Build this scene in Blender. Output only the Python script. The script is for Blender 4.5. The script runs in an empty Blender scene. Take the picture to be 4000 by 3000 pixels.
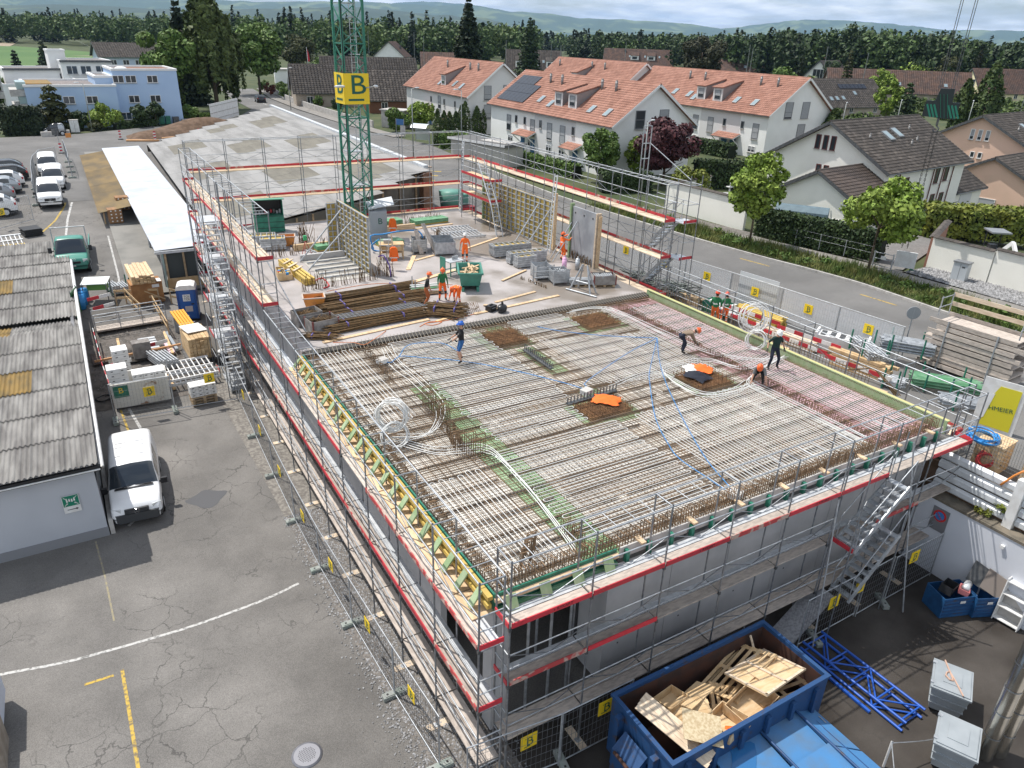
import bpy,bmesh,math,random
import numpy as np
from mathutils import Vector,Matrix
random.seed(7);RNG=np.random.default_rng(7)
R_=math.radians
sc=bpy.context.scene
# ---------------------------------------------------------------- camera
cd=bpy.data.cameras.new('camera');cam=bpy.data.objects.new('camera',cd)
sc.collection.objects.link(cam);sc.camera=cam
right=Vector((0.86380362,-0.50301937,0.02854512));down=Vector((-0.19379755,-0.38402554,-0.90275517))
fwd=Vector((0.46506539,0.77427121,-0.42920657))
cm=Matrix((right,-down,-fwd)).transposed().to_4x4();cm.translation=(0,0,12.5);cam.matrix_world=cm
cd.sensor_width=36;cd.lens=2863/4000*36;cd.clip_start=.3;cd.clip_end=40000
# ---------------------------------------------------------------- sky, sun, exposure
SUN=Vector((-0.27,0.44,1.0)).normalized()
w=bpy.data.worlds.new('World');sc.world=w;w.use_nodes=True
nt=w.node_tree;nt.nodes.clear();N=nt.nodes.new;Lk=nt.links.new
out=N('ShaderNodeOutputWorld');bg=N('ShaderNodeBackground');sky=N('ShaderNodeTexSky')
sky.sky_type='NISHITA';sky.sun_disc=False;sky.sun_elevation=math.asin(SUN.z);sky.sun_rotation=math.atan2(SUN.x,SUN.y)
sky.air_density=1.0;sky.dust_density=1.5;sky.altitude=500
tc=N('ShaderNodeTexCoord');sep=N('ShaderNodeSeparateXYZ');Lk(tc.outputs['Generated'],sep.inputs[0])
den=N('ShaderNodeMath');den.operation='ADD';den.inputs[1].default_value=.16;Lk(sep.outputs['Z'],den.inputs[0])
dmax=N('ShaderNodeMath');dmax.operation='MAXIMUM';dmax.inputs[1].default_value=.05;Lk(den.outputs[0],dmax.inputs[0])
dv=N('ShaderNodeVectorMath');dv.operation='SCALE';inv=N('ShaderNodeMath');inv.operation='DIVIDE';inv.inputs[0].default_value=1
Lk(dmax.outputs[0],inv.inputs[1]);Lk(tc.outputs['Generated'],dv.inputs[0]);Lk(inv.outputs[0],dv.inputs['Scale'])
cn=N('ShaderNodeTexNoise');cn.inputs['Scale'].default_value=1.5;cn.inputs['Detail'].default_value=8;cn.inputs['Roughness'].default_value=.55
Lk(dv.outputs[0],cn.inputs['Vector'])
cr=N('ShaderNodeValToRGB');cr.color_ramp.elements[0].position=.34;cr.color_ramp.elements[1].position=.56;Lk(cn.outputs['Fac'],cr.inputs[0])
cn2=N('ShaderNodeTexNoise');cn2.inputs['Scale'].default_value=4.;cn2.inputs['Detail'].default_value=6;Lk(dv.outputs[0],cn2.inputs['Vector'])
cr2=N('ShaderNodeValToRGB');cr2.color_ramp.elements[0].color=(5.6,6.3,7.1,1);cr2.color_ramp.elements[1].color=(9.3,9.6,9.9,1)
cr2.color_ramp.elements[0].position=.35;cr2.color_ramp.elements[1].position=.65;Lk(cn2.outputs['Fac'],cr2.inputs[0])
mx=N('ShaderNodeMix');mx.data_type='RGBA';Lk(cr.outputs[0],mx.inputs[0]);Lk(sky.outputs[0],mx.inputs[6]);Lk(cr2.outputs[0],mx.inputs[7])
Lk(mx.outputs[2],bg.inputs[0]);bg.inputs[1].default_value=.125;Lk(bg.outputs[0],out.inputs[0])
sd=bpy.data.lights.new('sun','SUN');so=bpy.data.objects.new('sun',sd);sc.collection.objects.link(so)
sd.energy=4.6;sd.angle=R_(.6);sd.color=(1,.96,.9)
so.rotation_euler=(-SUN).to_track_quat('-Z','Y').to_euler();so.location=(0,0,60)
vs=sc.view_settings;vs.view_transform='Standard';vs.look='None';vs.exposure=0.08;vs.gamma=1
sc.cycles.max_bounces=5;sc.cycles.diffuse_bounces=3;sc.cycles.glossy_bounces=2;sc.cycles.transmission_bounces=4
sc.cycles.transparent_max_bounces=8;sc.cycles.volume_bounces=0;sc.cycles.use_denoising=True
HAZE=5e-5
COL=sc.collection
# ---------------------------------------------------------------- materials
MATS={}
def mat(name,c,r=.75,m=0.,c2=None,s=2.,lo=.4,hi=.62,det=6.,bump=0.,bs=30.,rnd=0.,isl=0.,sp=.5,stretch=None,alpha=1.,trans=0.):
    if name in MATS:return MATS[name]
    M=bpy.data.materials.new(name);M.use_nodes=True;t=M.node_tree;b=t.nodes['Principled BSDF']
    n=t.nodes.new;l=t.links.new
    b.inputs['Roughness'].default_value=r;b.inputs['Metallic'].default_value=m;b.inputs['Specular IOR Level'].default_value=sp
    if trans:b.inputs['Transmission Weight'].default_value=trans
    if alpha<1:b.inputs['Alpha'].default_value=alpha
    c=(*c,1);b.inputs['Base Color'].default_value=c;last=None
    g=n('ShaderNodeNewGeometry');vec=g.outputs['Position']
    if stretch:
        mp=n('ShaderNodeMapping');mp.inputs['Scale'].default_value=stretch;l(vec,mp.inputs[0]);vec=mp.outputs[0]
    if c2:
        t1=n('ShaderNodeTexNoise');t1.inputs['Scale'].default_value=s;t1.inputs['Detail'].default_value=det;l(vec,t1.inputs['Vector'])
        rp=n('ShaderNodeMapRange');rp.inputs[1].default_value=lo;rp.inputs[2].default_value=hi;l(t1.outputs['Fac'],rp.inputs[0])
        mi=n('ShaderNodeMix');mi.data_type='RGBA';mi.inputs[6].default_value=c;mi.inputs[7].default_value=(*c2,1);l(rp.outputs[0],mi.inputs[0]);last=mi.outputs[2]
    for amt,kind in((rnd,0),(isl,1)):
        if amt:
            src=n('ShaderNodeObjectInfo').outputs['Random']if kind==0 else g.outputs['Random Per Island']
            mr=n('ShaderNodeMapRange');mr.inputs[3].default_value=1-amt;mr.inputs[4].default_value=1+amt;l(src,mr.inputs[0])
            hs=n('ShaderNodeHueSaturation');l(mr.outputs[0],hs.inputs['Value'])
            if last:l(last,hs.inputs['Color'])
            else:hs.inputs['Color'].default_value=c
            last=hs.outputs[0]
    if last:l(last,b.inputs['Base Color'])
    if bump:
        t2=n('ShaderNodeTexNoise');t2.inputs['Scale'].default_value=bs;t2.inputs['Detail'].default_value=4;l(vec,t2.inputs['Vector'])
        bp=n('ShaderNodeBump');bp.inputs['Strength'].default_value=bump;bp.inputs['Distance'].default_value=.03;l(t2.outputs['Fac'],bp.inputs['Height']);l(bp.outputs[0],b.inputs['Normal'])
    MATS[name]=M;return M
def nodes_of(M):t=M.node_tree;return t,t.nodes.new,t.links.new,t.nodes['Principled BSDF']
steel=mat('galvanised',(.34,.36,.38),.48,.75,(.24,.25,.27),6,rnd=.15)
SL=mat('galvanised_light',(.5,.52,.54),.5,.55,(.36,.38,.4),5,rnd=.1)
steel_d=mat('dark_steel',(.1,.105,.11),.5,.6,(.16,.16,.16),5)
alu=mat('aluminium',(.62,.64,.66),.5,.3,(.48,.5,.52),4,rnd=.1)
plank_n=mat('new_plank',(.7,.52,.33),.7,0,(.58,.4,.23),2.2,stretch=(6,1,6),rnd=.12)
plank_f=mat('pale_plank',(.68,.56,.42),.75,0,(.55,.43,.31),2.2,stretch=(6,1,6),rnd=.12)
plank_w=mat('weathered_plank',(.54,.47,.41),.85,0,(.4,.345,.3),3,stretch=(5,1.4,5),rnd=.16)
plank_wx=mat('weathered_plank_across',(.5,.43,.37),.85,0,(.36,.31,.27),3,stretch=(1.4,5,5),rnd=.16)
plank_nx=mat('new_plank_across',(.66,.5,.33),.75,0,(.52,.37,.23),2.2,stretch=(1,6,6),rnd=.12)
grey_wood=mat('grey_wood',(.3,.28,.26),.9,0,(.2,.18,.17),4,rnd=.18)
pallet_w=mat('pallet_wood',(.5,.37,.23),.85,0,(.38,.27,.16),5,rnd=.2)
crate_w=mat('crate_wood',(.62,.45,.26),.8,0,(.52,.35,.18),3,rnd=.15)
ply=mat('plywood',(.66,.49,.3),.7,0,(.56,.38,.2),2.5,stretch=(1,4,3),rnd=.08)
red=mat('red_board',(.52,.035,.05),.55,0,(.38,.03,.04),5,lo=.5,hi=.75,rnd=.15)
redworn=mat('worn_red_board',(.46,.06,.06),.7,0,(.5,.36,.3),4,lo=.5,hi=.6,rnd=.1)
WP=mat('white_paint',(.8,.8,.79),.5,0,(.7,.69,.67),3)
green_f=mat('green_formwork',(.11,.3,.15),.6,0,(.2,.38,.23),3,rnd=.12)
green_d=mat('green_paint',(.02,.15,.1),.45,0,(.03,.2,.13),4,rnd=.08)
green_pl=mat('green_plank',(.26,.37,.19),.8,0,(.33,.41,.25),3,rnd=.15)
yellow_b=mat('yellow_beam',(.62,.43,.1),.6,0,(.5,.36,.09),3,rnd=.12)
yellow_s=mat('yellow_sign',(.85,.6,.02),.5)
sign_g=mat('sign_green',(.005,.1,.07),.5)
black=mat('black_plastic',(.015,.015,.017),.5);rubber=mat('rubber',(.018,.018,.018),.85)
orange=mat('orange_plastic',(.7,.28,.06),.55,0,(.55,.22,.06),3)
hivis=mat('hivis_orange',(.95,.16,.02),.8);silver=mat('reflective_tape',(.75,.75,.7),.5)
pipe_w=mat('white_pipe',(.74,.74,.72),.5)
blue_hose=mat('blue_hose',(.03,.25,.6),.5);red_hose=mat('red_hose',(.55,.05,.05),.5)
rebar_m=mat('rebar',(.23,.145,.08),.8,.1,(.15,.1,.06),1.2,isl=.35)
rebar_b=mat('rebar_bundle',(.13,.085,.04),.8,.2,(.2,.12,.055),6,isl=.4)
concrete=mat('concrete_wall',(.5,.49,.49),.85,0,(.41,.405,.41),.7,bump=.15,bs=18)
conc_l=mat('concrete_light',(.5,.48,.45),.85,0,(.38,.36,.34),2)
plaster_w=mat('white_render',(.86,.86,.84),.9,0,(.8,.8,.78),.5,bump=.05,bs=60)
plaster_g=mat('grey_render',(.66,.65,.645),.9)
plaster_c=mat('cream_render',(.87,.85,.78),.9,0,(.82,.8,.73),.6)
plaster_p=mat('pink_render',(.76,.52,.4),.9,0,(.72,.5,.38),.5)
plaster_b=mat('blue_render',(.44,.58,.78),.9,0,(.4,.54,.75),.3)
plaster_y=mat('yellow_render',(.78,.7,.45),.9);beige=mat('beige_render',(.42,.36,.29),.9,0,(.36,.3,.24),.5)
glass=mat('window_glass',(.03,.037,.045),.08,0,sp=.8);glass_l=mat('sky_glass',(.22,.3,.33),.06,0,sp=.9)
frame_w=mat('window_frame',(.78,.78,.77),.5);frame_g=mat('window_frame_grey',(.2,.21,.22),.5);frame_r=mat('window_frame_red',(.13,.03,.025),.6)
blind=mat('blind',(.36,.37,.38),.6)
tile_o=mat('clay_tile',(.36,.18,.13),.85,0,(.28,.132,.092),.8,isl=.14)
tile_d=mat('dark_tile',(.06,.05,.043),.85,0,(.115,.097,.083),1.6,lo=.5,hi=.7,isl=.25,rnd=.25)
tile_b=mat('brown_tile',(.13,.075,.055),.85,0,(.09,.06,.05),.6,isl=.2)
tile_r=mat('red_tile',(.26,.09,.06),.85,0,(.2,.07,.05),.6,isl=.15)
zinc=mat('zinc',(.28,.29,.3),.5,.5);solar=mat('solar_panel',(.02,.024,.035),.15,.2)
gravel_roof=mat('gravel_roof',(.24,.21,.2),.95,0,(.17,.15,.145),3);sedum=mat('sedum_roof',(.28,.15,.05),.95,0,(.2,.16,.06),2)
soil=mat('soil',(.1,.06,.035),.95,0,(.16,.1,.065),1.5,bump=.6,bs=6)
bark=mat('bark',(.09,.065,.045),.9,0,(.14,.11,.08),8)
skin=mat('skin',(.5,.28,.19),.6)
# ---------------------------------------------------------------- geometry helpers
def link(o,parent=None):
    COL.objects.link(o)
    if parent is not None:o.parent=parent
    return o
LABELS={}
def tag(o,label=None,cat=None,group=None,kind=None):
    if label:o['label']=label
    if cat:o['category']=cat
    if group:o['group']=group
    if kind:o['kind']=kind
    return o
def empty(name,loc=(0,0,0),rz=0.,label=None,cat=None,group=None):
    o=bpy.data.objects.new(name,None);link(o);o.location=loc;o.rotation_euler=(0,0,rz);o.empty_display_size=.3
    return tag(o,label,cat,group)
def npmesh(name,V,F,mats,smooth=False,mi=None):
    V=np.asarray(V,np.float32).reshape(-1,3);me=bpy.data.meshes.new(name)
    if isinstance(F,np.ndarray):
        k=F.shape[1];me.vertices.add(len(V));me.vertices.foreach_set('co',V.ravel())
        me.loops.add(F.size);me.loops.foreach_set('vertex_index',F.ravel().astype(np.int32))
        me.polygons.add(len(F));me.polygons.foreach_set('loop_start',np.arange(0,F.size,k,dtype=np.int32))
        me.update(calc_edges=True)
    else:me.from_pydata(V.tolist(),[],F);me.update()
    for m in(mats if isinstance(mats,(list,tuple))else[mats]):me.materials.append(m)
    if mi is not None and len(mi):me.polygons.foreach_set('material_index',np.asarray(mi,np.int32))
    if smooth:me.polygons.foreach_set('use_smooth',np.ones(len(me.polygons),bool))
    return me
class G:
    def __init__(s):s.v=[];s.f=[];s.m=[]
    def add(s,V,F,m=0):
        b=len(s.v);s.v.extend([tuple(p)for p in V]);s.f.extend([tuple(i+b for i in f)for f in F]);s.m.extend([m]*len(F));return s
    def box(s,x0,x1,y0,y1,z0,z1,m=0):
        return s.add([(x0,y0,z0),(x1,y0,z0),(x1,y1,z0),(x0,y1,z0),(x0,y0,z1),(x1,y0,z1),(x1,y1,z1),(x0,y1,z1)],
                     [(3,2,1,0),(4,5,6,7),(0,1,5,4),(1,2,6,5),(2,3,7,6),(3,0,4,7)],m)
    def bar(s,p,q,w,h=None,m=0):
        h=h or w;p=Vector(p);q=Vector(q);d=(q-p).normalized();up=Vector((0,0,1))if abs(d.z)<.95 else Vector((0,1,0))
        a=d.cross(up).normalized()*(w/2);b=a.normalized().cross(d)*(h/2);V=[]
        for e in(p,q):V+=[e-a-b,e+a-b,e+a+b,e-a+b]
        return s.add(V,[(0,1,2,3),(7,6,5,4),(0,4,5,1),(1,5,6,2),(2,6,7,3),(3,7,4,0)],m)
    def tube(s,p,q,r,n=6,r2=None,m=0,caps=True):return s.path([p,q],[r,r if r2 is None else r2],n,m,caps)
    def path(s,pts,r,n=6,m=0,caps=True):
        pts=[Vector(p)for p in pts];k=len(pts);rr=r if isinstance(r,(list,tuple))else[r]*k;V=[];F=[]
        t0=(pts[1]-pts[0]).normalized();up=Vector((0,0,1))if abs(t0.z)<.9 else Vector((1,0,0));a=t0.cross(up).normalized()
        for i,p in enumerate(pts):
            t=(pts[min(i+1,k-1)]-pts[max(i-1,0)]).normalized();a=(a-t*a.dot(t))
            a=a.normalized()if a.length>1e-6 else t.orthogonal().normalized();b=t.cross(a)
            for j in range(n):
                an=2*math.pi*j/n;V.append(p+(a*math.cos(an)+b*math.sin(an))*rr[i])
        for i in range(k-1):
            for j in range(n):F.append((i*n+j,i*n+(j+1)%n,(i+1)*n+(j+1)%n,(i+1)*n+j))
        if caps:F+=[tuple(range(n-1,-1,-1)),tuple(range((k-1)*n,k*n))]
        return s.add(V,F,m)
    def prism(s,poly,ext,m=0):
        k=len(poly);P=[Vector(p)for p in poly];e=Vector(ext);V=P+[p+e for p in P]
        F=[tuple(range(k-1,-1,-1)),tuple(range(k,2*k))]+[(i,(i+1)%k,k+(i+1)%k,k+i)for i in range(k)]
        return s.add(V,F,m)
    def cyl(s,x,y,z0,z1,r,n=12,m=0,r2=None):return s.tube((x,y,z0),(x,y,z1),r,n,r2,m)
    def sphere(s,c,rx,ry=None,rz=None,n=10,k=6,m=0,z0=-1.):
        ry=ry or rx;rz=rz or rx;V=[];F=[]
        for i in range(k+1):
            t=math.asin(z0)+(math.pi/2-math.asin(z0))*i/k
            for j in range(n):an=2*math.pi*j/n;V.append((c[0]+rx*math.cos(t)*math.cos(an),c[1]+ry*math.cos(t)*math.sin(an),c[2]+rz*math.sin(t)))
        for i in range(k):
            for j in range(n):F.append((i*n+j,i*n+(j+1)%n,(i+1)*n+(j+1)%n,(i+1)*n+j))
        return s.add(V,F,m)
    def mesh(s,name,mats,smooth=False):
        me=bpy.data.meshes.new(name);me.from_pydata([tuple(v)for v in s.v],[],s.f)
        for m in(mats if isinstance(mats,(list,tuple))else[mats]):me.materials.append(m)
        me.polygons.foreach_set('material_index',np.array(s.m,np.int32))
        if smooth:me.polygons.foreach_set('use_smooth',np.ones(len(s.f),bool))
        me.update();return me
    def build(s,name,mats,parent=None,smooth=False,loc=None,rz=0,**kw):
        o=bpy.data.objects.new(name,s.mesh(name,mats,smooth));link(o,parent)
        if loc:o.location=loc
        if rz:o.rotation_euler.z=rz
        return tag(o,**kw)
def obj(name,me,parent=None,loc=(0,0,0),rz=0.,**kw):
    o=bpy.data.objects.new(name,me);link(o,parent);o.location=loc
    if rz:o.rotation_euler.z=rz
    return tag(o,**kw)
UNIT={}
def unit(kind,m):
    k=(kind,m.name)
    if k not in UNIT:
        g=G()
        if kind=='box':g.box(-.5,.5,-.5,.5,-.5,.5)
        else:g.tube((0,0,0),(0,0,1),1,kind)
        UNIT[k]=g.mesh('unit_'+m.name,m,kind!='box')
    return UNIT[k]
def PB(name,parent,c,size,m,rz=0.,rot=None):
    o=bpy.data.objects.new(name,unit('box',m));link(o,parent);o.location=c;o.scale=size
    o.rotation_euler=rot if rot else(0,0,rz);return o
def BR(name,parent,p,q,w,h,m):
    p=Vector(p);q=Vector(q);d=q-p;L=d.length;d.normalize();up=Vector((0,0,1))if abs(d.z)<.95 else Vector((0,1,0))
    a=d.cross(up).normalized();b=a.cross(d);o=bpy.data.objects.new(name,unit('box',m));link(o,parent)
    M4=Matrix((a*w,d*L,b*h)).transposed().to_4x4();M4.translation=(p+q)/2;o.matrix_local=M4;return o
def PT(name,parent,p,q,r,m,n=6):
    p=Vector(p);q=Vector(q);d=q-p;o=bpy.data.objects.new(name,unit(n,m));link(o,parent)
    o.location=p;o.rotation_mode='QUATERNION';o.rotation_quaternion=d.to_track_quat('Z','Y');o.scale=(r,r,d.length);return o
def copy_tree(o,parent=None,loc=None,rz=None,**kw):
    c=o.copy();link(c,parent)
    if loc is not None:c.location=loc
    if rz is not None:c.rotation_euler.z=rz
    tag(c,**kw)
    for ch in list(o.children):copy_tree(ch,c)
    return c
TXT={}
def text_mesh(s,m,ext=.004):
    k=(s,m.name)
    if k not in TXT:
        cu=bpy.data.curves.new('lettering','FONT');cu.body=s;cu.size=1;cu.align_x='CENTER';cu.align_y='CENTER';cu.extrude=ext;cu.resolution_u=3
        t=bpy.data.objects.new('tmp',cu);COL.objects.link(t);bpy.context.view_layer.update()
        me=bpy.data.meshes.new_from_object(t.evaluated_get(bpy.context.evaluated_depsgraph_get()));bpy.data.objects.remove(t);bpy.data.curves.remove(cu)
        me.materials.clear();me.materials.append(m);TXT[k]=me
    return TXT[k]
def text(name,parent,s,size,m,loc,xdir,ydir,bold=1.):
    x=Vector(xdir).normalized();y=Vector(ydir).normalized();z=x.cross(y);o=bpy.data.objects.new(name,text_mesh(s,m));link(o,parent)
    M4=Matrix((x*size*bold,y*size,z*size)).transposed().to_4x4();M4.translation=loc;o.matrix_local=M4;return o
ORD='first second third fourth fifth sixth seventh eighth ninth tenth eleventh twelfth thirteenth fourteenth fifteenth sixteenth seventeenth eighteenth nineteenth twentieth'.split()
def sheet(name,pts,m,kind='structure',**kw):
    me=bpy.data.meshes.new(name);me.from_pydata(pts,[],[tuple(range(len(pts)))]);me.materials.append(m);return obj(name,me,kind=kind,**kw)
def strip(g,pts,wdt,dz=0.,m=0):
    P=[Vector(p)for p in pts];V=[]
    for i,p in enumerate(P):
        t=(P[min(i+1,len(P)-1)]-P[max(i-1,0)]);t.z=0;t.normalize();nrm=Vector((-t.y,t.x,0))*wdt/2;V+=[p+nrm+Vector((0,0,dz)),p-nrm+Vector((0,0,dz))]
    return g.add(V,[(2*i+1,2*i+3,2*i+2,2*i)for i in range(len(P)-1)],m)
def gz(y):return -5.7 if y<26 else(-5.7+(y-26)*.0875 if y<74 else -1.5)

# ================================================================ SETTING
def asphalt(name,c,c2,crack=1.,s=.35):
    M=mat(name,c,.9,0,c2,s,.35,.68,8,bump=.25,bs=60)
    t,n,l,b=nodes_of(M);src=b.inputs['Base Color'].links[0].from_socket;g=n('ShaderNodeNewGeometry')
    wob=n('ShaderNodeTexNoise');wob.inputs['Scale'].default_value=1.6;wob.inputs['Detail'].default_value=5;l(g.outputs['Position'],wob.inputs['Vector'])
    ad=n('ShaderNodeVectorMath');ad.operation='MULTIPLY_ADD';ad.inputs[1].default_value=(.9,.9,.9);l(wob.outputs['Color'],ad.inputs[0]);l(g.outputs['Position'],ad.inputs[2])
    vo=n('ShaderNodeTexVoronoi');vo.feature='DISTANCE_TO_EDGE';vo.inputs['Scale'].default_value=.85;l(ad.outputs[0],vo.inputs['Vector'])
    vr=n('ShaderNodeMapRange');vr.inputs[1].default_value=.006;vr.inputs[2].default_value=.02;vr.inputs[3].default_value=1;vr.inputs[4].default_value=0;l(vo.outputs[0],vr.inputs[0])
    pm=n('ShaderNodeTexNoise');pm.inputs['Scale'].default_value=.22;l(g.outputs['Position'],pm.inputs['Vector'])
    big=n('ShaderNodeTexNoise');big.inputs['Scale'].default_value=.11;big.inputs['Detail'].default_value=9;big.inputs['Roughness'].default_value=.7;l(g.outputs['Position'],big.inputs['Vector']);bgr=n('ShaderNodeMapRange');bgr.inputs[1].default_value=.35;bgr.inputs[2].default_value=.65;bgr.inputs[3].default_value=.78;bgr.inputs[4].default_value=1.25;l(big.outputs['Fac'],bgr.inputs[0]);pr=n('ShaderNodeMapRange');pr.inputs[1].default_value=.47;pr.inputs[2].default_value=.56;pr.inputs[4].default_value=.55*crack;l(pm.outputs['Fac'],pr.inputs[0])
    mu=n('ShaderNodeMath');mu.operation='MULTIPLY';l(vr.outputs[0],mu.inputs[0]);l(pr.outputs[0],mu.inputs[1])
    gr=n('ShaderNodeTexNoise');gr.inputs['Scale'].default_value=45;gr.inputs['Detail'].default_value=2;l(g.outputs['Position'],gr.inputs['Vector'])
    grr=n('ShaderNodeMapRange');grr.inputs[1].default_value=.3;grr.inputs[2].default_value=.7;grr.inputs[3].default_value=.72;grr.inputs[4].default_value=1.28;l(gr.outputs['Fac'],grr.inputs[0])
    mm=n('ShaderNodeMath');mm.operation='MULTIPLY';l(grr.outputs[0],mm.inputs[0]);l(bgr.outputs[0],mm.inputs[1]);hs=n('ShaderNodeHueSaturation');l(src,hs.inputs['Color']);l(mm.outputs[0],hs.inputs['Value'])
    mi=n('ShaderNodeMix');mi.data_type='RGBA';mi.inputs[7].default_value=(.022,.021,.02,1);l(mu.outputs[0],mi.inputs[0]);l(hs.outputs[0],mi.inputs[6]);l(mi.outputs[2],b.inputs['Base Color'])
    return M
asph=asphalt('yard_asphalt',(.135,.127,.118),(.2,.188,.174));asph_r=asphalt('road_asphalt',(.132,.128,.123),(.158,.152,.146),.25)
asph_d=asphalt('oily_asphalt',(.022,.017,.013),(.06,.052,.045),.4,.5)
grass_g=mat('grass_ground',(.04,.06,.018),.95,0,(.075,.085,.032),.3)
field_m=mat('field_grass',(.06,.13,.03),.95,0,(.08,.15,.038),.02);field_t=mat('bare_field',(.3,.24,.17),.95)
gravel_m=mat('gravel_bed',(.22,.2,.18),.95,0,(.11,.1,.09),9,.35,.65,bump=.8,bs=22)
stone_m=mat('gravel_stone',(.25,.25,.255),.85,isl=.5);pave=mat('paving',(.21,.195,.18),.9,0,(.25,.235,.215),.8)
line_w=mat('line_white',(.5,.49,.47),.8,0,(.2,.195,.185),9,.48,.66);line_y=mat('line_yellow',(.5,.34,.06),.8,0,(.18,.14,.08),9,.46,.64)
def dip(x,y):return -1.5-2.3*min(max((x-60)/26,0),1)*min(max((64-y)/12,0),1)
g=G()
xs=[-12000,-3000,-400,-60,26.3];ys=[-300,-60,26,74,300,3000,12500]
for i in range(len(xs)-1):
    for j in range(len(ys)-1):
        a,b_,c_,d_=xs[i],xs[i+1],ys[j],ys[j+1];g.add([(a,c_,gz(c_)-.12),(b_,c_,gz(c_)-.12),(b_,d_,gz(d_)-.12),(a,d_,gz(d_)-.12)],[(0,1,2,3)])
xs=[26.3,42,60,73,86,140,400,3000,12500];ys=[-300,-20,20,40,52,64,120,300,3000,12500]
for i in range(len(xs)-1):
    for j in range(len(ys)-1):
        g.add([(x,y,dip(x,y)-.06)for x,y in((xs[i],ys[j]),(xs[i+1],ys[j]),(xs[i+1],ys[j+1]),(xs[i],ys[j+1]))],[(0,1,2,3)])
g.build('ground',grass_g,kind='structure')
g=G()
for a,b_ in((-60,26),(26,50),(50,74.05)):g.add([(-60,a,gz(a)),(26.3,a,gz(a)),(26.3,b_,gz(b_)+(.001 if b_>74 else 0)),(-60,b_,gz(b_))],[(0,1,2,3)])
g.build('yard',asph,kind='structure')
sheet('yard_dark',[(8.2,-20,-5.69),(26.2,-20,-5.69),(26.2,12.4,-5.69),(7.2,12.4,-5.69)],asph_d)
road_pts=[(-60,74),(-60,118),(-6,120.5),(2.3,122),(11.8,128),(20.7,132),(28,142),(32,152),(33,175),(36,205),(44,205),(41,175),(40,150),(40.3,130),(41,112),(44,98),(42,80),(40.5,60),(41,45),(42,34.8),(43,28),(42.7,22),(42.5,-10),(26.4,-10),(26.4,74)]
ob=sheet('road',[(x,y,-1.49)for x,y in reversed(road_pts)],asph_r)
bm=bmesh.new();bm.from_mesh(ob.data);bmesh.ops.triangulate(bm,faces=bm.faces[:]);bm.to_mesh(ob.data);bm.free()
rt=[(42.6,10),(42.7,16),(42.75,22),(43.1,28),(42.6,32),(42,35.2),(41.4,40),(41,45),(40.6,53),(40.5,60),(41.2,72),(42,80)]
kerb=bpy.data.objects.new('kerb',None);link(kerb);tag(kerb,kind='structure')
def resample(pts,st):
    P=[Vector((*p,0))if len(p)==2 else Vector(p)for p in pts];o=[P[0].copy()];acc=0.
    for a,b_ in zip(P,P[1:]):
        L=(b_-a).length;d=st-acc
        while d<=L:o.append(a.lerp(b_,d/L));d+=st
        acc=L-(d-st)
    return o
kp=resample(rt,1.25)
for a,b_ in zip(kp,kp[1:]):BR('kerb_stone',kerb,(a.x,a.y,-1.44),(b_.x-(b_.x-a.x)*.02,b_.y-(b_.y-a.y)*.02,-1.44),.16,.16,conc_l)
def ribbon(name,pts,wd,z,m,**kw):
    g=G();strip(g,[(p[0],p[1],z)for p in pts],wd);return g.build(name,m,kind='structure',**kw)
ver=[(44.5,5),(44.5,15),(44.6,22),(45,28),(44.1,35),(43,42),(42.6,47),(42,55)]
ribbon('verge',ver,3.1,-1.42,grass_g)
side=[(47.4,-5),(47.3,15),(47.4,24),(47.3,29),(45.6,37.7),(44.6,47.5),(43.6,58),(43.4,72),(44.5,85),(46.5,97)]
ribbon('sidewalk',side,1.9,-1.4,pave);ribbon('sidewalk',[(43,106),(42.2,112),(41.4,130),(41.2,150),(42.2,175),(46,205)],2.2,-1.4,pave)
ribbon('gravel_bed',[(49.7,5),(49.6,22),(49.4,28.5)],2.9,-1.4,gravel_m);ribbon('gravel_bed',[(46.3,40.5),(45.6,45),(45.5,51)],1.3,-1.395,gravel_m)
g=G();q=[(48.3,28.7),(57.4,31.8),(66,35),(76,38.5)],[(48.2,33),(54,36.4),(61,39.6),(76,42)]
g.add([(x,y,dip(x,y)+.07)for r_ in q for x,y in r_],[(i,i+1,5+i,4+i)for i in range(3)]);g.build('driveway',mat('paving_stone',(.15,.142,.135),.9,0,(.2,.19,.18),6),kind='structure')
def stones(name,n,fx,size,m,seed=1,**kw):
    r=np.random.default_rng(seed);P=fx(r,n);s=r.uniform(size[0],size[1],(n,1,1));base=np.array([[1,0,-.3],[-.5,.8,-.3],[-.5,-.8,-.3],[.1,.1,.7]])
    V=base[None]*s*r.uniform(.6,1.3,(n,4,3));a=r.uniform(0,6.3,n);ca,sa=np.cos(a),np.sin(a)
    X=V[:,:,0]*ca[:,None]-V[:,:,1]*sa[:,None];Y=V[:,:,0]*sa[:,None]+V[:,:,1]*ca[:,None];V=np.stack([X,Y,V[:,:,2]],2)+P[:,None,:]
    F=(np.array([[0,1,3],[1,2,3],[2,0,3]])[None]+(np.arange(n)*4)[:,None,None]).reshape(-1,3)
    return obj(name,npmesh(name,V,F,m),kind='stuff',**kw)
stones('gravel',9000,lambda r,n:np.stack([48.3+2.7*r.random(n),8+20.3*r.random(n),np.full(n,-1.37)],1),(.05,.15),stone_m,3,label='grey quarry stones between sidewalk and white garden wall',cat='gravel')
gy=sheet('gravel_bed',[(5.5,10.6,-5.685),(7.6,10.6,-5.685),(7.6,25.9,-5.685),(4.9,25.9,-5.685),(5.1,18,-5.685)],gravel_m)
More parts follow.
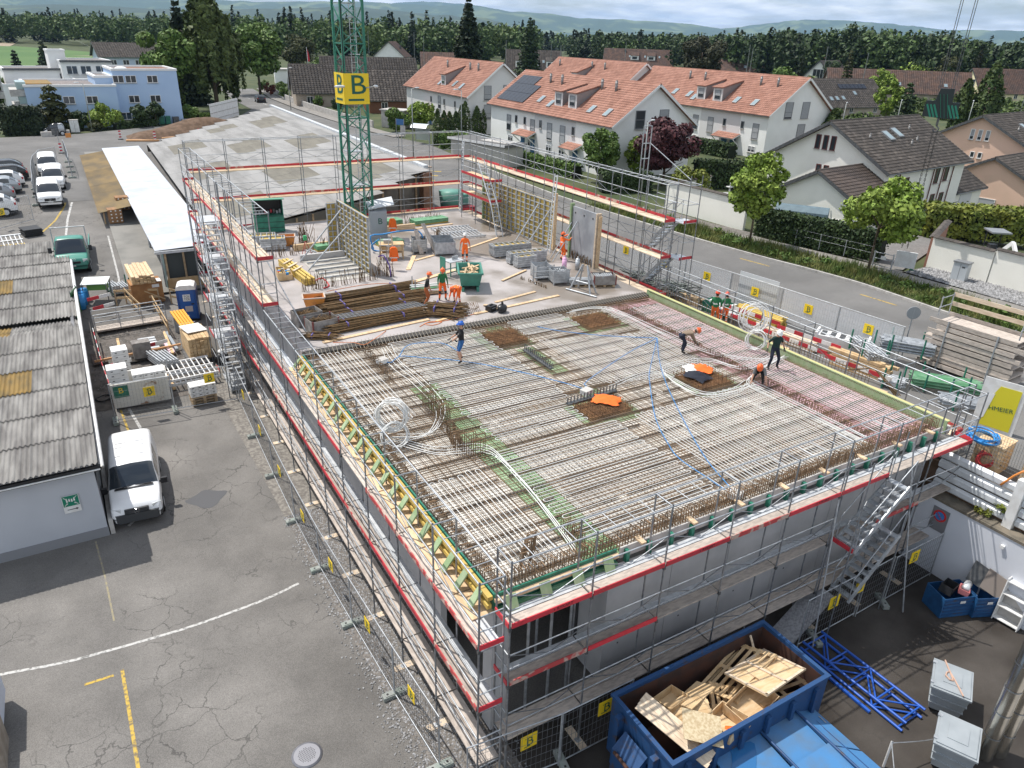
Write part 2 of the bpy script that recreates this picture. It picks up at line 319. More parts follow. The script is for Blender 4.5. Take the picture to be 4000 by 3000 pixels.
sheet('gravel_bed',[(4.9,26,-5.685),(7.6,26,-5.685),(7.6,40,-4.46),(4.2,40,-4.46)],mat('gravel_dark',(.16,.145,.13),.95,0,(.27,.25,.22),7,bump=.7,bs=20))
stones('gravel',7000,lambda r,n:np.stack([5.0+2.4*r.random(n)+.25*r.standard_normal(n),11+15*r.random(n),np.full(n,-5.67)],1),(.02,.055),stone_m,5,label='loose grey gravel strip under the long side scaffold',cat='gravel')
stones('rubble',2500,lambda r,n:(lambda y:np.stack([-1+6*r.random(n),y,-5.7+(y-26)*.0875+.02],1))(38+9*r.random(n)),(.03,.1),mat('dark_rubble',(.14,.13,.12),.95,isl=.4),6,label='dark rubble covering the ground round the excavation',cat='rubble')
sheet('excavation_ground',[(-1.2,37.4,-4.685),(3.4,37.4,-4.685),(3.6,47,-3.84),(-1.2,47,-3.84)],mat('dark_earth',(.09,.08,.07),.95,0,(.16,.14,.125),2,bump=.5,bs=9))
g=G();g.add([(1.9,51,gz(51)+.15),(8,51,gz(51)+.15),(8,74,-1.35),(1.9,74,-1.35),(8,103,-1.35),(1.9,103,-1.35)],[(0,1,2,3),(3,2,4,5)])
g.add([(1.9,51,gz(51)-.1),(1.9,51,gz(51)+.15),(1.9,74,-1.35),(1.9,74,-1.6),(1.9,103,-1.35),(1.9,103,-1.6)],[(0,1,2,3),(3,2,4,5)]);g.build('loading_platform',mat('platform_concrete',(.25,.24,.22),.9,0,(.19,.185,.17),.6),kind='structure')
# painted markings
def mark(pts,wd,m,up=.006):
    g=G();P=resample(pts,.8)if len(pts)>1 else pts;strip(g,[(p[0],p[1],(gz(p[1])if p[0]<26 else -1.49)+up)for p in P],wd);g.build('road_marking',m,kind='structure')
mark([(-6,22.15),(-4.85,21.96),(-3.2,21.55),(-1.47,21.41),(.6,21.3),(2.7,21.43),(3.9,21.62),(4.9,21.95)],.11,line_w)
mark([(-2.64,20.29),(-1.75,20.26)],.1,line_y);mark([(-1.6,20.4),(-1.56,18.5),(-1.51,15)],.1,line_y);mark([(-1.9,27.6),(-1.75,25.5),(-1.62,22.2)],.06,mat('line_faded',(.3,.26,.16),.9,0,(.22,.2,.17),8))
mark([(.25,37.2),(.64,34.5),(.82,32.4),(.6,30.2),(-.2,28.6),(-1.17,27.5)],.13,line_w);mark([(-.1,37.2),(.05,34.5)],.1,line_y)
mark([(-.1,100),(.05,90),(.3,84),(.15,78),(-.55,72),(-.9,69),(-1.2,65),(-1.3,60)],.16,line_w);mark([(-.5,92),(-.1,84),(-.3,78),(-1,72.5),(-1.8,68.8),(-3,65.5)],.15,line_y)
mark([(1.6,64),(1.5,56),(1.4,52)],.12,line_w);mark([(-3,113),(5,115)],.14,line_w)
mark([(41.22,26.7),(41.44,23.6)],.14,line_y);mark([(40.4,36),(40.9,33)],.14,line_y)
for k in range(9):mark([(36.6+.05*k,128+k*8),(36.7+.05*k,132+k*8)],.16,line_w)
for k in range(3):mark([(30.5+k*1.5,74+k*2.4),(33.5+k*1.5,71.5+k*2.4)],.5,line_y)
# manhole cover
mh=empty('manhole_cover',(2.55,14.66,-5.7),0,'round cast iron manhole cover with a grid of holes in the yard asphalt','manhole')
iron=mat('cast_iron',(.18,.18,.2),.55,.4,(.22,.22,.24),8)
g=G();g.cyl(0,0,0,.02,.42,40);g.build('frame',iron,mh,True);g=G();g.cyl(0,0,.02,.028,.36,40);g.build('lid',mat('cast_iron_lid',(.22,.22,.24),.5,.4),mh)
g=G()
for i in range(-5,6):
    for j in range(-5,6):
        x,y=i*.05+(j%2)*.025,j*.045
        if x*x+y*y<.235**2:g.cyl(x,y,.027,.031,.014,8)
g.build('holes',black,mh,kind='stuff')
# patch of fresh asphalt, drains
pp=[(2.33+.75*math.cos(a)*(1+.25*math.sin(3*a)),28.5+.55*math.sin(a)*(1+.2*math.cos(4*a)))for a in np.linspace(0,6.28,22)[:-1]]
sheet('asphalt_patch',[(x,y,gz(y)+.006)for x,y in pp],mat('patch',(.09,.09,.095),.8))
# soil heap and pipes by the street
V=[];F=[];nx,ny=22,9
for i in range(nx):
    for j in range(ny):
        u,v=i/(nx-1),j/(ny-1);x=7.5+19*u;y=112+7*u+7*v*(1-.3*u);h=1.7*math.sin(math.pi*u)**.6*math.sin(math.pi*v)**.8*(1+.3*math.sin(9*u+5*v));V.append((x,y,-1.5+max(h,0)-.02))
for i in range(nx-1):
    for j in range(ny-1):F.append((i*ny+j,(i+1)*ny+j,(i+1)*ny+j+1,i*ny+j+1))
obj('soil_heap',npmesh('soil_heap',V,F,soil,True),label='long brown soil heap beside the street behind the hall',cat='soil heap')
for i,(a,b_,lb)in enumerate((((7.2,112.2,-1.38),(11,110.8,-1.38),'orange plastic pipe lying at the tip of the soil heap'),((11.5,111.6,-1.2),(18,113.6,-1.2),'longer orange pipe on the near side of the soil heap'))):
    g=G();g.tube(a,b_,.15,8);g.build('drain_pipe',mat('drain_orange',(.55,.3,.14),.6),smooth=True,label=lb,cat='pipe')
# field and hills
sheet('field',[(-220,225,-1.52),(30,225,-1.52),(60,330,-1.52),(40,430,-1.52),(-30,600,-1.52),(-260,620,-1.52)],field_m)
sheet('field_path',[(10,420,-1.5),(42,400,-1.5),(62,345,-1.5),(66,345,-1.5),(46,420,-1.5)],field_t);sheet('field',[(-60,560,-1.5),(-16,555,-1.5),(-14,640,-1.5),(-70,640,-1.5)],field_t)
hill_m=mat('far_hill',(.05,.085,.045),.95,0,(.13,.17,.075),.0035,.5,.62);hill_n=mat('mid_hill',(.035,.06,.035),.95,0,(.08,.11,.05),.006,.55,.65)
def hill(pts,depth,m,seed):
    rg=random.Random(seed);P=[Vector(p)for p in pts];fine=[]
    for a,b_ in zip(P,P[1:]):
        for k in range(6):fine.append(a.lerp(b_,k/6)+Vector((0,0,rg.uniform(-5,5))))
    rows=[]
    for t,zf in((-1,-.1),(-.7,.2),(-.45,.45),(-.22,.75),(0,1),(.5,.6),(1,-.1)):
        row=[]
        for p in fine:
            d=Vector((p.x,p.y,0)).normalized();q=p+d*depth*t;q.z=-20+(p.z+20)*zf*(1+(0 if t==0 else rg.uniform(-.12,.12)));row.append(q)
        rows.append(row)
    k=len(fine);V=[v for r in rows for v in r];F=[(i*k+j,i*k+j+1,(i+1)*k+j+1,(i+1)*k+j)for i in range(len(rows)-1)for j in range(k-1)]
    obj('hill',npmesh('hill',[tuple(v)for v in V],F,m,True),kind='structure')
hill([(-2599,8617,213),(-1792,8820,230),(-985,8946,229),(-238,8997,227),(385,8992,235),(966,8948,245),(1578,8861,257),(2016,8771,251),(2643,8603,280),(3150,8431,294),(3781,8167,282),(4155,7984,300),(4523,7781,250),(4835,7591,243),(5163,7372,203),(5530,7101,205),(6088,6628,177),(6659,6055,87)],2200,hill_m,1)
hill([(-1465,4781,58),(-661,4956,68),(-144,4998,79),(328,4989,96),(842,4929,93),(1396,4801,129),(1678,4710,136),(2100,4538,110),(2378,4399,105),(2515,4321,60),(2783,4154,20),(3162,3873,-9)],1500,hill_n,2)
hill([(6319,7750,26),(6986,7155,148),(7384,6744,224),(7531,6579,256),(7671,6416,277),(7941,6078,272),(8225,5688,246),(8374,5466,226),(8511,5250,199),(8694,4941,207),(8861,4635,205),(9145,4047,200),(9494,3140,178),(9792,2031,107)],2000,hill_m,3)
hill([(802,11973,292),(1282,11931,292),(2361,11765,327),(3355,11522,350),(4368,11177,374),(4874,10965,422),(5375,10729,407),(6031,10374,319)],1500,hill_m,4)
g=G();g.box(-14500,14500,-600,15500,-40,520);hz=g.build('haze',[],kind='stuff')
hm=bpy.data.materials.new('haze_air');hm.use_nodes=True;t=hm.node_tree;t.nodes.clear();o_=t.nodes.new('ShaderNodeOutputMaterial');pv=t.nodes.new('ShaderNodeVolumePrincipled')
pv.inputs['Color'].default_value=(.38,.62,1,1);pv.inputs['Density'].default_value=HAZE;t.links.new(pv.outputs[0],o_.inputs['Volume']);hz.data.materials.append(hm);tag(hz,'thin blue haze filling the air over the valley','haze')

# ================================================================ VEGETATION
def leafmat(name,c,c2,tr=.25):
    M=mat(name,c,.65,0,c2,.9,.35,.65,2,isl=.38,sp=.3);return M
LF={'green':leafmat('leaf_green',(.07,.13,.025),(.12,.18,.04)),'bright':leafmat('leaf_bright',(.15,.23,.03),(.22,.29,.05)),'dark':leafmat('leaf_dark',(.028,.05,.018),(.05,.08,.025)),
      'conif':leafmat('leaf_conifer',(.02,.035,.018),(.035,.05,.02)),'purple':leafmat('leaf_purple',(.05,.016,.02),(.09,.03,.033)),'yellow':leafmat('leaf_yellow',(.19,.2,.03),(.12,.16,.03)),
      'willow':leafmat('leaf_willow',(.1,.13,.035),(.07,.1,.03)),'thuja':leafmat('leaf_thuja',(.04,.07,.018),(.07,.1,.025)),'olive':leafmat('leaf_olive',(.07,.075,.022),(.045,.055,.02)),'red':leafmat('leaf_red',(.16,.04,.025),(.1,.05,.03)),
      'pine':leafmat('leaf_brown_conifer',(.05,.05,.022),(.035,.04,.018)),'white':leafmat('leaf_blossom',(.5,.5,.42),(.14,.2,.06))}
def leaves(P,D,size,rng,asp=1.6):
    n=len(P);s=size*rng.uniform(.6,1.4,(n,1));rnd=rng.standard_normal((n,3));D=D+.7*rnd;D/=np.linalg.norm(D,axis=1,keepdims=True)+1e-9
    a=np.cross(D,rng.standard_normal((n,3)));a/=np.linalg.norm(a,axis=1,keepdims=True)+1e-9;b=np.cross(D,a)
    V=np.stack([P-a*s*.5-b*s*.5*asp,P+a*s*.5-b*s*.1*asp,P+b*s*.5*asp+a*s*.1,P-a*s*.5+b*s*.15*asp],1)
    F=np.arange(n*4).reshape(n,4);return V.reshape(-1,3),F
def shell(rng,n,c,r,inner=.55):
    d=rng.standard_normal((n,3));d/=np.linalg.norm(d,axis=1,keepdims=True);k=inner+(1-inner)*rng.random((n,1))**.6;return np.asarray(c)+d*k*np.asarray(r),d
def crown_pts(kind,h,r,z0,n,rng):
    Ps=[];Ds=[]
    if kind in('round','bush','open'):
        nc={'round':22,'bush':12,'open':30}[kind];ch=(h-z0);c0=np.array([0,0,z0+ch*.5])
        for i in range(nc):
            d=rng.standard_normal(3);d/=np.linalg.norm(d);rad=rng.uniform(.45,.8);cc=c0+d*np.array([r,r,ch*.5])*rad;cr=r*rng.uniform(.26,.46)*(.8 if kind=='open' else 1)
            p,dd=shell(rng,n//nc,cc,(cr,cr,cr*.8));Ps.append(p);Ds.append(dd+[0,0,.3])
    elif kind=='cone':
        nl=int(max(6,h*1.1))
        for i in range(nl):
            t=i/nl;z=z0+(h-z0)*t;rr=r*(1-t)**.85*rng.uniform(.8,1.12)+.15;m_=max(5,int(n/nl*2*(1-t)+4));a=rng.uniform(0,6.283,m_);na=rng.integers(6,11);a=(np.round(a/6.283*na)/na)*6.283+.16*rng.standard_normal(m_)+i
            k=rng.random(m_)**.5;p=np.stack([np.cos(a)*rr*k,np.sin(a)*rr*k,z-k*rr*.35+.12*rng.standard_normal(m_)],1);Ps.append(p);Ds.append(np.stack([np.cos(a)*.4,np.sin(a)*.4,np.ones(m_)],1))
    elif kind=='column':
        t=rng.random(n);a=rng.uniform(0,6.283,n);prof=np.minimum(1,(1-t)*2.4+.02)**.7*np.minimum(1,.75+t);lob=1+.14*np.sin(a*5+t*4)
        rr=r*prof*lob*rng.uniform(.82,1.06,n);Ps.append(np.stack([np.cos(a)*rr,np.sin(a)*rr,z0+t*(h-z0)],1));Ds.append(np.stack([np.cos(a),np.sin(a),.5+0*a],1))
    elif kind=='weep':
        ns=260
        for i in range(ns):
            t=rng.random()**.8;z=z0+(h-z0)*(.3+.7*t);a=rng.uniform(0,6.283);rr=r*(1-.8*t**1.8)*rng.uniform(.2,1);L=(h-z0)*rng.uniform(.12,.38);m_=n//ns;k=rng.random(m_)
            p=np.stack([np.cos(a)*rr+.22*rng.standard_normal(m_),np.sin(a)*rr+.22*rng.standard_normal(m_),z-k*L],1);Ps.append(p);Ds.append(np.stack([np.cos(a)+0*k,np.sin(a)+0*k,.2+0*k],1))
    P=np.concatenate(Ps);D=np.concatenate(Ds);ok=P[:,2]>.05;return P[ok],D[ok]
SEED=[100]
def tree(name,label,x,y,z,h,wd,kind='round',leaf='green',n=2600,ls=.3,trunk=None,z0=None,cat='tree',group=None):
    SEED[0]+=1;rng=np.random.default_rng(SEED[0]);r=wd/2;z0=z0 if z0 is not None else{'round':h*.22,'open':h*.28,'bush':0,'cone':h*.06,'column':0,'weep':h*.1}[kind]
    P,D=crown_pts(kind,h,r,z0,n,rng);V,F=leaves(P,D,ls,rng,2.2 if kind=='weep' else 1.5)
    root=empty(name,(x,y,z),0,label,cat,group);obj('crown',npmesh('crown',V,F,LF[leaf]),root)
    g=G();tr=trunk or(max(.08,h*.022));zt=h*(.9 if kind in('cone','weep')else .6)
    g.path([(0,0,-.1),(.05*tr,0,zt*.4),(-.1*tr,.1*tr,zt)],[tr,tr*.75,tr*.2],7)
    if kind in('round','open','weep'):
        for i in range(7):
            a=i*.9+rng.random();zz=z0*.9+(zt-z0*.9)*rng.uniform(.05,.7);L=r*rng.uniform(.5,.8);g.path([(0,0,zz),(math.cos(a)*L*.5,math.sin(a)*L*.5,zz+L*.5),(math.cos(a)*L,math.sin(a)*L,zz+L*.75)],[tr*.45,tr*.28,tr*.08],5)
    g.build('trunk',bark,root,True);return root
def hedge(name,label,pts,wd,h,z,leaf,n=3000,ls=.16,cat='hedge'):
    SEED[0]+=1;rng=np.random.default_rng(SEED[0]);P=[np.array(p,float)for p in pts];seg=[np.linalg.norm(b_-a)for a,b_ in zip(P,P[1:])];tot=sum(seg);Ps=[];Ds=[]
    for(a,b_),L in zip(zip(P,P[1:]),seg):
        m_=int(n*L/tot);u=rng.random(m_);d=(b_-a)/L;nr=np.array([-d[1],d[0]]);side_=rng.random(m_);p=a[None]+d[None]*(u*L)[:,None];off=np.zeros(m_);zz=np.zeros(m_);D=np.zeros((m_,3))
        per=wd+2*h;k=side_*per;top=k<wd;off=np.where(top,k-wd/2,np.where(k<wd+h,wd/2,-wd/2));zz=np.where(top,h,np.where(k<wd+h,k-wd,k-wd-h))
        D[:,2]=np.where(top,1,.2);sg=np.where(top,0,np.sign(off));D[:,0]=nr[0]*sg;D[:,1]=nr[1]*sg;j=.07*h*rng.standard_normal((m_,3));Ps.append(np.stack([p[:,0]+nr[0]*off,p[:,1]+nr[1]*off,z+zz],1)+j*.6);Ds.append(D)
    V,F=leaves(np.concatenate(Ps),np.concatenate(Ds),ls,rng,1.3);c=P[0];root=empty(name,(c[0],c[1],z),0,label,cat)
    obj('foliage',npmesh('foliage',V-np.array([c[0],c[1],z]),F,LF[leaf]),root);g=G()
    for a,b_ in zip(P,P[1:]):g.bar((a[0]-c[0],a[1]-c[1],h*.46),(b_[0]-c[0],b_[1]-c[1],h*.46),wd*.8,h*.9)
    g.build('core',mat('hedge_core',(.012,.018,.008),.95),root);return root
tree('birch_tree','tall weeping birch at the street corner beside the pale blue flats',25.9,152,-1.5,19.5,13,'weep','willow',26000,.42)
tree('spruce_tree','dark spruce standing just behind the weeping birch',23,165,-1.5,18.5,9,'cone','conif',5000,.6)
tree('leafy_tree','mid green tree between the pale blue flats and the weeping birch',18.4,149,-1.5,14.5,10,'round','green',8000,.42)
tree('leafy_tree','broad dark green tree across the street from the weeping birch',41.5,186,-1.5,16,14,'round','green',9000,.5)
tree('leafy_tree','yellow green round tree behind the flagpole garden',68.8,250,-1.5,12,11.5,'round','olive',5000,.4)
tree('leafy_tree','small bright tree right of the yellow green tree by the flagpole',62,205,-1.5,7.5,7,'round','green',2500,.35)
tree('spruce_tree','huge dark spruce rising above the skyline behind the brick roofs',86.6,169,-1.5,22,12,'cone','conif',12000,.55)
tree('larch_tree','airy conifer behind the grey dormer roof in the middle distance',135.7,221.8,-1.5,20,11,'cone','dark',5000,.55)
tree('yew_tree','brownish broad conifer between the middle and far brown roofs',151.7,159.4,-1.5,19,12,'round','pine',8000,.42,z0=1)
tree('street_tree','young maple street tree beside the dark hedge corner',43.6,38.2,-1.45,7,4.6,'open','bright',5200,.2,.1)
tree('street_tree','young maple street tree by the little driveway gate',45.3,29.2,-1.45,6.9,5.4,'open','bright',6500,.2,.11)
tree('street_tree','young maple street tree at the edge of the photo by the white wall',49.6,18.3,-1.45,6.2,4.4,'open','green',4500,.2,.1)
tree('copper_maple','purple leaved maple in front of the middle white row house gable',54.6,60.9,-1.5,7.4,6.6,'round','purple',8000,.26,z0=.6)
tree('garden_tree','green garden tree left of the purple maple',49.4,65.2,-1.5,6,4.6,'round','green',4500,.22,z0=.8)
tree('garden_tree','slim bright green tree between green tree and purple maple',54,65.2,-1.5,5,2.6,'round','bright',2200,.2,z0=.6)
tree('garden_shrub','rounded yellow green shrub behind the white roadside wall',51.2,53.4,-1.5,3.4,4.2,'bush','yellow',3500,.18,cat='shrub')
tree('garden_shrub','large round shrub beside the small white bus stop',44.8,112,-1.5,3.6,4.6,'bush','green',3000,.24,cat='shrub')
tree('garden_shrub','bright yellow green bushy tree behind the bus stop',49.8,114,-1.5,4.6,4.6,'round','bright',3000,.26,z0=.5,cat='shrub')
tree('yew_tree','dark spreading yew in front of the blue flats',-.3,126.5,-1.5,6.6,5.6,'cone','olive',3600,.36)
tree('garden_shrub','clipped round bright green bush in front of the blue flats',6,127.3,-1.5,3.9,4.8,'bush','bright',3600,.2,cat='shrub')
tree('garden_shrub','dark laurel bush left of the green bins',10.5,127.8,-1.5,3.7,2.9,'bush','dark',1800,.24,cat='shrub')
tree('garden_shrub','dark rounded laurel behind the grey waste container',12.9,129.4,-1.5,3.7,3,'bush','dark',1800,.24,cat='shrub')
tree('garden_shrub','small leafy shrub at the end corner of the blue flats',18.2,133.6,-1.5,2.8,3.1,'bush','green',1500,.24,cat='shrub')
tree('garden_shrub','dark bush next to the yew by the lamp post',2.8,127.4,-1.5,3,3,'bush','dark',1400,.24,cat='shrub')
tree('garden_shrub','low shrubs around the white cabinet and lamp post',4.3,125.8,-1.5,1.3,2.4,'bush','olive',800,.22,cat='shrub')
tree('garden_shrub','green bush at the edge of the photo by the parking lane',-9,165,-1.5,5.5,7,'bush','green',2000,.4,cat='shrub')
tree('field_conifer','dark conifer pair standing in front of the green field',0.2,280,-1.5,9,6,'cone','conif',1500,.6);tree('field_conifer','smaller conifer in the field left of the dark pair',-8.1,300,-1.5,6,3.4,'cone','conif',700,.5)
for a in(('far_tree','light green tree left of the slim dark conifer among brown roofs',151.6,130.5,11.3,6,'round','green'),('far_tree','slim dark conifer beside the white blossoming tree',161.3,134.4,13,3.4,'cone','conif'),('far_tree','white blossoming tree behind the orange roofed row house',147.4,119.9,9.5,3.6,'round','white'),
          ('far_tree','bright green bushy tree beside the solar panel roof',141,95,9.4,5.2,'round','bright'),('far_tree','dark green conifer just right of the bright bushy tree',134.3,87,9.4,5.4,'cone','dark'),('far_tree','dark columnar thuja behind the striped crane hook',130.3,74.3,10,3,'column','thuja'),('far_tree','tallest twin columnar thuja beside the cream house',131.9,71.5,12.6,4.2,'column','thuja'),
          ('far_tree','yellow green tree at the forest edge above the cream house',257,154.8,13.5,7.5,'round','olive'),('far_tree','brownish pointed conifer above the cream house roof',287.3,162.4,17,5,'cone','pine'),('far_tree','small dark columnar tree at the corner of the brown roofed house',91.7,69.4,6.6,2.6,'column','thuja'),
          ('far_tree','clipped round ball shrub below the brown roof with skylights',105,74,3.6,3.4,'bush','bright'),('far_tree','green garden shrubs under the twin columnar thuja',128,66.5,6,5,'bush','green'),('far_tree','pale spruce in front of the white gable house',200,150,14,5,'cone','olive'),('far_tree','row of bright tree crowns below the red roofed house',235.5,151.4,9.5,15,'round','bright'),
          ('far_tree','round bright crown left of the red roof with balcony',213.8,148,9,7,'round','bright'),('far_tree','dark bushy tree in front of the left red roof',236.7,184.3,11.6,6,'round','dark'),('far_tree','garden greenery at the edge below the cream house',133.5,60,5,7,'bush','green'),('far_tree','dark shrubs beside the silver estate car',118,60.5,4.5,5,'bush','dark'),('far_tree','dark pines in front of the flat roofed bungalow',79.2,215.9,8,4,'cone','dark'),('far_tree','second conifer near the far brick coloured roof',104,214,7.5,3,'column','conif'),('far_tree','bluish conifer behind the green crane mast',62.7,200.4,9,4.6,'cone','conif'),('far_tree','bushes in front of the flat roofed bungalow',92,212,4.5,9,'bush','green')):
    tree(a[0],a[1],a[2],a[3],-1.9,a[4],a[5],a[6],a[7],2200,.4)
for i,(x,y,h,wd)in enumerate(((44.8,96.6,4.7,1.2),(46,97,4.4,1.3),(47.2,97.8,4.2,1.4),(48.6,98.6,4.1,1.4),(50.2,100,4.9,1.5),(51.5,101.4,5.2,1.6),(55.3,105,4.2,1.4),(56.8,106,4,1.4),(58.3,106.6,3.9,1.5))):
    tree('thuja_column',f'{ORD[i]} dark columnar thuja from the bus stop along the row house',x,y,-1.5,h,wd,'column','thuja',1100,.18,cat='tree',group='thuja columns by the bus stop')
for i,(x,y)in enumerate(((60.8,150.6),(62.4,151.4))):tree('thuja_column',('left','right')[i]+' one of two black green cypress columns before the brown timber house',x,y,-1.5,5,1.7,'column','conif',700,.25)
BU=[(43.8,192,3.1,3,'green'),(42.9,182,2.7,2.6,'red'),(47.8,191,2.4,3,'green'),(43.6,172.4,2.6,2.7,'green'),(46.8,175,1.9,2.4,'yellow'),(44.2,163.6,1.1,1.7,'yellow'),(44.6,160.7,2.9,1.8,'thuja'),(51.6,180.7,2.4,2.6,'white'),(52.5,172,2.8,4.8,'purple'),(45.8,155.3,1.6,2.5,'red'),(45.7,163.3,1.6,2.3,'bright'),(48.2,181.2,2,2.6,'bright'),(44.5,150,2.2,2.6,'green'),(46,144,2.4,3,'dark'),(47.5,168,1.7,2.4,'dark')]
cn_={'green':'green','red':'reddish','yellow':'yellow','thuja':'pointed dark','white':'white flowering','purple':'large purple','bright':'light green','dark':'dark'};cnt={}
for x,y,h,wd,lf in sorted(BU,key=lambda t:t[1]):
    cnt[lf]=cnt.get(lf,0)+1;tree('garden_bush',f'{ORD[cnt[lf]-1]} {cn_[lf]} bush from the crane along the uphill garden wall',x,y,-1.2,h,wd,'bush',lf,1100,.2,cat='bush',group='clipped bushes above the garden wall')
hedge('hedge','dark hedge with wire fence along the sidewalk near the white house',[(46.9,40.5),(48.2,36),(49.2,31)],1.2,2,-1.4,'dark',9000,.15)
hedge('hedge','tall clipped hedge with golden top behind the stone fountain',[(57,58.8),(69,52.6)],1.3,2.7,-1.5,'dark',5000,.2)
hedge('hedge','big yellow green hedge behind the white wall and the excavator',[(60.5,35.6),(66,31),(72,24)],2.6,2.4,-1.6,'yellow',7000,.22);hedge('hedge','low dark hedge below the green garden tree by the road',[(46,60.5),(51,58.8)],1.5,1.8,-1.5,'dark',3000,.17)
hedge('hedge','dense thuja hedge behind the parked two seater car',[(-6.6,123.4),(-1.8,122.6)],1.2,3.4,-1.5,'conif',2600,.26);hedge('hedge','low green hedge by the white hoarding near the blue flats',[(17.5,134.5),(22.5,133.6)],1.2,1.2,-1.5,'green',1200,.22)
hedge('hedge','leafy box hedge right of the bus stop',[(44.3,94.2),(46.4,91)],1.6,2,-1.5,'green',1800,.2);hedge('hedge','planted strip with shrubs along the front of the middle row house',[(47.8,84),(47.6,75),(48.4,68)],1.4,1.3,-1.5,'green',3500,.2);hedge('hedge','front garden shrubs before the blue doors of the far row house',[(77,82),(77,73)],1.6,1.7,-1.5,'dark',1800,.24)
hedge('hedge','low hedge in front of the blue flats entrance',[(7,126.2),(13,130)],1.2,.9,-1.5,'dark',1200,.22)
# verge grass
rng=np.random.default_rng(11);n=26000;t_=rng.random(n);vx=np.interp(t_*50,np.array([p[1]for p in ver])-5,[p[0]for p in ver]);vy=5+t_*50;off=rng.uniform(-1.5,1.5,n);base=np.stack([vx+off,vy,np.full(n,-1.42)],1)
hh=(.12+.5*rng.random(n)**2)*(1+.8*np.sin(vy*.9)*(np.abs(off)<.9));a=rng.uniform(0,6.3,n);wv=np.stack([np.cos(a),np.sin(a),0*a],1)*.035;tip=base+np.stack([.14*rng.standard_normal(n),.14*rng.standard_normal(n),np.maximum(hh,.08)],1)
obj('grass',npmesh('grass',np.stack([base-wv,base+wv,tip],1).reshape(-1,3),np.arange(3*n).reshape(n,3),mat('verge_grass',(.1,.15,.03),.8,0,(.2,.2,.06),.8,isl=.35)),kind='stuff',label='tall uncut grass and weeds on the strip between road and sidewalk',cat='grass')
P,D=crown_pts('bush',.6,.5,0,700,rng);gp=[]
for i in range(46):
    yy=rng.uniform(12,52);xx=np.interp(yy,[p[1]for p in ver],[p[0]for p in ver])+rng.uniform(-1.2,1.2);s_=rng.uniform(.5,1.3);gp.append(P*s_+[xx,yy,-1.42])
V,F=leaves(np.concatenate(gp)[::5],np.tile(D,(46,1))[::5],.12,rng);obj('weeds',npmesh('weeds',V,F,LF['green']),kind='stuff',label='leafy weed clumps scattered along the grass verge',cat='weeds')
# forest: one far mass of separate crowns
def forest(name,label,spots,leafs,lsz,per):
    acc={k:[[],[],0]for k in leafs}
    for(x,y,h,wd,con)in spots:
        k=leafs[1]if con else leafs[0]
        if not con and random.random()<.3:k=leafs[2]
        P,D=crown_pts('cone' if con else 'round',h,wd/2,h*(.1 if con else .12),per,rng);V,F=leaves(P,D,lsz,rng,1.3);a=acc[k];a[0].append(V+[x,y,-2]);a[1].append(F+a[2]);a[2]+=len(V)
    Vs=[];Fs=[];mi=[];off=0;ms=[]
    for i,k in enumerate(leafs):
        if acc[k][0]:V=np.concatenate(acc[k][0]);F=np.concatenate(acc[k][1]);Vs.append(V);Fs.append(F+off);off+=len(V);mi+=[i]*len(F)
        ms.append(LF[k])
    obj(name,npmesh(name,np.concatenate(Vs),np.concatenate(Fs),ms,mi=mi),kind='stuff',label=label,cat='forest')
fl=LF;LF['fa']=leafmat('forest_green',(.055,.095,.03),(.085,.13,.035));LF['fb']=leafmat('forest_conifer',(.018,.032,.018),(.03,.045,.022));LF['fc']=leafmat('forest_light',(.1,.15,.04),(.13,.18,.055))
sp=[]
for i in range(950):  # left wood beyond the field and behind the crane
    a=random.uniform(-.24,.56);d0=630-240*max(0,min(1,(a+.02)/.3));d=d0+random.random()**1.4*320;con=random.random()<(.08+.4*(d-d0)/320);sp.append((d*math.sin(a),d*math.cos(a),random.uniform(16,23)*(1.12 if con else 1),random.uniform(10,15)*(.65 if con else 1),con))
forest('forest','mixed wood beyond the green field and behind the crane mast',sp,('fa','fb','fc'),1.15,230)
sp=[]
for i in range(950):  # right wood behind the roofs
    a=random.uniform(.6,1.3);d0=330+130*max(0,(.85-a)/.25);d=d0+random.random()**1.3*260;con=random.random()<.12;sp.append((d*math.sin(a),d*math.cos(a),random.uniform(15,20.5)+4*math.exp(-((a-.93)/.12)**2),random.uniform(9,13)*(.65 if con else 1),con))
forest('forest','dark leafy wood on the rise behind the brown roofs',sp,('dark','fb','fa'),1.1,230)
sp=[]
for i in range(420):  # low wooded valley floor, farther off
    a=random.uniform(.45,.8);d=random.uniform(700,1700);sp.append((d*math.sin(a),d*math.cos(a),random.uniform(12,20),random.uniform(14,24),random.random()<.3))
forest('forest','distant tree groups on the valley floor in the gap between the woods',sp,('fa','fb','fc'),2.2,100)

# dense garden greenery filling the spaces between the village houses
gv=[];gd=[]
for i in range(520):
    a=random.uniform(.36,1.25);d=random.uniform(120,330);x,y=d*math.sin(a),d*math.cos(a)
    if x<47 or(y<104 and x<96)or(44<x<97 and 62<y<135):continue
    s_=random.uniform(1.2,3.4)*(1+.25*(d>200));P,D=crown_pts('bush',s_,s_*.75,0,190,rng);gv.append(P+[x,y,-1.9]);gd.append(D)
V,F=leaves(np.concatenate(gv),np.concatenate(gd),.42,rng);obj('shrubbery',npmesh('shrubbery',V,F,leafmat('leaf_garden',(.05,.085,.022),(.1,.14,.035))),kind='stuff',label='mixed garden shrubs filling the plots between the village houses',cat='shrubbery')

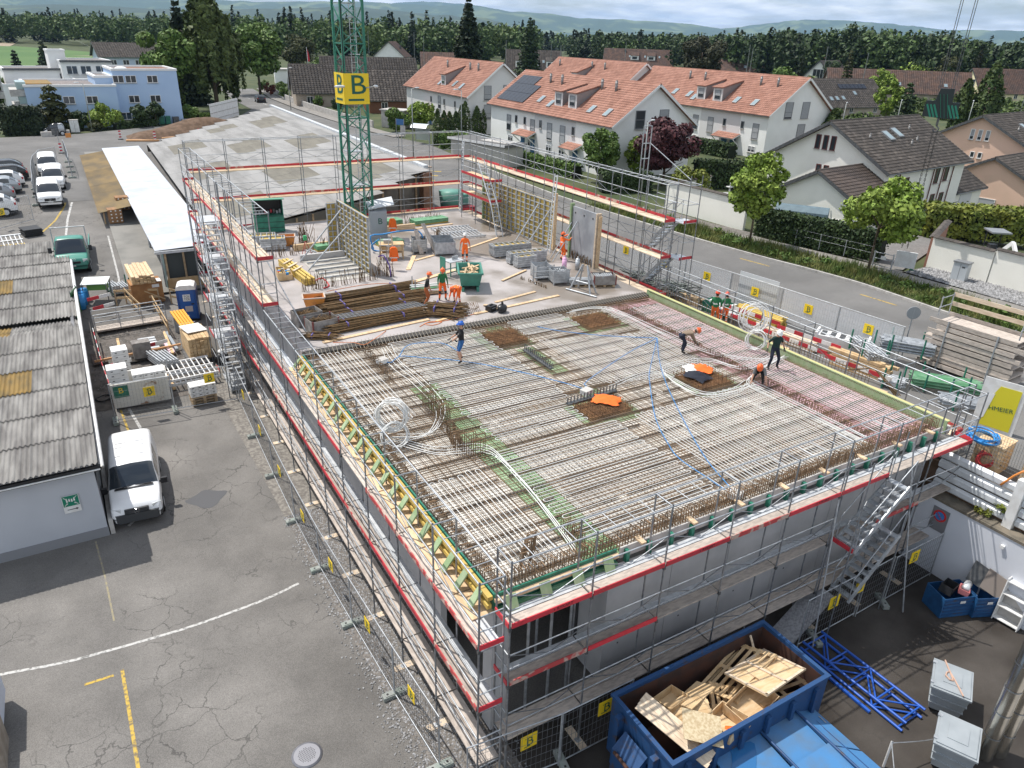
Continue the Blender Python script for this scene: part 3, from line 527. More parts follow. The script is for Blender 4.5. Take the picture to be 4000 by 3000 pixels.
# ================================================================ BUILDINGS
g=G();g.box(26.2,26.35,-60,74,-5.8,-1.55);g.build('earth_bank',soil,kind='structure')
WIN={}
def win_mesh(w_,h_,fm,mull,rail=0):
    k=(round(w_,2),round(h_,2),fm.name,mull,rail)
    if k not in WIN:
        g=G();f=.07
        g.box(-w_/2,w_/2,-.05,.02,0,f);g.box(-w_/2,w_/2,-.05,.02,h_-f,h_);g.box(-w_/2,-w_/2+f,-.05,.02,f,h_-f);g.box(w_/2-f,w_/2,-.05,.02,f,h_-f)
        for i in range(mull):x=-w_/2+w_*(i+1)/(mull+1);g.box(x-f*.6,x+f*.6,-.045,.02,f,h_-f)
        if rail:g.box(-w_/2+f,w_/2-f,-.045,.02,h_*rail-.03,h_*rail+.03)
        WIN[k]=g.mesh('window',fm)
    return WIN[k]
BL={}
def blind_mesh(w_,h_):
    k=(round(w_,2),round(h_,2))
    if k not in BL:
        g=G();n=max(4,int(h_/.11))
        for i in range(n):z=h_*i/n;g.add([(-w_/2,-.035,z),(w_/2,-.035,z),(w_/2,-.012,z+h_/n),(-w_/2,-.012,z+h_/n)],[(0,1,2,3)])
        BL[k]=g.mesh('blind',blind)
    return BL[k]
# face frame: origin, direction along the wall, outward normal
def put_window(parent,o,d,nrm,w_,h_,fm=frame_w,mull=1,sill=True,shut=0.,rail=0,name='window',gm=None):
    ang=math.atan2(d[1],d[0])
    # local x along d, local -y outward
    x=Vector(d).normalized();nn=Vector(nrm).normalized();M4=Matrix((x,-nn,Vector((0,0,1)))).transposed().to_4x4();M4.translation=Vector(o)
    wv=bpy.data.objects.new(name,win_mesh(w_,h_,fm,mull,rail));link(wv,parent);wv.matrix_local=M4
    PB('pane',wv,(0,-.004,h_/2),(w_-.1,.025,h_-.1),gm or glass)
    if shut>0:obj('blind',blind_mesh(w_-.12,(h_-.1)*shut),wv,(0,0,h_-.05-(h_-.1)*shut))
    if sill:PB('sill',wv,(0,-.06,-.04),(w_+.12,.18,.05),conc_l)
    return wv
def tile_arrays(p0,du,dv,nrm,cols,rows,tw,th,amp=.035):
    # tiles on a slope: p0 lower corner, du along the eave, dv up the slope (unit vectors)
    p0,du,dv,nrm=map(np.array,(p0,du,dv,nrm));c,r=np.meshgrid(np.arange(cols),np.arange(rows));c=c.ravel();r=r.ravel()
    pu=np.array([0,.3,.62,.98])*tw;hu=np.array([.2,1,.1,.2])*amp;V=[]
    for vv,lift in((0.,.055),(1.06,.012)):
        for k in range(4):V.append(p0+np.outer(c*tw+pu[k],du)+np.outer(r*th+vv*th,dv)+(hu[k]+lift)*nrm)
    for k in(0,3):V.append(p0+np.outer(c*tw+pu[k],du)+np.outer(r*th,dv)+.0*nrm)
    V=np.stack(V,1);n=len(c);base=np.array([[0,1,5,4],[1,2,6,5],[2,3,7,6],[8,9,3,0]]);F=(base[None]+(np.arange(n)*10)[:,None,None]).reshape(-1,4)
    return V.reshape(-1,3),F,n
TILE={}
def tiles(parent,p0,du,dv,L,S,tm,tw=.3,th=.36,solo=0,from_u1=False):
    du=Vector(du).normalized();dv=Vector(dv).normalized();nrm=du.cross(dv)
    if nrm.z<0:nrm=-nrm
    cols=int(L/tw);rows=int(S/th);tw=L/cols;th=S/rows
    V,F,n=tile_arrays(p0,du,dv,nrm,cols,rows,tw,th)
    if solo:
        k=(round(tw,3),round(th,3),tm.name)
        if k not in TILE:
            v0,f0,_=tile_arrays((0,0,0),(1,0,0),(0,1,0),(0,0,1),1,1,tw,th);TILE[k]=npmesh('tile',v0,f0.tolist(),tm)
        order=[(r,(cols-1-c)if from_u1 else c)for r in range(rows)for c in range(cols)];order=sorted(order,key=lambda t:t[0]*.8+(t[1]if not from_u1 else cols-1-t[1])*.35)[:solo];keep=np.ones(n,bool)
        Mx=Matrix((du,dv,nrm)if du.cross(dv).z>0 else(du,dv,nrm)).transposed().to_4x4()
        for r,c in order:
            keep[r*cols+c]=False;o=bpy.data.objects.new('roof_tile',TILE[k]);link(o,parent);M4=Mx.copy();M4.translation=Vector(p0)+du*(c*tw)+dv*(r*th)+nrm*random.uniform(-.004,.012);o.matrix_local=M4
        V=V.reshape(n,10,3)[keep].reshape(-1,3);m_=int(keep.sum());F=F[:m_*4]
    o=obj('roof_tiles',npmesh('roof_tiles',V,F,tm),parent,kind='stuff');return o
class House:
    def __init__(s,name,label,x,y,rot,L,W,zb,ze,zr,wm,tm,oh=.45,group=None,tw=.3,th=.36,soloA=0,soloB=0,rpos=.5,ztop=None,cat='house'):
        s.root=empty(name,(x,y,zb),R_(rot),label,cat,group);s.L,s.W,s.he,s.hr,s.oh=L,W,ze-zb,zr-zb,oh;s.ry=W*rpos;e,r=s.he,s.hr
        g=G();g.prism([(0,0,-.6),(0,W,-.6),(0,W,e),(0,s.ry,r-.05),(0,0,e)],(L,0,0));s.wall=g.build('wall',wm,s.root)
        s.sA=math.hypot(s.ry,r-e);s.sB=math.hypot(W-s.ry,r-e);s.dA=Vector((0,s.ry,r-e)).normalized();s.dB=Vector((0,s.ry-W,r-e)).normalized();s.nA=Vector((1,0,0)).cross(s.dA);s.nB=s.dB.cross(Vector((1,0,0)))
        g=G()
        for d,nn,y0,S in((s.dA,s.nA,0,s.sA),(s.dB,s.nB,W,s.sB)):
            a=Vector((-oh,y0,e))-d*oh;b_=Vector((-oh,y0,e))+d*S;g.prism([a,b_,b_+nn*.18,a+nn*.18],(L+2*oh,0,0))
        s.roof=g.build('roof',tm,s.root)
        for side,so in(('A',soloA),('B',soloB)):
            d,nn,y0,S=(s.dA,s.nA,0,s.sA)if side=='A' else(s.dB,s.nB,W,s.sB);p=Vector((-oh,y0,e))-d*oh+nn*.17;tiles(s.roof,p,(1,0,0),d,L+2*oh,S+oh,tm,tw,th,so)
        g=G();g.tube((-oh,s.ry,r+.2),(L+oh,s.ry,r+.2),.1,6);g.build('ridge_cap',tm,s.roof)
        for y0,d in((0,s.dA),(W,s.dB)):
            p=Vector((0,y0,e))-d*(oh+.02);g=G();g.tube((-oh,p.y,p.z+.08),(L+oh,p.y,p.z+.08),.075,6);g.build('gutter',zinc,s.roof)
        for x0 in(-oh-.03,L+oh-.02):
            for d,nn,y0,S in((s.dA,s.nA,0,s.sA),(s.dB,s.nB,W,s.sB)):
                a=Vector((x0,y0,e))-d*oh;b_=Vector((x0,y0,e))+d*S;g=G();g.prism([a-nn*.05,b_-nn*.05,b_+nn*.2,a+nn*.2],(.05,0,0));g.build('verge_board',frame_w if tm is tile_o else steel_d,s.roof)
    def win(s,face,u,z,w_,h_,**k):
        z=z-s.root.location.z
        o,d,nn={'A':((u,0,z),(1,0),(0,-1,0)),'B':((u,s.W,z),(-1,0),(0,1,0)),'G':((0,u,z),(0,-1),(-1,0,0)),'H':((s.L,u,z),(0,1),(1,0,0))}[face]
        return put_window(s.root,Vector(o)+Vector(nn)*.012,(*d,0),nn,w_,h_,**k)
    def door(s,face,u,z,w_,h_,m):
        z=z-s.root.location.z;o={'A':(u,-.03,z+h_/2),'B':(u,s.W+.03,z+h_/2),'G':(-.03,u,z+h_/2)}[face];sz=(w_,.06,h_)if face in 'AB' else(.06,w_,h_);d_=PB('door',s.root,o,sz,m);return d_
    def on(s,side,x,t,off=0.):
        d,nn,y0=(s.dA,s.nA,0)if side=='A' else(s.dB,s.nB,s.W);return Vector((x,y0,s.he))+d*t+nn*(.18+off)
    def skylight(s,side,x,t,w_=.8,h_=1.2,gm=None):
        d,nn=(s.dA,s.nA)if side=='A' else(s.dB,s.nB);c=s.on(side,x,t,.1);M4=Matrix((Vector((1,0,0)),d,nn if Vector((1,0,0)).cross(d).dot(nn)>0 else nn)).transposed().to_4x4();M4.translation=c
        o=bpy.data.objects.new('skylight',unit('box',zinc));link(o,s.root);o.matrix_local=M4@Matrix.Diagonal((w_,h_,.14,1));p=bpy.data.objects.new('pane',unit('box',gm or glass_l));link(p,o);p.location=(0,0,.48);p.scale=(.78,.82,.12)
    def chimney(s,x,t,side='B',h_=1.3,r=.16,sq=False):
        p=s.on(side,x,t,-.2);g=G()
        if sq:g.box(p.x-.35,p.x+.35,p.y-.35,p.y+.35,p.z,p.z+h_);g.box(p.x-.42,p.x+.42,p.y-.42,p.y+.42,p.z+h_,p.z+h_+.12)
        else:g.cyl(p.x,p.y,p.z,p.z+h_,r,10);g.cyl(p.x,p.y,p.z+h_-.28,p.z+h_-.2,r*1.15,10);g.cyl(p.x,p.y,p.z+h_,p.z+h_+.12,r*.75,10)
        g.build('chimney',mat('chimney_metal',(.24,.235,.23),.5,.4)if not sq else steel_d,s.root,True if not sq else False)
    def dormer(s,side,x,t,w_,h_,wm,tm,fm=frame_g,run=4.2,shut=.6):
        d,nn,y0=(s.dA,s.nA,0)if side=='A' else(s.dB,s.nB,s.W);sg=1 if side=='A' else -1;b_=s.on(side,x,t,-.1);fy=b_.y;top=b_.z+h_;by=fy+sg*run;slope=.1
        dm=bpy.data.objects.new('dormer',None);link(dm,s.root);g=G();back=Vector((0,by,s.on(side,x,t).z));zb_=s.he+((by if side=='A' else s.W-by))/max(s.ry,.1)*(s.hr-s.he)
        g.prism([(x-w_/2,fy,b_.z),(x-w_/2,fy,top),(x-w_/2,by,zb_+.25)],(w_,0,0));g.build('dormer_wall',zinc,dm)
        p0=Vector((x-w_/2-.12,fy-sg*.25,top));p1=Vector((x-w_/2-.12,by,zb_+.32));dv=(p1-p0);n2=Vector((1,0,0)).cross(dv).normalized();n2=n2 if n2.z>0 else -n2
        g=G();g.prism([p0,p1,p1+n2*.1,p0+n2*.1],(w_+.24,0,0));rf=g.build('dormer_roof',tm,dm);tiles(rf,p0+n2*.09,(1,0,0),dv,w_+.24,dv.length,tm,.3,.36)
        put_window(dm,(x,fy-sg*.02,b_.z+h_*.2),(sg,0,0),(0,-sg,0),w_*.62,h_*.66,fm=fm,mull=0,sill=False,shut=shut)
        PB('dormer_front',dm,(x,fy-sg*.005,b_.z+h_/2-.05),(w_,.03,h_+.05),wm)
def canopy(h,face,u,z,w_,dep,tm,post=frame_w):
    z=z-h.root.location.z;sg=1 if face=='B' else -1;y0=h.W if face=='B' else 0;c=bpy.data.objects.new('porch_roof',None);link(c,h.root)
    p0=Vector((u-w_/2,y0+sg*dep,z));p1=Vector((u-w_/2,y0,z+dep*.45));dv=p1-p0;n2=Vector((1,0,0)).cross(dv).normalized();n2=n2 if n2.z>0 else -n2
    g=G();g.prism([p0,p1,p1+n2*.12,p0+n2*.12],(w_,0,0));g.build('porch_slab',frame_w,c);tiles(c,p0+n2*.11,(1,0,0),dv,w_,dv.length,tm)
    for xx in(u-w_/2+.12,u+w_/2-.12):BR('bracket',c,(xx,y0+sg*dep*.9,z),(xx,y0+sg*.03,z-.9),.1,.1,post)
# --- white row houses with orange roofs (ridge along +Y, facade B faces the road)
blue_door=mat('blue_door',(.03,.12,.25),.5)
def row_house(label,x,y,rot,L,W,ze,zr,specs):
    h=House('row_house',label,x,y,rot,L,W,-1.5,ze,zr,plaster_w,tile_o,.5,'white row houses with orange roofs')
    return h
def tall(h,u,z,shut=.8):h.win('B',u,z,1.15,2.0,fm=frame_g,mull=0,shut=shut,rail=.45)
def small(h,u,z):h.win('B',u,z,.6,.95,fm=frame_g,mull=0)
h=row_house('white row house with solar panels and paired dormers facing the road',62.9,66.3,88.4,28.8,11.2,4,8,0)
for u,s_ in((13,.9),(10,1),(17.2,.7)):tall(h,u,.95,s_)
for u in(19.2,15.2,7.7,21.5):small(h,u,2.1)
for u in(13,10,17.6,23):h.win('B',u,-.6,1.3,1,fm=frame_w,mull=1,shut=.3)
tall(h,23.5,.95,.6);canopy(h,'B',18.3,.8,4.2,1.3,tile_o);canopy(h,'B',7.2,.6,3.2,1.3,tile_o);h.door('B',17,-1.5,1,2.05,blue_door);h.door('B',19.6,-1.5,1,2.05,blue_door);h.door('B',7,-1.5,1,2.05,blue_door)
for u in(12.8,9.7):h.dormer('B',u,1.25,1.8,1.75,plaster_g,tile_o,run=3.4)
for u,t in((17.6,1.9),(14.6,1.4),(5.9,1.6),(2.6,1.5)):h.skylight('B',u,t)
for u in(19.8,17,8.2,5.4):h.chimney(u,4.9)
g=G()
panel_i=0
for r in range(3):
    for c in range(7):
        if r+c*.45>4.0:continue
        o=h.on('B',27.9-c*1.02-.5,.7+r*1.72+.85,.12);M4=Matrix((Vector((1,0,0)),h.dB,h.nB)).transposed().to_4x4();M4.translation=o;q=bpy.data.objects.new('solar_panel',unit('box',solar));link(q,h.root);q.matrix_local=M4@Matrix.Diagonal((.99,1.68,.05,1))
h.win('G',11.2-3.6,3.55,1.3,1.95,fm=frame_g,mull=0,shut=0,rail=.5);h.win('G',11.2-6.9,3.6,1.3,1.95,fm=frame_g,mull=0,shut=1);PB('facade_band',h.root,(12,11.203,2.7),(9.5,.01,5.3),plaster_g)
h=row_house('white row house with orange roof behind the purple maple, twin blue doors',92.3,70.4,88,32,11.8,4.1,8.4,0)
for u,z,s_ in((14,.8,.7),(10.8,.8,1),(2,.8,.95),(18,.8,.8)):tall(h,u,z,s_)
for u in(8,4.5):small(h,u,1.9)
for u in(10.5,2.2,14.2):h.win('B',u,-.9,1.3,.8,fm=frame_w,mull=1,shut=.6)
canopy(h,'B',6.8,.45,4.4,1.3,tile_o);h.door('B',5.9,-1.5,1.1,2,blue_door);h.door('B',7.6,-1.5,1.1,2,blue_door);PB('facade_band',h.root,(9,11.803,2.7),(8,.01,5.3),plaster_g)
for u in(14.4,10.9):h.dormer('B',u,1.0,1.9,1.9,plaster_g,tile_o,run=3.6)
for u,t in((17.5,1.8),(15.9,1.3),(7.5,1.7),(4,1.6),(21,2)):h.skylight('B',u,t)
for u in(21,17.6,6.3,3.2):h.chimney(u,5)
h.win('G',11.8-3.4,3.5,1.4,2.1,fm=frame_g,mull=0,shut=.9,rail=.4);h.win('G',11.8-6.5,3.5,1.4,2.1,fm=frame_g,mull=0,shut=1);h.win('G',11.8-6.3,1.1,1.4,1.7,fm=frame_g,mull=0,shut=1)
h=row_house('greyish row house with orange roof nearest to the crane mast',65.6,105.4,88,26,11.4,4,8.5,0);h.wall.data.materials[0]=plaster_g
tall(h,11,1.3,.7);[small(h,u,2)for u in(14.5,9,4.8)];canopy(h,'B',15.6,.6,3.4,1.2,tile_o);canopy(h,'B',8,-.2,2,1.2,tile_o);h.door('B',15,-1.5,1,2,blue_door);h.dormer('B',11.2,1.1,1.8,1.7,plaster_g,tile_o,run=3.6)
for u,t in((13,1.6),(7.5,1.8),(4.5,1.5)):h.skylight('B',u,t)
for u in(16.5,7.6,4.6):h.chimney(u,5)
for u,z in((11.4-3.3,3.4),(11.4-3.3,.7),(11.4-6.6,3.5),(11.4-6.6,.7)):h.win('G',u,z,1.25,2.1,fm=frame_g,mull=0,shut=.9,rail=.4)
h=row_house('orange roofed row house showing only its roof between the two nearer ones',91.5,103,88,27,11.4,4.2,8.8,0);h.dormer('B',14,1.2,1.9,1.8,plaster_g,tile_o,run=3.6);[h.chimney(u,5)for u in(24,13,9)];h.win('G',4.6,2.4,1.3,1.5,fm=frame_g,mull=0,shut=.5)
# --- cream house with dark roof
h=House('detached_house','cream white house with mossy dark tiled roof and triple gable window',60.4,39.4,7,15,11.6,-2,2.9,6.25,plaster_c,tile_d,.55,soloA=300,th=.38)
for k in range(3):h.win('G',6.9-k*.75,3.95,.5,1.25,fm=frame_r,mull=0,shut=0)
for k in range(2):h.win('G',6.35-k*.75,1.7,.5,.95,fm=frame_r,mull=0)
for u,z,hh_ in((3.9,.6,1.5),(9.6,1.1,1.5),(11.4,1.2,1.5),(9.8,-1.4,1.5),(11.6,-1.4,1.5),(1.6,.5,1.6)):h.win('A',u,z,.8,hh_,fm=frame_r,mull=0)
h.door('A',7.2,-1.95,1.5,2.1,mat('door_glass',(.3,.32,.33),.3));text('house_number',h.root,'3',.35,steel_d,(7.6,-.04,2.35),(1,0,0),(0,0,1))
for u in(2.4,8.7,10.6,12.6):PT('downpipe',h.root,(u,-.08,-.5),(u,-.08,4.7),.05,frame_r)
for u,t in((5.6,4.1),(7.6,4.4)):h.skylight('A',u,t,.9,1.3)
for u,t in((2.5,4.0),(8,2.6),(9.6,3.0),(10.6,4.7)):h.chimney(u,t,'A',.55,.09)
p=h.on('B',5,3.2,-.1);g=G();g.box(4.6,5.4,p.y-.4,p.y+.4,p.z-.3,p.z+.6);g.cyl(5,p.y,p.z+.6,p.z+.8,.3,10);g.cyl(5,p.y,p.z+.85,p.z+1.0,.3,10);g.sphere((5,p.y,p.z+1),.3,rz=.2,z0=0);g.build('chimney',frame_w,h.root)
h2=House('garage_annex','small white garage with dark brown tiled roof in front of the cream house',54.2,36.6,7,7.5,8.6,-1.6,.75,3.0,plaster_c,mat('garage_tile',(.075,.055,.045),.7,isl=.15,rnd=.15),.4,soloA=250,th=.36,cat='garage');h2.door('G',2,-1.55,1.2,1.1,frame_w)
# --- pink house and annex
h=House('detached_house','salmon pink house with dark tiled roof and triple gable window',94.2,44.8,7,16,11.4,-3.9,2.55,5.5,plaster_p,tile_d,.55,soloA=0,th=.38)
for k in range(3):h.win('G',6.5-k*.85,2.9,.5,1.2,fm=frame_w,mull=0,shut=.7)
for k in range(2):h.win('G',5.9-k*.85,.9,.5,.7,fm=frame_w,mull=0)
h.skylight('A',5,3.5,.9,1.4);h.chimney(2.5,3,'A',.6,.1)
h=House('garage_annex','salmon pink garage with dark tiled roof below the pink house',86,39.9,7,9,7.6,-4,.2,2.1,plaster_p,tile_d,.4,soloA=280,th=.38,cat='garage');h.win('G',6.1,-.9,1.05,.7,fm=frame_w,mull=1);h.door('A',2.6,-3.9,3,2.3,mat('garage_door',(.4,.43,.46),.5));h.win('G',3.6,-2.9,1.8,.9,fm=frame_w,mull=0,gm=mat('grey_panel',(.42,.44,.47),.5))
h=House('carport_annex','low garage with dark tiled roof between the cream and pink houses',75.8,41.6,7,6,6,-2.6,-.3,1.4,plaster_c,tile_d,.4,cat='garage',th=.38);h.door('A',2.5,-2.6,2.6,1.9,mat('garage_door_white',(.62,.63,.64),.5))
# --- background houses
def bg_house(label,cx,cy,rot,L,W,ze,zr,wm,tm,wins=3,extra=None,zb=-1.9):
    c,s_=math.cos(R_(rot)),math.sin(R_(rot));x=cx-c*L/2+s_*W/2;y=cy-s_*L/2-c*W/2
    h=House('village_house',label,x,y,rot,L,W,zb,ze,zr,wm,tm,.6,'houses of the village behind',tw=.6,th=.5)
    for i in range(wins):h.win('A',L*(i+.5)/wins,zb+1,1.2,1.3,mull=1)
    return h
h=bg_house('brown timber house with long dark roof behind the crane',60.5,143.5,-12,17,10,1,5.7,mat('timber',(.16,.07,.035),.8),tile_d);h.skylight('A',8,2.6);h.skylight('A',10,1)
h=bg_house('long dark tiled roof left of the brown timber house',50.5,160,-10,16,11,1.2,5.9,beige,tile_d);h.skylight('A',12,1.6)
h=bg_house('dark roofed house standing behind the green crane mast',68,186,-14,22,10,2.2,6.6,plaster_g,tile_d);h.skylight('A',9,3)
h=bg_house('brick red roof to the right of the flat bungalow',121,254,-22,16,11,1.5,6.3,beige,tile_b)
h=bg_house('dark house with white gable and dormer behind the flat bungalow',132,330,55,13,13,3,8.5,plaster_w,tile_b);h.chimney(7,4,'A',1.6,sq=True)
h=bg_house('slate grey roof with white pointed dormers in the middle distance',153,247,-28,19,12,1.2,7.8,beige,tile_d)
for u in(4,10,15):h.dormer('A',u,1.4,2.2,2.2,plaster_w,tile_d,frame_w,run=3,shut=0)
for u in(8,13):h.skylight('A',u,4)
h=bg_house('wide brown double house with two white box dormers',256,314,-42,33,13,.6,8,beige,tile_b)
for u in(15,23):h.dormer('A',u,3.4,4,2,plaster_w,tile_b,frame_w,run=3,shut=0)
for u in(12.5,20,27):h.skylight('A',u,5.5)
h.chimney(10,8,'A',1.3,sq=True)
h=bg_house('dark brown roof just behind the largest orange roof',262,251,-45,22,12,.4,5.4,beige,tile_b);h.skylight('A',13,4,1.2,1.5);h.skylight('A',17,4.5)
h=bg_house('brown hipped roof behind the dark roof near the forest',352,338,-50,24,14,1,8.5,beige,tile_b);h.skylight('A',9,4,1.2,1.4);h.skylight('A',14,4.5,1.2,1.4)
h=bg_house('beige house with dark roof, solar panels and skylights behind the orange gable',153,117.5,-4,23,12,.5,5.6,beige,tile_d);[h.skylight('A',u,t,.9,1.1)for u,t in((6.2,2),(8,2.1),(10,2.2),(14.5,3.6))]
for k in range(7):o=h.on('A',11.2+k*1.25,5.6,.12);M4=Matrix((Vector((1,0,0)),h.dA,h.nA)).transposed().to_4x4();M4.translation=o;q=bpy.data.objects.new('solar_panel',unit('box',solar));link(q,h.root);q.matrix_local=M4@Matrix.Diagonal((1.15,1.3,.06,1))
h=bg_house('long brown terrace roof behind the solar panel house',222,149,-40,40,12,.5,6.2,beige,tile_b);[h.skylight('A',u,3,1,1.2)for u in(14,20,33)]
h=bg_house('white gabled house with big glazed triangle window',250,196,20,20,12,1,7.4,plaster_w,tile_d);h.win('G',6,1.5,4,3.2,mull=2);h.win('G',6,-1,4,2,mull=2)
h=bg_house('left red tiled roof in front of the wood',300,238,-32,26,12,1,8.4,beige,tile_r)
h=bg_house('right red tiled roof with balcony in front of the wood',330,221,-38,30,12,1,8.2,beige,tile_r);h.dormer('A',15,2.5,8,2.2,plaster_w,tile_r,frame_w,run=4,shut=0)
h=bg_house('cream house with long brown roof at the upper edge of the village',262,138,-24,24,12,.8,7.2,plaster_y,tile_b);[h.skylight('A',u,4,1,1.2)for u in(8,17)];[h.win('G',u,1.5,1.3,2.8,mull=0)for u in(4.5,7.5)]
# flat bungalow
fb=empty('bungalow',(100,268,-1.9),R_(-24),'flat roofed beige bungalow behind the village roofs','house');g=G();g.box(-14,14,-5,5,0,5.6);g.build('wall',beige,fb);g=G();g.box(-14.6,14.6,-5.7,5.6,5.6,6.1);g.build('roof',gravel_roof,fb)
for i in range(6):put_window(fb,(-11+i*4.3,-5.02,2.9),(1,0,0),(0,-1,0),2,1.4)
# --- blue and white apartment blocks on the far side of the street
def flat_block(name,label,x,y,z,rot,boxes,wm,group=None):
    r=empty(name,(x,y,z),R_(rot),label,'apartment block',group)
    for(x0,x1,y0,y1,h_)in boxes:
        g=G();g.box(x0,x1,y0,y1,-.3,h_);g.build('wall',wm,r);g=G();g.box(x0+.3,x1-.3,y0+.3,y1-.3,h_-.02,h_+.06);g.build('roof_surface',gravel_roof,r)
        g=G();[g.box(*b_)for b_ in((x0-.1,x1+.1,y0-.1,y0+.3,h_,h_+.3),(x0-.1,x1+.1,y1-.3,y1+.1,h_,h_+.3),(x0-.1,x0+.3,y0+.3,y1-.3,h_,h_+.3),(x1-.3,x1+.1,y0+.3,y1-.3,h_,h_+.3))];g.build('parapet',frame_w,r)
    return r
bb=flat_block('apartment_block','pale blue flat roofed apartment block facing the street',-3.2,128.8,-1.5,3,[(0,11.6,1.2,15,5.5),(11.62,20.6,2.6,13,7.6),(9.2,11.61,3.2,13,6.6)],plaster_b)
for x,z,y0 in((5.2,3.2,1.2),(8.2,3.2,1.2),(14,5.9,2.6),(17,5.9,2.6),(14,3.1,2.6),(17,3.1,2.6),(12.5,.7,2.6),(12.3,5.9,2.6)):put_window(bb,(x,y0-.012,z),(1,0,0),(0,-1,0),1.5,1.05,mull=1)
PB('entrance',bb,(12.6,2.58,.7),(1.8,.06,1.4),mat('entrance_dark',(.05,.08,.1),.4))
for k in range(3):PB('balcony_front',bb,(-.9,4.5,.9+k*1.9),(1.8,5,.9),conc_l);PB('balcony_side',bb,(-.9,1.9,.9+k*1.9),(1.8,.12,.9),conc_l);PB('balcony_recess',bb,(-.3,4.5,1.85+k*1.9),(1.2,5,.95),mat('balcony_glass',(.36,.46,.45),.2))
PB('sedum_bed',bb,(2,10,5.64),(3.4,9,.1),sedum);PB('sedum_bed',bb,(16.6,8.4,7.71),(7,6,.1),mat('red_gravel',(.2,.1,.07),.9));g=G();g.sphere((13.3,6,7.7),.9,.7,.35,z0=0);g.build('roof_dome',frame_w,bb,True)
wb=flat_block('apartment_block','stepped white flat roofed apartment block behind the blue one',-7,158,-1.5,6,[(0,11,0,12,3.9),(.8,10.4,3,12,6.2),(10.6,20,-2,12,4.8),(9.4,17.6,1,12,7.6),(8.2,10.9,5,9,9.2)],plaster_w)
for x,z in((11,5.6),(13.2,5.6),(15.6,5.6)):put_window(wb,(x,.98,z),(1,0,0),(0,-1,0),1.7,1.4)
put_window(wb,(9.6,2.98,4.4),(1,0,0),(0,-1,0),1,1.3)
for k in range(2):PB('balcony_front',wb,(-.8,4,2.4+k*2.2),(1.6,8,1),conc_l)
PB('roof_edge',wb,(5.6,2.8,6.35),(9.8,.4,.35),steel_d);PB('roof_edge',wb,(13.5,.8,7.75),(8.4,.4,.35),steel_d)
sb=House('apartment_block','long pale blue block with dark pitched roof near the field',12.5,233,6,24,11,-1.5,4.6,7.6,mat('blue_grey_render',(.5,.56,.7),.9),tile_d,.6,tw=.6,th=.5,cat='apartment block')
for u,z in((3,2.6),(6,2.6),(9,2.6),(16.5,2.7)):sb.win('A',u,z,1.5,1.2)
for u,z in((12.5,1.2),(16.8,.2),(3.4,.2),(6.4,.2)):sb.win('A',u,z,2 if u==12.5 else 1.5,1.3,mull=2)
lb=flat_block('apartment_block','beige building cut by the edge of the photo behind the parking lane',-19,170,-1.5,4,[(0,9,0,10,6.6)],beige);[put_window(lb,(6.5,-.012,z),(1,0,0),(0,-1,0),1.2,1.8,mull=1)for z in(1,4)]
# --- warehouse hall with fibre cement roof
hall=empty('warehouse',(0,0,0),0,'low warehouse hall with vast grey corrugated roof and pale patches','warehouse')
eternit=mat('fibre_cement',(.31,.305,.3),.9,0,(.23,.227,.222),1.2,stretch=(1,.12,1),bump=.2,bs=9,rnd=.06);eternit_p=mat('translucent_patch',(.19,.178,.148),.85,0,(.15,.14,.118),1.5,stretch=(1,.2,1))
P0=np.array([7.7,53.5,-.62]);UX_=np.array([18.3,1.0,2.65]);ux=UX_/np.linalg.norm(UX_);vy_=np.array([.02,1.,0]);nn_=np.cross(ux,vy_);nn_/=np.linalg.norm(nn_)
def hall_pt(a,b_):return P0+ux*a+vy_*b_
def hall_sheet(a0,a1,b0,b1,m,up=0.):
    nw=max(6,int((b1-b0)/.18)*2);bs_=np.linspace(b0,b1,nw+1);wv=.03*np.cos(np.arange(nw+1)*math.pi);V=[]
    for a in(a0,a1+.06):V+=[hall_pt(a,b_)+nn_*(w_+up+(.02 if a==a0 else 0))for b_,w_ in zip(bs_,wv)]
    k=nw+1;F=np.array([(i,i+1,k+i+1,k+i)for i in range(nw)]);return obj('roof_sheet',npmesh('roof_sheet',V,F,m),hall)
for i in range(10):
    a0,a1=18.6*i/10,18.6*(i+1)/10;near=max(0,(a0-11.0)*.62);far=48.5+a0*.78;nb=15
    for j in range(nb):
        b0,b1=near+(far-near)*j/nb,near+(far-near)*(j+1)/nb;patch=i>0 and(i-1)%3<2 and(j-1-2*(((i-1)//3)%2))%5<2 and 0<j<14;hall_sheet(a0,a1,b0,b1,eternit_p if patch else eternit)
g=G();a=hall_pt(18.7,4.8);b_=hall_pt(18.7,63);g.bar(a+[0.1,0,.1],b_+[.1,0,.1],.45,.25);g.build('ridge_gutter',alu,hall);g=G();g.bar(a+[.5,0,.05],b_+[.5,0,.05],.3,.1);g.build('ridge_board',mat('rusty_board',(.35,.24,.16),.9,0,(.5,.45,.4),1),hall)
g=G();c_=[hall_pt(0,0),hall_pt(11,0),hall_pt(18.6,4.8)]
for p,q in zip(c_,c_[1:]):g.add([p+[0,.15,-.15],q+[0,.15,-.15],(q[0],q[1]+.15,-3.6),(p[0],p[1]+.15,-3.6)],[(0,1,2,3)])
p,q=hall_pt(18.6,4.8),hall_pt(18.6,63);g.add([p-[0,0,.1],q-[0,0,.1],(q[0],q[1],-1.6),(p[0],p[1],-1.6)],[(0,1,2,3)]);q2=hall_pt(0,48.5);g.add([q-[0,0,.1],q2-[0,0,.1],(q2[0],q2[1],-2),(q[0],q[1],-1.6)],[(0,1,2,3)]);g.build('wall',mat('hall_wall',(.2,.18,.15),.9,0,(.13,.12,.1),1),hall)
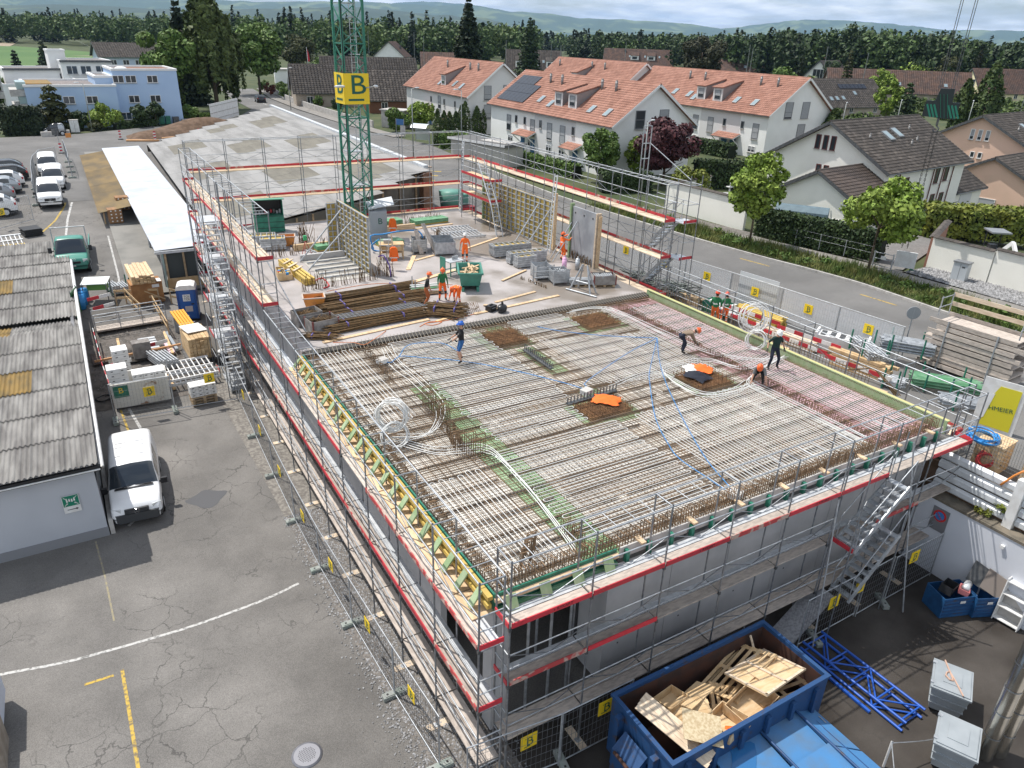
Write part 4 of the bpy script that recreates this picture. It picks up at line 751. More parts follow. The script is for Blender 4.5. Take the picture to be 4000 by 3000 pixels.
g=G();g.box(25.5,26.3,57.9,58.8,-1.6,1.9);g.build('brick_pier',mat('brick',(.3,.16,.09),.9,0,(.22,.12,.08),3),hall)
for i in range(9):t=i/8;p=hall_pt(1+t*10,.12);BR('wall_post',hall,(p[0],p[1],p[2]-.2),(p[0],p[1],-3.4),.12,.12,pallet_w)
for i in range(4):p=hall_pt(11.5+i*2,(i*2+.5)*.62);BR('wall_post',hall,(p[0],p[1]+.1,p[2]-.2),(p[0],p[1]+.1,-1.6),.14,.14,pallet_w)
# --- loading canopy: white sheet roof and mossy brown sheet roof
can=empty('loading_canopy',(0,0,0),0,'long loading canopy with bright white corrugated roof beside the hall','canopy');wsheet=mat('white_sheet',(.56,.59,.65),.45,.15,(.47,.5,.56),.8,rnd=.03)
def corr(parent,name,pa,pb,pc,pd,nwave,amp,m):  # waves run along pa->pb, repeated from a to d
    pa,pb,pc,pd=map(np.array,(pa,pb,pc,pd));k=nwave*2;t=np.linspace(0,1,k+1)[:,None];w_=np.array([0,0,1])*(amp*np.cos(np.arange(k+1)*math.pi))[:,None]
    V=np.concatenate([pa+(pd-pa)*t+w_,pb+(pc-pb)*t+w_]);F=np.array([(i,k+1+i,k+2+i,i+1)for i in range(k)]);return obj(name,npmesh(name,V,F,m),parent)
for j in range(12):
    y0,y1=51.6+j*4.1,51.6+(j+1)*4.1
    for i in range(2):x0,x1=3.75+i*1.95+(.02 if i else 0),3.75+(i+1)*1.95;corr(can,'roof_sheet',(x0,y0,-.75+i*.06),(x1+.03,y0,-.69+i*.06),(x1+.03,y1,-.69+i*.06),(x0,y1,-.75+i*.06),20,.022,wsheet)
for y in np.arange(52,100,8):z=gz(y);PT('post',can,(4.1,y,z),(4.1,y,-.8),.08,SL)
g=G();g.box(3.7,7.7,51.45,51.6,-.95,-.78);g.build('fascia',alu,can);g=G();g.box(4.3,7.6,51.7,51.75,-3.5,-.95);g.build('end_wall',mat('mesh_screen',(.06,.07,.07),.8),can);[PB('end_post',can,(4.3+k*1.1,51.62,-2.2),(.12,.1,2.5),pallet_w)for k in range(4)];PB('tarp',can,(4.15,52.4,-2.2),(.06,1.6,2.5),mat('tarp_green',(.3,.42,.4),.6))
PB('base_board',can,(5.9,51.55,-3.05),(3.4,.06,.8),crate_w)
can2=empty('loading_canopy',(0,0,0),0,'mossy brown corrugated lean-to roof over stacked cartons','canopy');moss=mat('mossy_sheet',(.2,.14,.065),.95,0,(.13,.1,.06),.9,stretch=(1,.4,1),bump=.3,bs=8,rnd=.1)
for j in range(8):y0,y1=66.3+j*4,66.3+(j+1)*4;corr(can2,'roof_sheet',(1.3,y0,-1.1),(3.72,y0,-.72),(3.72,y1,-.72),(1.3,y1,-1.1),11,.03,moss)
for y in(67,76,85,96):PT('post',can2,(1.7,y,gz(y)),(1.7,y,-1.05),.07,pallet_w)
# --- corrugated shed in the foreground left
shed=empty('shed',(-1.4,27.8,-5.6),0,'grey shed with weathered corrugated fibre cement roof beside the white van','shed');eter=mat('old_fibre_cement',(.28,.27,.255),.95,0,(.15,.142,.135),1.6,.35,.62,stretch=(1.6,.3,1),bump=.35,bs=14,rnd=.13);eter_y=mat('yellow_sheet',(.25,.16,.045),.85,0,(.15,.105,.04),1.8,stretch=(1.6,.4,1))
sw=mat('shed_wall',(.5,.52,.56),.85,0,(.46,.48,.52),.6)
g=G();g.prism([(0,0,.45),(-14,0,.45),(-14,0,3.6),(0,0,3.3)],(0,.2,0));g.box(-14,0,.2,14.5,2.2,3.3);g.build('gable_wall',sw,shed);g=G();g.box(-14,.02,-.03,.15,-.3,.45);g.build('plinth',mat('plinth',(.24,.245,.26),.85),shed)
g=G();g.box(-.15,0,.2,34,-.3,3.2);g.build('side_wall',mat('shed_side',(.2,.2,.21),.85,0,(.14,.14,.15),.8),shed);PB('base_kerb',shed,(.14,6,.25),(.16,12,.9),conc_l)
for k in range(9):put_window(shed,(.012,2.2+k*1.35,1.35),(0,1,0),(1,0,0),1.2,1.5,fm=frame_g,mull=1,sill=False)
for(y0,y1,zz0,zz1,tag_)in((-.45,15.2,3.55,3.45,'front'),(15.2,18.0,3.35,2.95,'valley'),(18.0,33.2,3.15,3.9,'back')):
    rows={'front':6,'valley':2,'back':6}[tag_]
    for r in range(rows):
        ya,yb=y0+(y1-y0)*r/rows,y0+(y1-y0)*(r+1)/rows;za,zb_=zz0+(zz1-zz0)*r/rows,zz0+(zz1-zz0)*(r+1)/rows
        for c in range(7):
            x1=.22-c*1.05;x0=x1-1.05;dz=.012*random.random();ym=(tag_=='front' and r in(3,)and c in(2,3))or(tag_=='front' and r==1 and c in(4,))or(tag_=='back' and r in(2,)and c in(3,))or(tag_=='valley' and c==3)
            k=24;t=np.linspace(0,1,k+1);xx=x0+(x1-x0)*t;wv=.045*np.cos(t*6*2*math.pi);V=[(a,ya-.18,za+w_+.05+dz)for a,w_ in zip(xx,wv)]+[(a,yb,zb_+w_+dz)for a,w_ in zip(xx,wv)]
            o=obj('roof_sheet',npmesh('roof_sheet',V,np.array([(i,i+1,k+2+i,k+1+i)for i in range(k)]),eter_y if ym else eter,True),shed)
            if c==6:pass
g=G();g.box(-14,.28,-.5,-.38,3.22,3.42);g.build('fascia',black,shed);PT('gutter',shed,(.3,-.4,3.3),(.3,33,3.6),.09,WP,8);PT('fascia_pipe',shed,(-14,-.52,3.28),(.25,-.52,3.28),.035,WP)
# assembly point sign on the gable
sg=empty('safety_sign',(-2.35,27.76,-4.12),0,'green assembly point sign with arrow on the shed gable','sign');PB('plate',sg,(0,0,.36),(.56,.02,.74),WP);PB('green_field',sg,(0,-.012,.5),(.52,.012,.44),mat('safety_green',(.0,.19,.11),.5))
g=G()
for k in range(4):x=-.12+k*.08;zz=.46+.02*(k%2);g.sphere((x,-.022,zz+.1),.026,.008,.026,8,4);g.box(x-.026,x+.026,-.026,-.018,zz,zz+.075)
for sx in(-1,1):
    for sz in(-1,1):g.bar((sx*.22,-.024,.5+sz*.18),(sx*.13,-.024,.5+sz*.1),.008,.02);g.prism([(sx*.1,-.022,.5+sz*.075),(sx*.165,-.022,.5+sz*.085),(sx*.115,-.022,.5+sz*.14)],(0,-.006,0))
g.build('pictogram',WP,sg);g=G();g.bar((-.17,-.016,.13),(.12,-.016,.13),.008,.022);g.prism([(.12,-.014,.08),(.2,-.014,.13),(.12,-.014,.18)],(0,-.006,0));g.build('arrow',black,sg)

# ================================================================ BUILDING UNDER CONSTRUCTION
def wet_concrete():
    M=mat('wet_concrete',(.42,.385,.375),.85,0,(.3,.275,.26),.55,.35,.68,9,bump=.08,bs=20);t,n,l,b=nodes_of(M);src=b.inputs['Base Color'].links[0].from_socket;ge=n('ShaderNodeNewGeometry')
    a=n('ShaderNodeTexNoise');a.inputs['Scale'].default_value=.3;a.inputs['Detail'].default_value=9;l(ge.outputs['Position'],a.inputs['Vector'])
    sx=n('ShaderNodeSeparateXYZ');l(ge.outputs['Position'],sx.inputs[0]);ma=n('ShaderNodeMath');ma.operation='MULTIPLY_ADD';ma.inputs[1].default_value=.016;l(sx.outputs[0],ma.inputs[0]);l(a.outputs['Fac'],ma.inputs[2]);r=n('ShaderNodeMapRange');r.inputs[1].default_value=.79;r.inputs[2].default_value=.9;r.inputs[4].default_value=.8;l(ma.outputs[0],r.inputs[0]);mi=n('ShaderNodeMix');mi.data_type='RGBA';mi.inputs[7].default_value=(.19,.155,.12,1);l(r.outputs[0],mi.inputs[0]);l(src,mi.inputs[6]);l(mi.outputs[2],b.inputs['Base Color'])
    rr=n('ShaderNodeMapRange');rr.inputs[3].default_value=.85;rr.inputs[4].default_value=.16;l(r.outputs[0],rr.inputs[0]);l(rr.outputs[0],b.inputs['Roughness']);return M
bld=empty('building_shell',(0,0,0),0,'concrete building shell under construction with open top slab','building')
g=G();g.box(7.1,26,29.42,52.6,-.3,0);g.build('concrete_slab',wet_concrete(),bld)
g=G();g.box(7.3,26,12.9,29.4,-.75,-.45);g.box(7.3,7.5,16,52.5,-5.8,-.45);g.box(25.7,25.95,12.6,52.5,-5.8,-.45);g.box(7.3,26,52.3,52.55,-3,-.31);g.build('lower_wall',concrete,bld)
g=G();g.box(11,25.5,14,14.2,-5.8,-.8);g.build('inner_wall',mat('interior_shade',(.06,.06,.06),.9),bld)  # near-black colour stands in for the shade inside the shell
for i in range(6):
    x0=11.1+i*2.45;PB('wall_panel',bld,(x0+1.215,12.85,-3.15),(2.43,.25,4.9),concrete)
    for zz in(-1.7,-4.2):PB('tie_hole',bld,(x0+.6,12.722,zz),(.05,.01,.05),black)
PB('corner_column',bld,(7.6,13.1,-3.1),(.5,.5,5),concrete);PB('side_panel',bld,(11.2,13.6,-3.1),(.2,1.6,4.9),concrete)
for x,y in((8.6,13),(9.3,12.9),(10.2,13.2),(8.2,14.2),(9.9,14.5)):PT('steel_prop',bld,(x,y,-5.7),(x,y,-.78),.045,SL,8)
# plywood deck, laid in sheets, with green and pink areas
pl_c=mat('deck_sheet',(.72,.69,.63),.8,0,(.6,.565,.5),1.1,rnd=.1);pl_g=mat('deck_green',(.26,.42,.22),.8,0,(.34,.48,.3),1.5,rnd=.1);pl_p=mat('deck_pink',(.66,.42,.47),.85,0,(.6,.38,.42),1,rnd=.06)
deck=bpy.data.objects.new('slab_formwork',None);link(deck,bld)
xs=[7.1,8.6,9.9,11.1,13.4,15.7,16.6,18.9,21.2,22.7,24.2,25.9]
for i,(a,b_)in enumerate(zip(xs,xs[1:])):
    for j in range(11):
        y0,y1=12.2+j*1.52,12.2+(j+1)*1.52;mm=pl_g if(i==2 and j<8)or(i==5 and j>2 and j%3)else pl_p if i in(9,10)else pl_c;PB('formwork_sheet',deck,((a+b_)/2,(y0+y1)/2,-.21+.003*((i+j)%2)),(b_-a-.012,y1-y0-.012,.03),mm)
for(x0,x1,y0,y1)in((14.6,16.9,26.1,28.4),(19.8,22.2,26,28.3),(19.8,22.1,18.4,20.7),(14.4,16.9,18.5,20.2)):PB('formwork_sheet',deck,((x0+x1)/2,(y0+y1)/2,-.19),(x1-x0,y1-y0,.02),pl_g)
# reinforcement
def bars(name,segs,w_,m,parent=None,**kw):
    A=np.array(segs,float);p,q=A[:,0],A[:,1];d=q-p;d/=np.linalg.norm(d,axis=1,keepdims=True);up=np.where(np.abs(d[:,2:3])>.9,[[0,1.,0]],[[0,0,1.]]);a=np.cross(d,up);a/=np.linalg.norm(a,axis=1,keepdims=True);b_=np.cross(a,d);h=w_/2
    V=np.stack([p-a*h-b_*h,p+a*h-b_*h,p+a*h+b_*h,p-a*h+b_*h,q-a*h-b_*h,q+a*h-b_*h,q+a*h+b_*h,q-a*h+b_*h],1);n=len(A)
    F=(np.array([[0,4,5,1],[1,5,6,2],[2,6,7,3],[3,7,4,0]])[None]+(np.arange(n)*8)[:,None,None]).reshape(-1,4);return obj(name,npmesh(name,V.reshape(-1,3),F,m),parent,kind='stuff',**kw)
def jit(s=.012):return random.gauss(0,s)
segs=[]
for z,st in((-.16,.3),(-.045,.13)):
    for k in range(int(18.7/st)):x=7.2+k*st+jit();segs.append(((x,12.3+jit(.05),z+jit(.004)),(x+jit(),28.95+jit(.05),z+jit(.004))))
    for k in range(int(16.6/st)):y=12.35+k*st+jit();segs.append(((7.15+jit(.05),y,z+.012),(25.85+jit(.05),y+jit(),z+.012)))
for y0,y1,x0,x1 in((12.4,16,11,22),(20.5,22,7.5,18),(18,18.6,8,24)):
    for k in range(int((y1-y0)/.15)):y=y0+k*.15+.07;segs.append(((x0+jit(.2),y,-.03),(x1+jit(.2),y,-.03)))
bars('rebar_mesh',segs,.0115,rebar_m,None,label='rusty reinforcement mesh covering the whole front slab',cat='rebar mesh')
segs=[]
for k in range(20):
    y=12.7+k*.84;x=7.4
    while x<25.6:
        L=random.uniform(1.5,4);segs.append(((x,y+jit(.03),-.12),(min(x+L,25.6),y+jit(.03),-.12)));x+=L+random.choice((0,0,.4))
bars('spacer_strips',segs,.055,mat('spacer',(.12,.11,.1),.8,isl=.4),None,label='dark spacer strips lying in rows inside the reinforcement',cat='spacer')
def cage(label,x0,x1,y0,y1):
    s_=[]
    for z in(-.17,-.1,-.02):
        for k in range(int((x1-x0)/.09)):x=x0+k*.09+jit(.006);s_.append(((x,y0,z),(x,y1,z)))
        for k in range(int((y1-y0)/.09)):y=y0+k*.09+jit(.006);s_.append(((x0,y,z+.014),(x1,y,z+.014)))
    for i in range(9):
        for j in range(9):x=x0+(x1-x0)*i/8;y=y0+(y1-y0)*j/8;s_.append(((x,y,-.17),(x,y,.06+.06*random.random())))
    r=empty('rebar_cage',((x0+x1)/2,(y0+y1)/2,-.175),0,label,'rebar cage','dense rebar cages in the slab');o=bars('rebar',[[(p[0]-(x0+x1)/2,p[1]-(y0+y1)/2,p[2]+.175),(q[0]-(x0+x1)/2,q[1]-(y0+y1)/2,q[2]+.175)]for p,q in s_],.018,mat('rusty_rebar',(.3,.16,.075),.85,.1,(.17,.09,.045),3,isl=.4),r)
    PB('recess',r,(0,0,.01),(x1-x0,y1-y0,.01),mat('recess_shade',(.018,.012,.008),.9))  # flat near-black sheet, shade below the bars painted in its colour
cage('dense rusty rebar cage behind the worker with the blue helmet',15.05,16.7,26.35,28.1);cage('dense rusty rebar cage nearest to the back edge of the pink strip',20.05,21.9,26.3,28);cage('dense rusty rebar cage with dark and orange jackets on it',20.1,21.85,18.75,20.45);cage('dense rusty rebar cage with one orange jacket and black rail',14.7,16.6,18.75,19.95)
def stirrups(label,pts,st,h0,h1,wd,ax='x',extra=0.):
    s_=[]
    for p in resample(pts,st):
        hh_=random.uniform(h0,h1)
        for k in(-1,1):q=(p.x+(wd/2*k if ax=='x' else 0),p.y+(wd/2*k if ax=='y' else 0));s_.append(((*q,-.19),(q[0]+jit(.01),q[1]+jit(.01),hh_)))
        a_,b_=s_[-2][1],s_[-1][1];s_.append((a_,b_))
    return bars('stirrup_row',s_,.018,rebar_m,None,label=label,cat='rebar')
stirrups('row of rebar hairpins along the green edge of the long scaffold side',[(7.25,12.4),(7.25,20.6)],.1,.05,.22,.28,'x');stirrups('row of rebar hairpins along the long side near the white pipe coil',[(7.25,20.8),(7.25,28.9)],.16,-.02,.1,.28,'x')
stirrups('upright rebar hairpins along the front edge, left half',[(7.3,12.45),(15.9,12.45)],.1,.2,.42,.22,'y');stirrups('upright rebar hairpins along the front edge, stretch toward the pink strip',[(16,12.45),(25.6,12.45)],.1,.2,.42,.22,'y')
stirrups('long row of rebar hairpins along the inner edge of the pink strip',[(22.72,12.9),(22.9,17),(23.05,20),(23.28,28.4)],.15,.1,.22,.2,'y');stirrups('rusty hairpin row near the white box by the back joint',[(9.54,28.2),(9.42,24.9)],.16,.16,.3,.16,'x')
stirrups('tall rebar starters beside the green strip, middle of the slab',[(9.85,22.6),(9.75,20.6)],.11,.5,.75,.3,'x');stirrups('tall rebar starters beside the pipe manifold near the scaffold',[(9.4,19.2),(9.9,18.3)],.09,.5,.8,.35,'x');stirrups('long hairpin row between the two tall starter groups',[(9.8,20.5),(9.5,19.2)],.1,.2,.35,.25,'x');stirrups('short tall starter group at the front corner',[(8.3,12.9),(8.9,13.5)],.09,.3,.55,.25,'x');stirrups('starter group at front edge end of the green strip',[(10.1,12.9),(10.1,13.7)],.1,.25,.45,.25,'x')
s_=[((26.05,12.6+k*.13,.05),(25.7,12.6+k*.13,.3))for k in range(126)]+[((26.05,12.6+k*.13,-.25),(26.05,12.6+k*.13,.05))for k in range(126)]+[((26.35,12.6+k*.16,-.4),(26.35,12.6+k*.16,.5+.1*random.random()))for k in range(20,100)]
bars('stirrup_row',s_,.017,rebar_m,None,label='slanted rebar row on the green board along the pink strip',cat='rebar')
s_=[((7.3+k*.17,28.75,-.04),(7.42+k*.17,29.5,.05))for k in range(109)];bars('joint_rebar',s_,.018,mat('joint_rebar',(.3,.27,.22),.7,.3),None,label='row of bars crossing the dark joint strip between slab sections',cat='rebar');PB('joint_strip',bld,(16.55,29.2,-.16),(18.7,.42,.3),mat('joint_board',(.05,.045,.04),.8))
def posts_row(label,pts,n,h0,h1,sd):
    s_=[]
    for i in range(n):t=random.random();a=Vector((*pts[0],0)).lerp(Vector((*pts[1],0)),t);hh_=random.uniform(h0,h1);s_.append(((a.x+jit(sd),a.y+jit(sd),0),(a.x+jit(sd),a.y+jit(sd),hh_)))
    bars('starter_bars',s_,.02,rebar_b,None,label=label,cat='rebar')
posts_row('thin starter bars standing in front of the slab opening near yellow beams',((9.3,37.3),(13.6,37.7)),80,.4,1.0,.06);posts_row('starter bars between long scaffold and grey stacks',((8.6,44),(11.2,44.6)),40,.3,.8,.06);posts_row('dark starter bars clustered behind the slab opening',((11.8,46.3),(12.5,46.6)),40,.8,1.5,.15);posts_row('starter bars in a line left of the tall form panel',((12,46),(13.4,44.4)),26,.5,.9,.08);posts_row('rusty starter bars at the foot of the tall form panel',((13.9,38.3),(14.8,37.8)),26,.5,1.1,.12);posts_row('starter bars under the single grey wall panel',((26.1,34.7),(26.1,36.9)),40,.35,.6,.06);posts_row('starter bars behind the green panel stacks',((20,49.4),(23,49.2)),40,.4,.7,.1);posts_row('short comb of rebar near the grey crates',((21,34.4),(21.4,32.2)),36,.12,.2,.03);posts_row('starter bars between steel box and ladder panel',((20.4,44.6),(21.2,45.6)),22,.3,.6,.1)
# formwork edges
ed=bpy.data.objects.new('edge_formwork',None);link(ed,bld)
PB('green_board',ed,(7.03,20.6,-.2),(.05,16.8,.5),green_d);PB('yellow_beam',ed,(6.9,20.6,-.03),(.14,16.8,.12),yellow_b);PB('yellow_beam',ed,(6.88,20.6,-.28),(.12,16.8,.12),yellow_b)
for k in range(22):BR('edge_bracket',ed,(6.84,12.6+k*.77,.0),(6.52,12.6+k*.77,-.42),.22,.05,green_pl)
for k in range(16):PB('walk_board',ed,(6.75,12.7+k*1.06,-.5),(.7,1.0,.04),plank_n)
PB('green_board',ed,(8.9,12.22,-.2),(3.8,.05,.5),green_d);PB('lumber',ed,(8.9,12.13,-.1),(3.8,.12,.1),plank_nx);PB('green_board',ed,(8.9,12.13,-.4),(3.8,.08,.12),green_f)
for k in range(4):BR('edge_bracket',ed,(7.4+k*1.0,12.08,0),(7.4+k*1.0,11.85,-.4),.3,.05,green_pl)
for k in range(6):PB('grey_board',ed,(12.15+k*2.48,12.22,-.14),(2.44,.05,.36),conc_l);PB('wall_lip',ed,(12.15+k*2.48,12.5,-.45),(2.44,.45,.2),steel_d)
for k in range(19):BR('green_bracket',ed,(11.1+k*.79,12.12,-.02),(11.1+k*.79,12.12,-.42),.1,.14,green_d);
for k in range(8):PB('wood_block',ed,(11.6+k*1.9,12.2,.07),(.16,.35,.05),plank_nx)
PB('green_board',ed,(25.95,20.7,-.05),(.05,17,.55),green_pl);PB('board_top',ed,(26.03,20.7,.2),(.16,17,.06),mat('yellow_pale',(.5,.47,.22),.8));PB('edge_board',ed,(26.2,20.7,-.2),(.2,17,.3),conc_l)
for k in range(42):PB('edge_bracket',ed,(26.42,12.8+k*.4,-.28),(.25,.12,.2),SL)
# slab opening at the back with board and tubes
op=bpy.data.objects.new('slab_opening',None);link(op,bld);PB('board',op,(12.2,40.6,.01),(2.6,4.5,.02),mat('opening_board',(.5,.48,.44),.85,0,(.4,.38,.35),.8));PB('kerb_wall',op,(12.2,43,.18),(2.7,.2,.36),concrete);[PT('tube',op,(11,38.9+k*.8,.1),(13.5,38.9+k*.8+.05,.1),.05,steel,8)for k in range(5)];PB('opening_beam',op,(12.3,45.3,.2),(2.4,.2,.4),ply)
PB('stair_void',op,(19,47.6,.2),(2.4,.18,.4),plank_nx);PB('void_floor',op,(19,48.2,.012),(2.4,1.1,.02),steel_d)
# ---------------------------------------------------------------- heating pipes
def serp(x0,x1,y0,y1,along,sp,skew=0.):
    pts=[];n=int(((x1-x0)if along=='y' else(y1-y0))/sp);r=sp/2
    for k in range(n):
        c=(x0 if along=='y' else y0)+(k+.5)*sp;a,b_=((y0,y1)if along=='y' else(x0,x1));a+=skew*k*sp+jit(.04);b_+=skew*k*sp+jit(.04)
        if k%2:a,b_=b_,a
        m_=(a+b_)/2;seq=[(c,a),(c+jit(.012),a+(b_-a)*.33),(c+jit(.012),a+(b_-a)*.66),(c,b_)];sg=1 if b_>a else -1
        if k<n-1:seq+=[(c+r-r*math.cos(t),b_+sg*r*math.sin(t)*1.1)for t in(.5,1.05,math.pi/2,2.1,2.64)]
        pts+=[(p[0],p[1],-.02)if along=='y' else(p[1],p[0],-.02)for p in seq]
    return pts
def pipe(label,pts,r=.0115,m=None,name='heating_pipe',cat='pipe'):
    g=G();g.path(pts,r,5);return g.build(name,m or pipe_w,smooth=True,label=label,cat=cat)
pipe('white heating pipe loops between the long scaffold and the back joint',serp(7.6,9.3,21.8,28.7,'y',.16));pipe('white heating pipe loops at the front corner by the green boards',serp(7.6,9.6,12.8,17.5,'y',.16));pipe('white heating pipe loops crossing the green strip at front centre',serp(10.4,15.3,12.9,18.4,'x',.16))
pipe('white heating pipe loops under the worker with the blue helmet',serp(10.8,14.9,20.6,28.8,'x',.16));pipe('white heating pipe loops between green strip and black jacket cage, thin band',serp(10.9,14.5,18.7,20.4,'x',.16));pipe('white heating pipe loops in the middle between the four cages',serp(16.9,22.2,21,25.9,'y',.15,-.25));pipe('white heating pipe loops at the front between blue hoses and pink strip',serp(16.2,22.4,12.9,18.2,'y',.15));pipe('white heating pipe loops along the whole pink strip',serp(23.4,25.5,13.2,27.6,'y',.15));pipe('white heating pipe loops along the back joint between two cages',serp(16.9,19.8,26.8,28.8,'x',.15));pipe('white heating pipe loops beside the cage near the pink strip end',serp(22.1,23,22,28.4,'y',.15))
def spline(pts,st=.25):
    P=[Vector(p)for p in pts];o=[]
    for i in range(len(P)-1):
        p0,p1,p2,p3=P[max(i-1,0)],P[i],P[i+1],P[min(i+2,len(P)-1)];n=max(2,int((p2-p1).length/st))
        for k in range(n):t=k/n;o.append(.5*((2*p1)+(p2-p0)*t+(2*p0-5*p1+4*p2-p3)*t*t+(3*p1-p0-3*p2+p3)*t**3))
    return o+[P[-1]]
def bundle(label,path,n,sp,ax,m=None,z=.0):
    root=empty('pipe_bundle',(0,0,0),0,label,'pipe')
    for k in range(n):
        o=(k-n/2)*sp;pts=spline([(x+(o if ax=='x' else o*.35)+jit(.03),y+(o if ax=='y' else o*.35)+jit(.03),z+.01*(k%2))for x,y in path]);g=G();g.path(pts,.0135,5);g.build('pipe',pipe_w,root,True)
bundle('white supply pipes sweeping from the coil past the tall starters',[(7.9,20.4),(8.7,19.3),(9.6,19.0),(10.3,18.5),(10.3,16.5),(10.1,14.5),(9.9,12.9)],4,.16,'y');bundle('white supply pipes fanning out from the coil toward the starters',[(7.8,20.8),(8.8,20.4),(9.6,20.9),(10.3,22.2),(10.4,24.5),(10.3,26.5),(10.6,28.4)],4,.17,'x');bundle('white supply pipes along the inner side of the pink strip',[(22.5,13),(22.4,17),(22.4,18.3),(23.2,18.9),(25.8,19.6)],4,.16,'x');bundle('white supply pipes bending round the cage with the jackets',[(25.7,19.9),(23.2,19.6),(22.4,20.9),(20,21),(19.6,18.6),(21,18.1),(22.2,18.4)],3,.16,'y');bundle('white supply pipes running to the corner of the pink strip',[(25.8,19.4),(24.3,20),(23.2,21.5),(22.9,24.5),(22.5,28.2),(20.5,28.6)],3,.16,'x');bundle('white supply pipes along the front of the jacket cage',[(16.9,20.6),(19.5,20.9),(20.0,18.4),(22.6,18.2)],2,.16,'y')
def coil(name,label,c,rot,R0,n,r,m,thick=.22,cat='pipe coil',jt=.05):
    pts=[]
    for k in range(n*20):a=k/20*2*math.pi;rr=R0+jt*math.sin(k*.37)+jt*.6*math.sin(k*.11);pts.append((rr*math.cos(a),rr*math.sin(a),thick*(k/(n*20)-.5)+.02*math.sin(k*.9)))
    g=G();g.path(pts,r,5);o=g.build(name,m,smooth=True,label=label,cat=cat);o.location=c;o.rotation_euler=rot;return o
coil('pipe_coil','upright coil of white pipe hanging inside the long scaffold rail',(7.75,20.7,.85),(R_(80),0,R_(-35)),.5,12,.018,pipe_w,.45);coil('pipe_coil','second slumped coil of white pipe below the upright coil',(7.7,20.3,.3),(R_(60),R_(15),R_(-20)),.42,6,.018,pipe_w,.35)
coil('pipe_coil','large loose coil of white pipe behind the worker in white helmet',(25.9,21.7,1.1),(R_(75),0,R_(-30)),.55,8,.018,pipe_w,.7,jt=.12);coil('pipe_coil','hanging loop of white pipe beside the worker in white helmet',(25.0,20.6,.55),(R_(80),0,R_(-60)),.4,5,.018,pipe_w,.25)
for lb,pts in(('blue hose running from the junction straight to the front edge box',[(22.04,23.75),(19.35,21.06),(18.53,20.08),(16.78,17.67),(15.89,15.94),(15.57,15.01),(15.57,13.66),(15.56,12.65)]),('blue hose to the front edge box, bowing toward the pink strip',[(22.04,23.75),(20.43,21.72),(19.12,19.78),(17.84,17.53),(16.88,15.7),(16.27,14.39),(15.86,13.13),(15.67,12.72)]),('short blue hose from the junction back to the rear cages',[(22.04,23.75),(19.99,25.08),(18.48,26.47),(17.8,27.43)]),('blue hose from the junction to the white box by the black rail',[(22.04,23.75),(19.67,22.94),(16.39,21.4),(16.09,21.07),(15.7,20.6)]),('long blue hose passing the blue helmeted worker to the back box',[(15.83,20.79),(15.43,21.65),(14.19,23.65),(12.82,25.33),(11.33,26.55),(10.6,27.04),(10.07,26.58),(9.75,26.86)]),('short blue hose leading to the blue helmeted worker',[(10.6,27.04),(11.5,28.05),(12.83,27.6),(13.1,26.2)])):
    pipe(lb,spline([(x,y,.03)for x,y in pts]),.015,blue_hose,'hose','hose')
for lb,x,y in(('white junction box near the back joint on the mesh',9.73,26.79),('white junction box beside the black toothed rail',15.7,20.5),('white junction box at the front edge under the rail',15.6,12.55)):
    b_=empty('junction_box',(x,y,-.02),.3,lb,'junction box');PB('body',b_,(0,0,.1),(.42,.32,.16),WP);PB('lid',b_,(0,0,.19),(.45,.35,.025),conc_l)
def rail_comb(label,a,b_):
    r=empty('shear_rail',(0,0,0),0,label,'steel rail');a=Vector(a);b_=Vector(b_);d=(b_-a);n=int(d.length/.16);BR('strip',r,a,b_,.2,.05,steel_d);s_=[(a+d*(k/n),a+d*(k/n)+Vector((.05,.05,.24)))for k in range(n+1)];bars('studs',[(tuple(p),tuple(q))for p,q in s_],.035,steel_d,r)
rail_comb('black toothed shear rail lying beside the middle pipe loops',(15.83,25.36,.0),(15.78,23.1,.0));rail_comb('black toothed shear rail at the edge of the cage with one jacket',(14.5,20.05,.02),(16.9,20.2,.02))
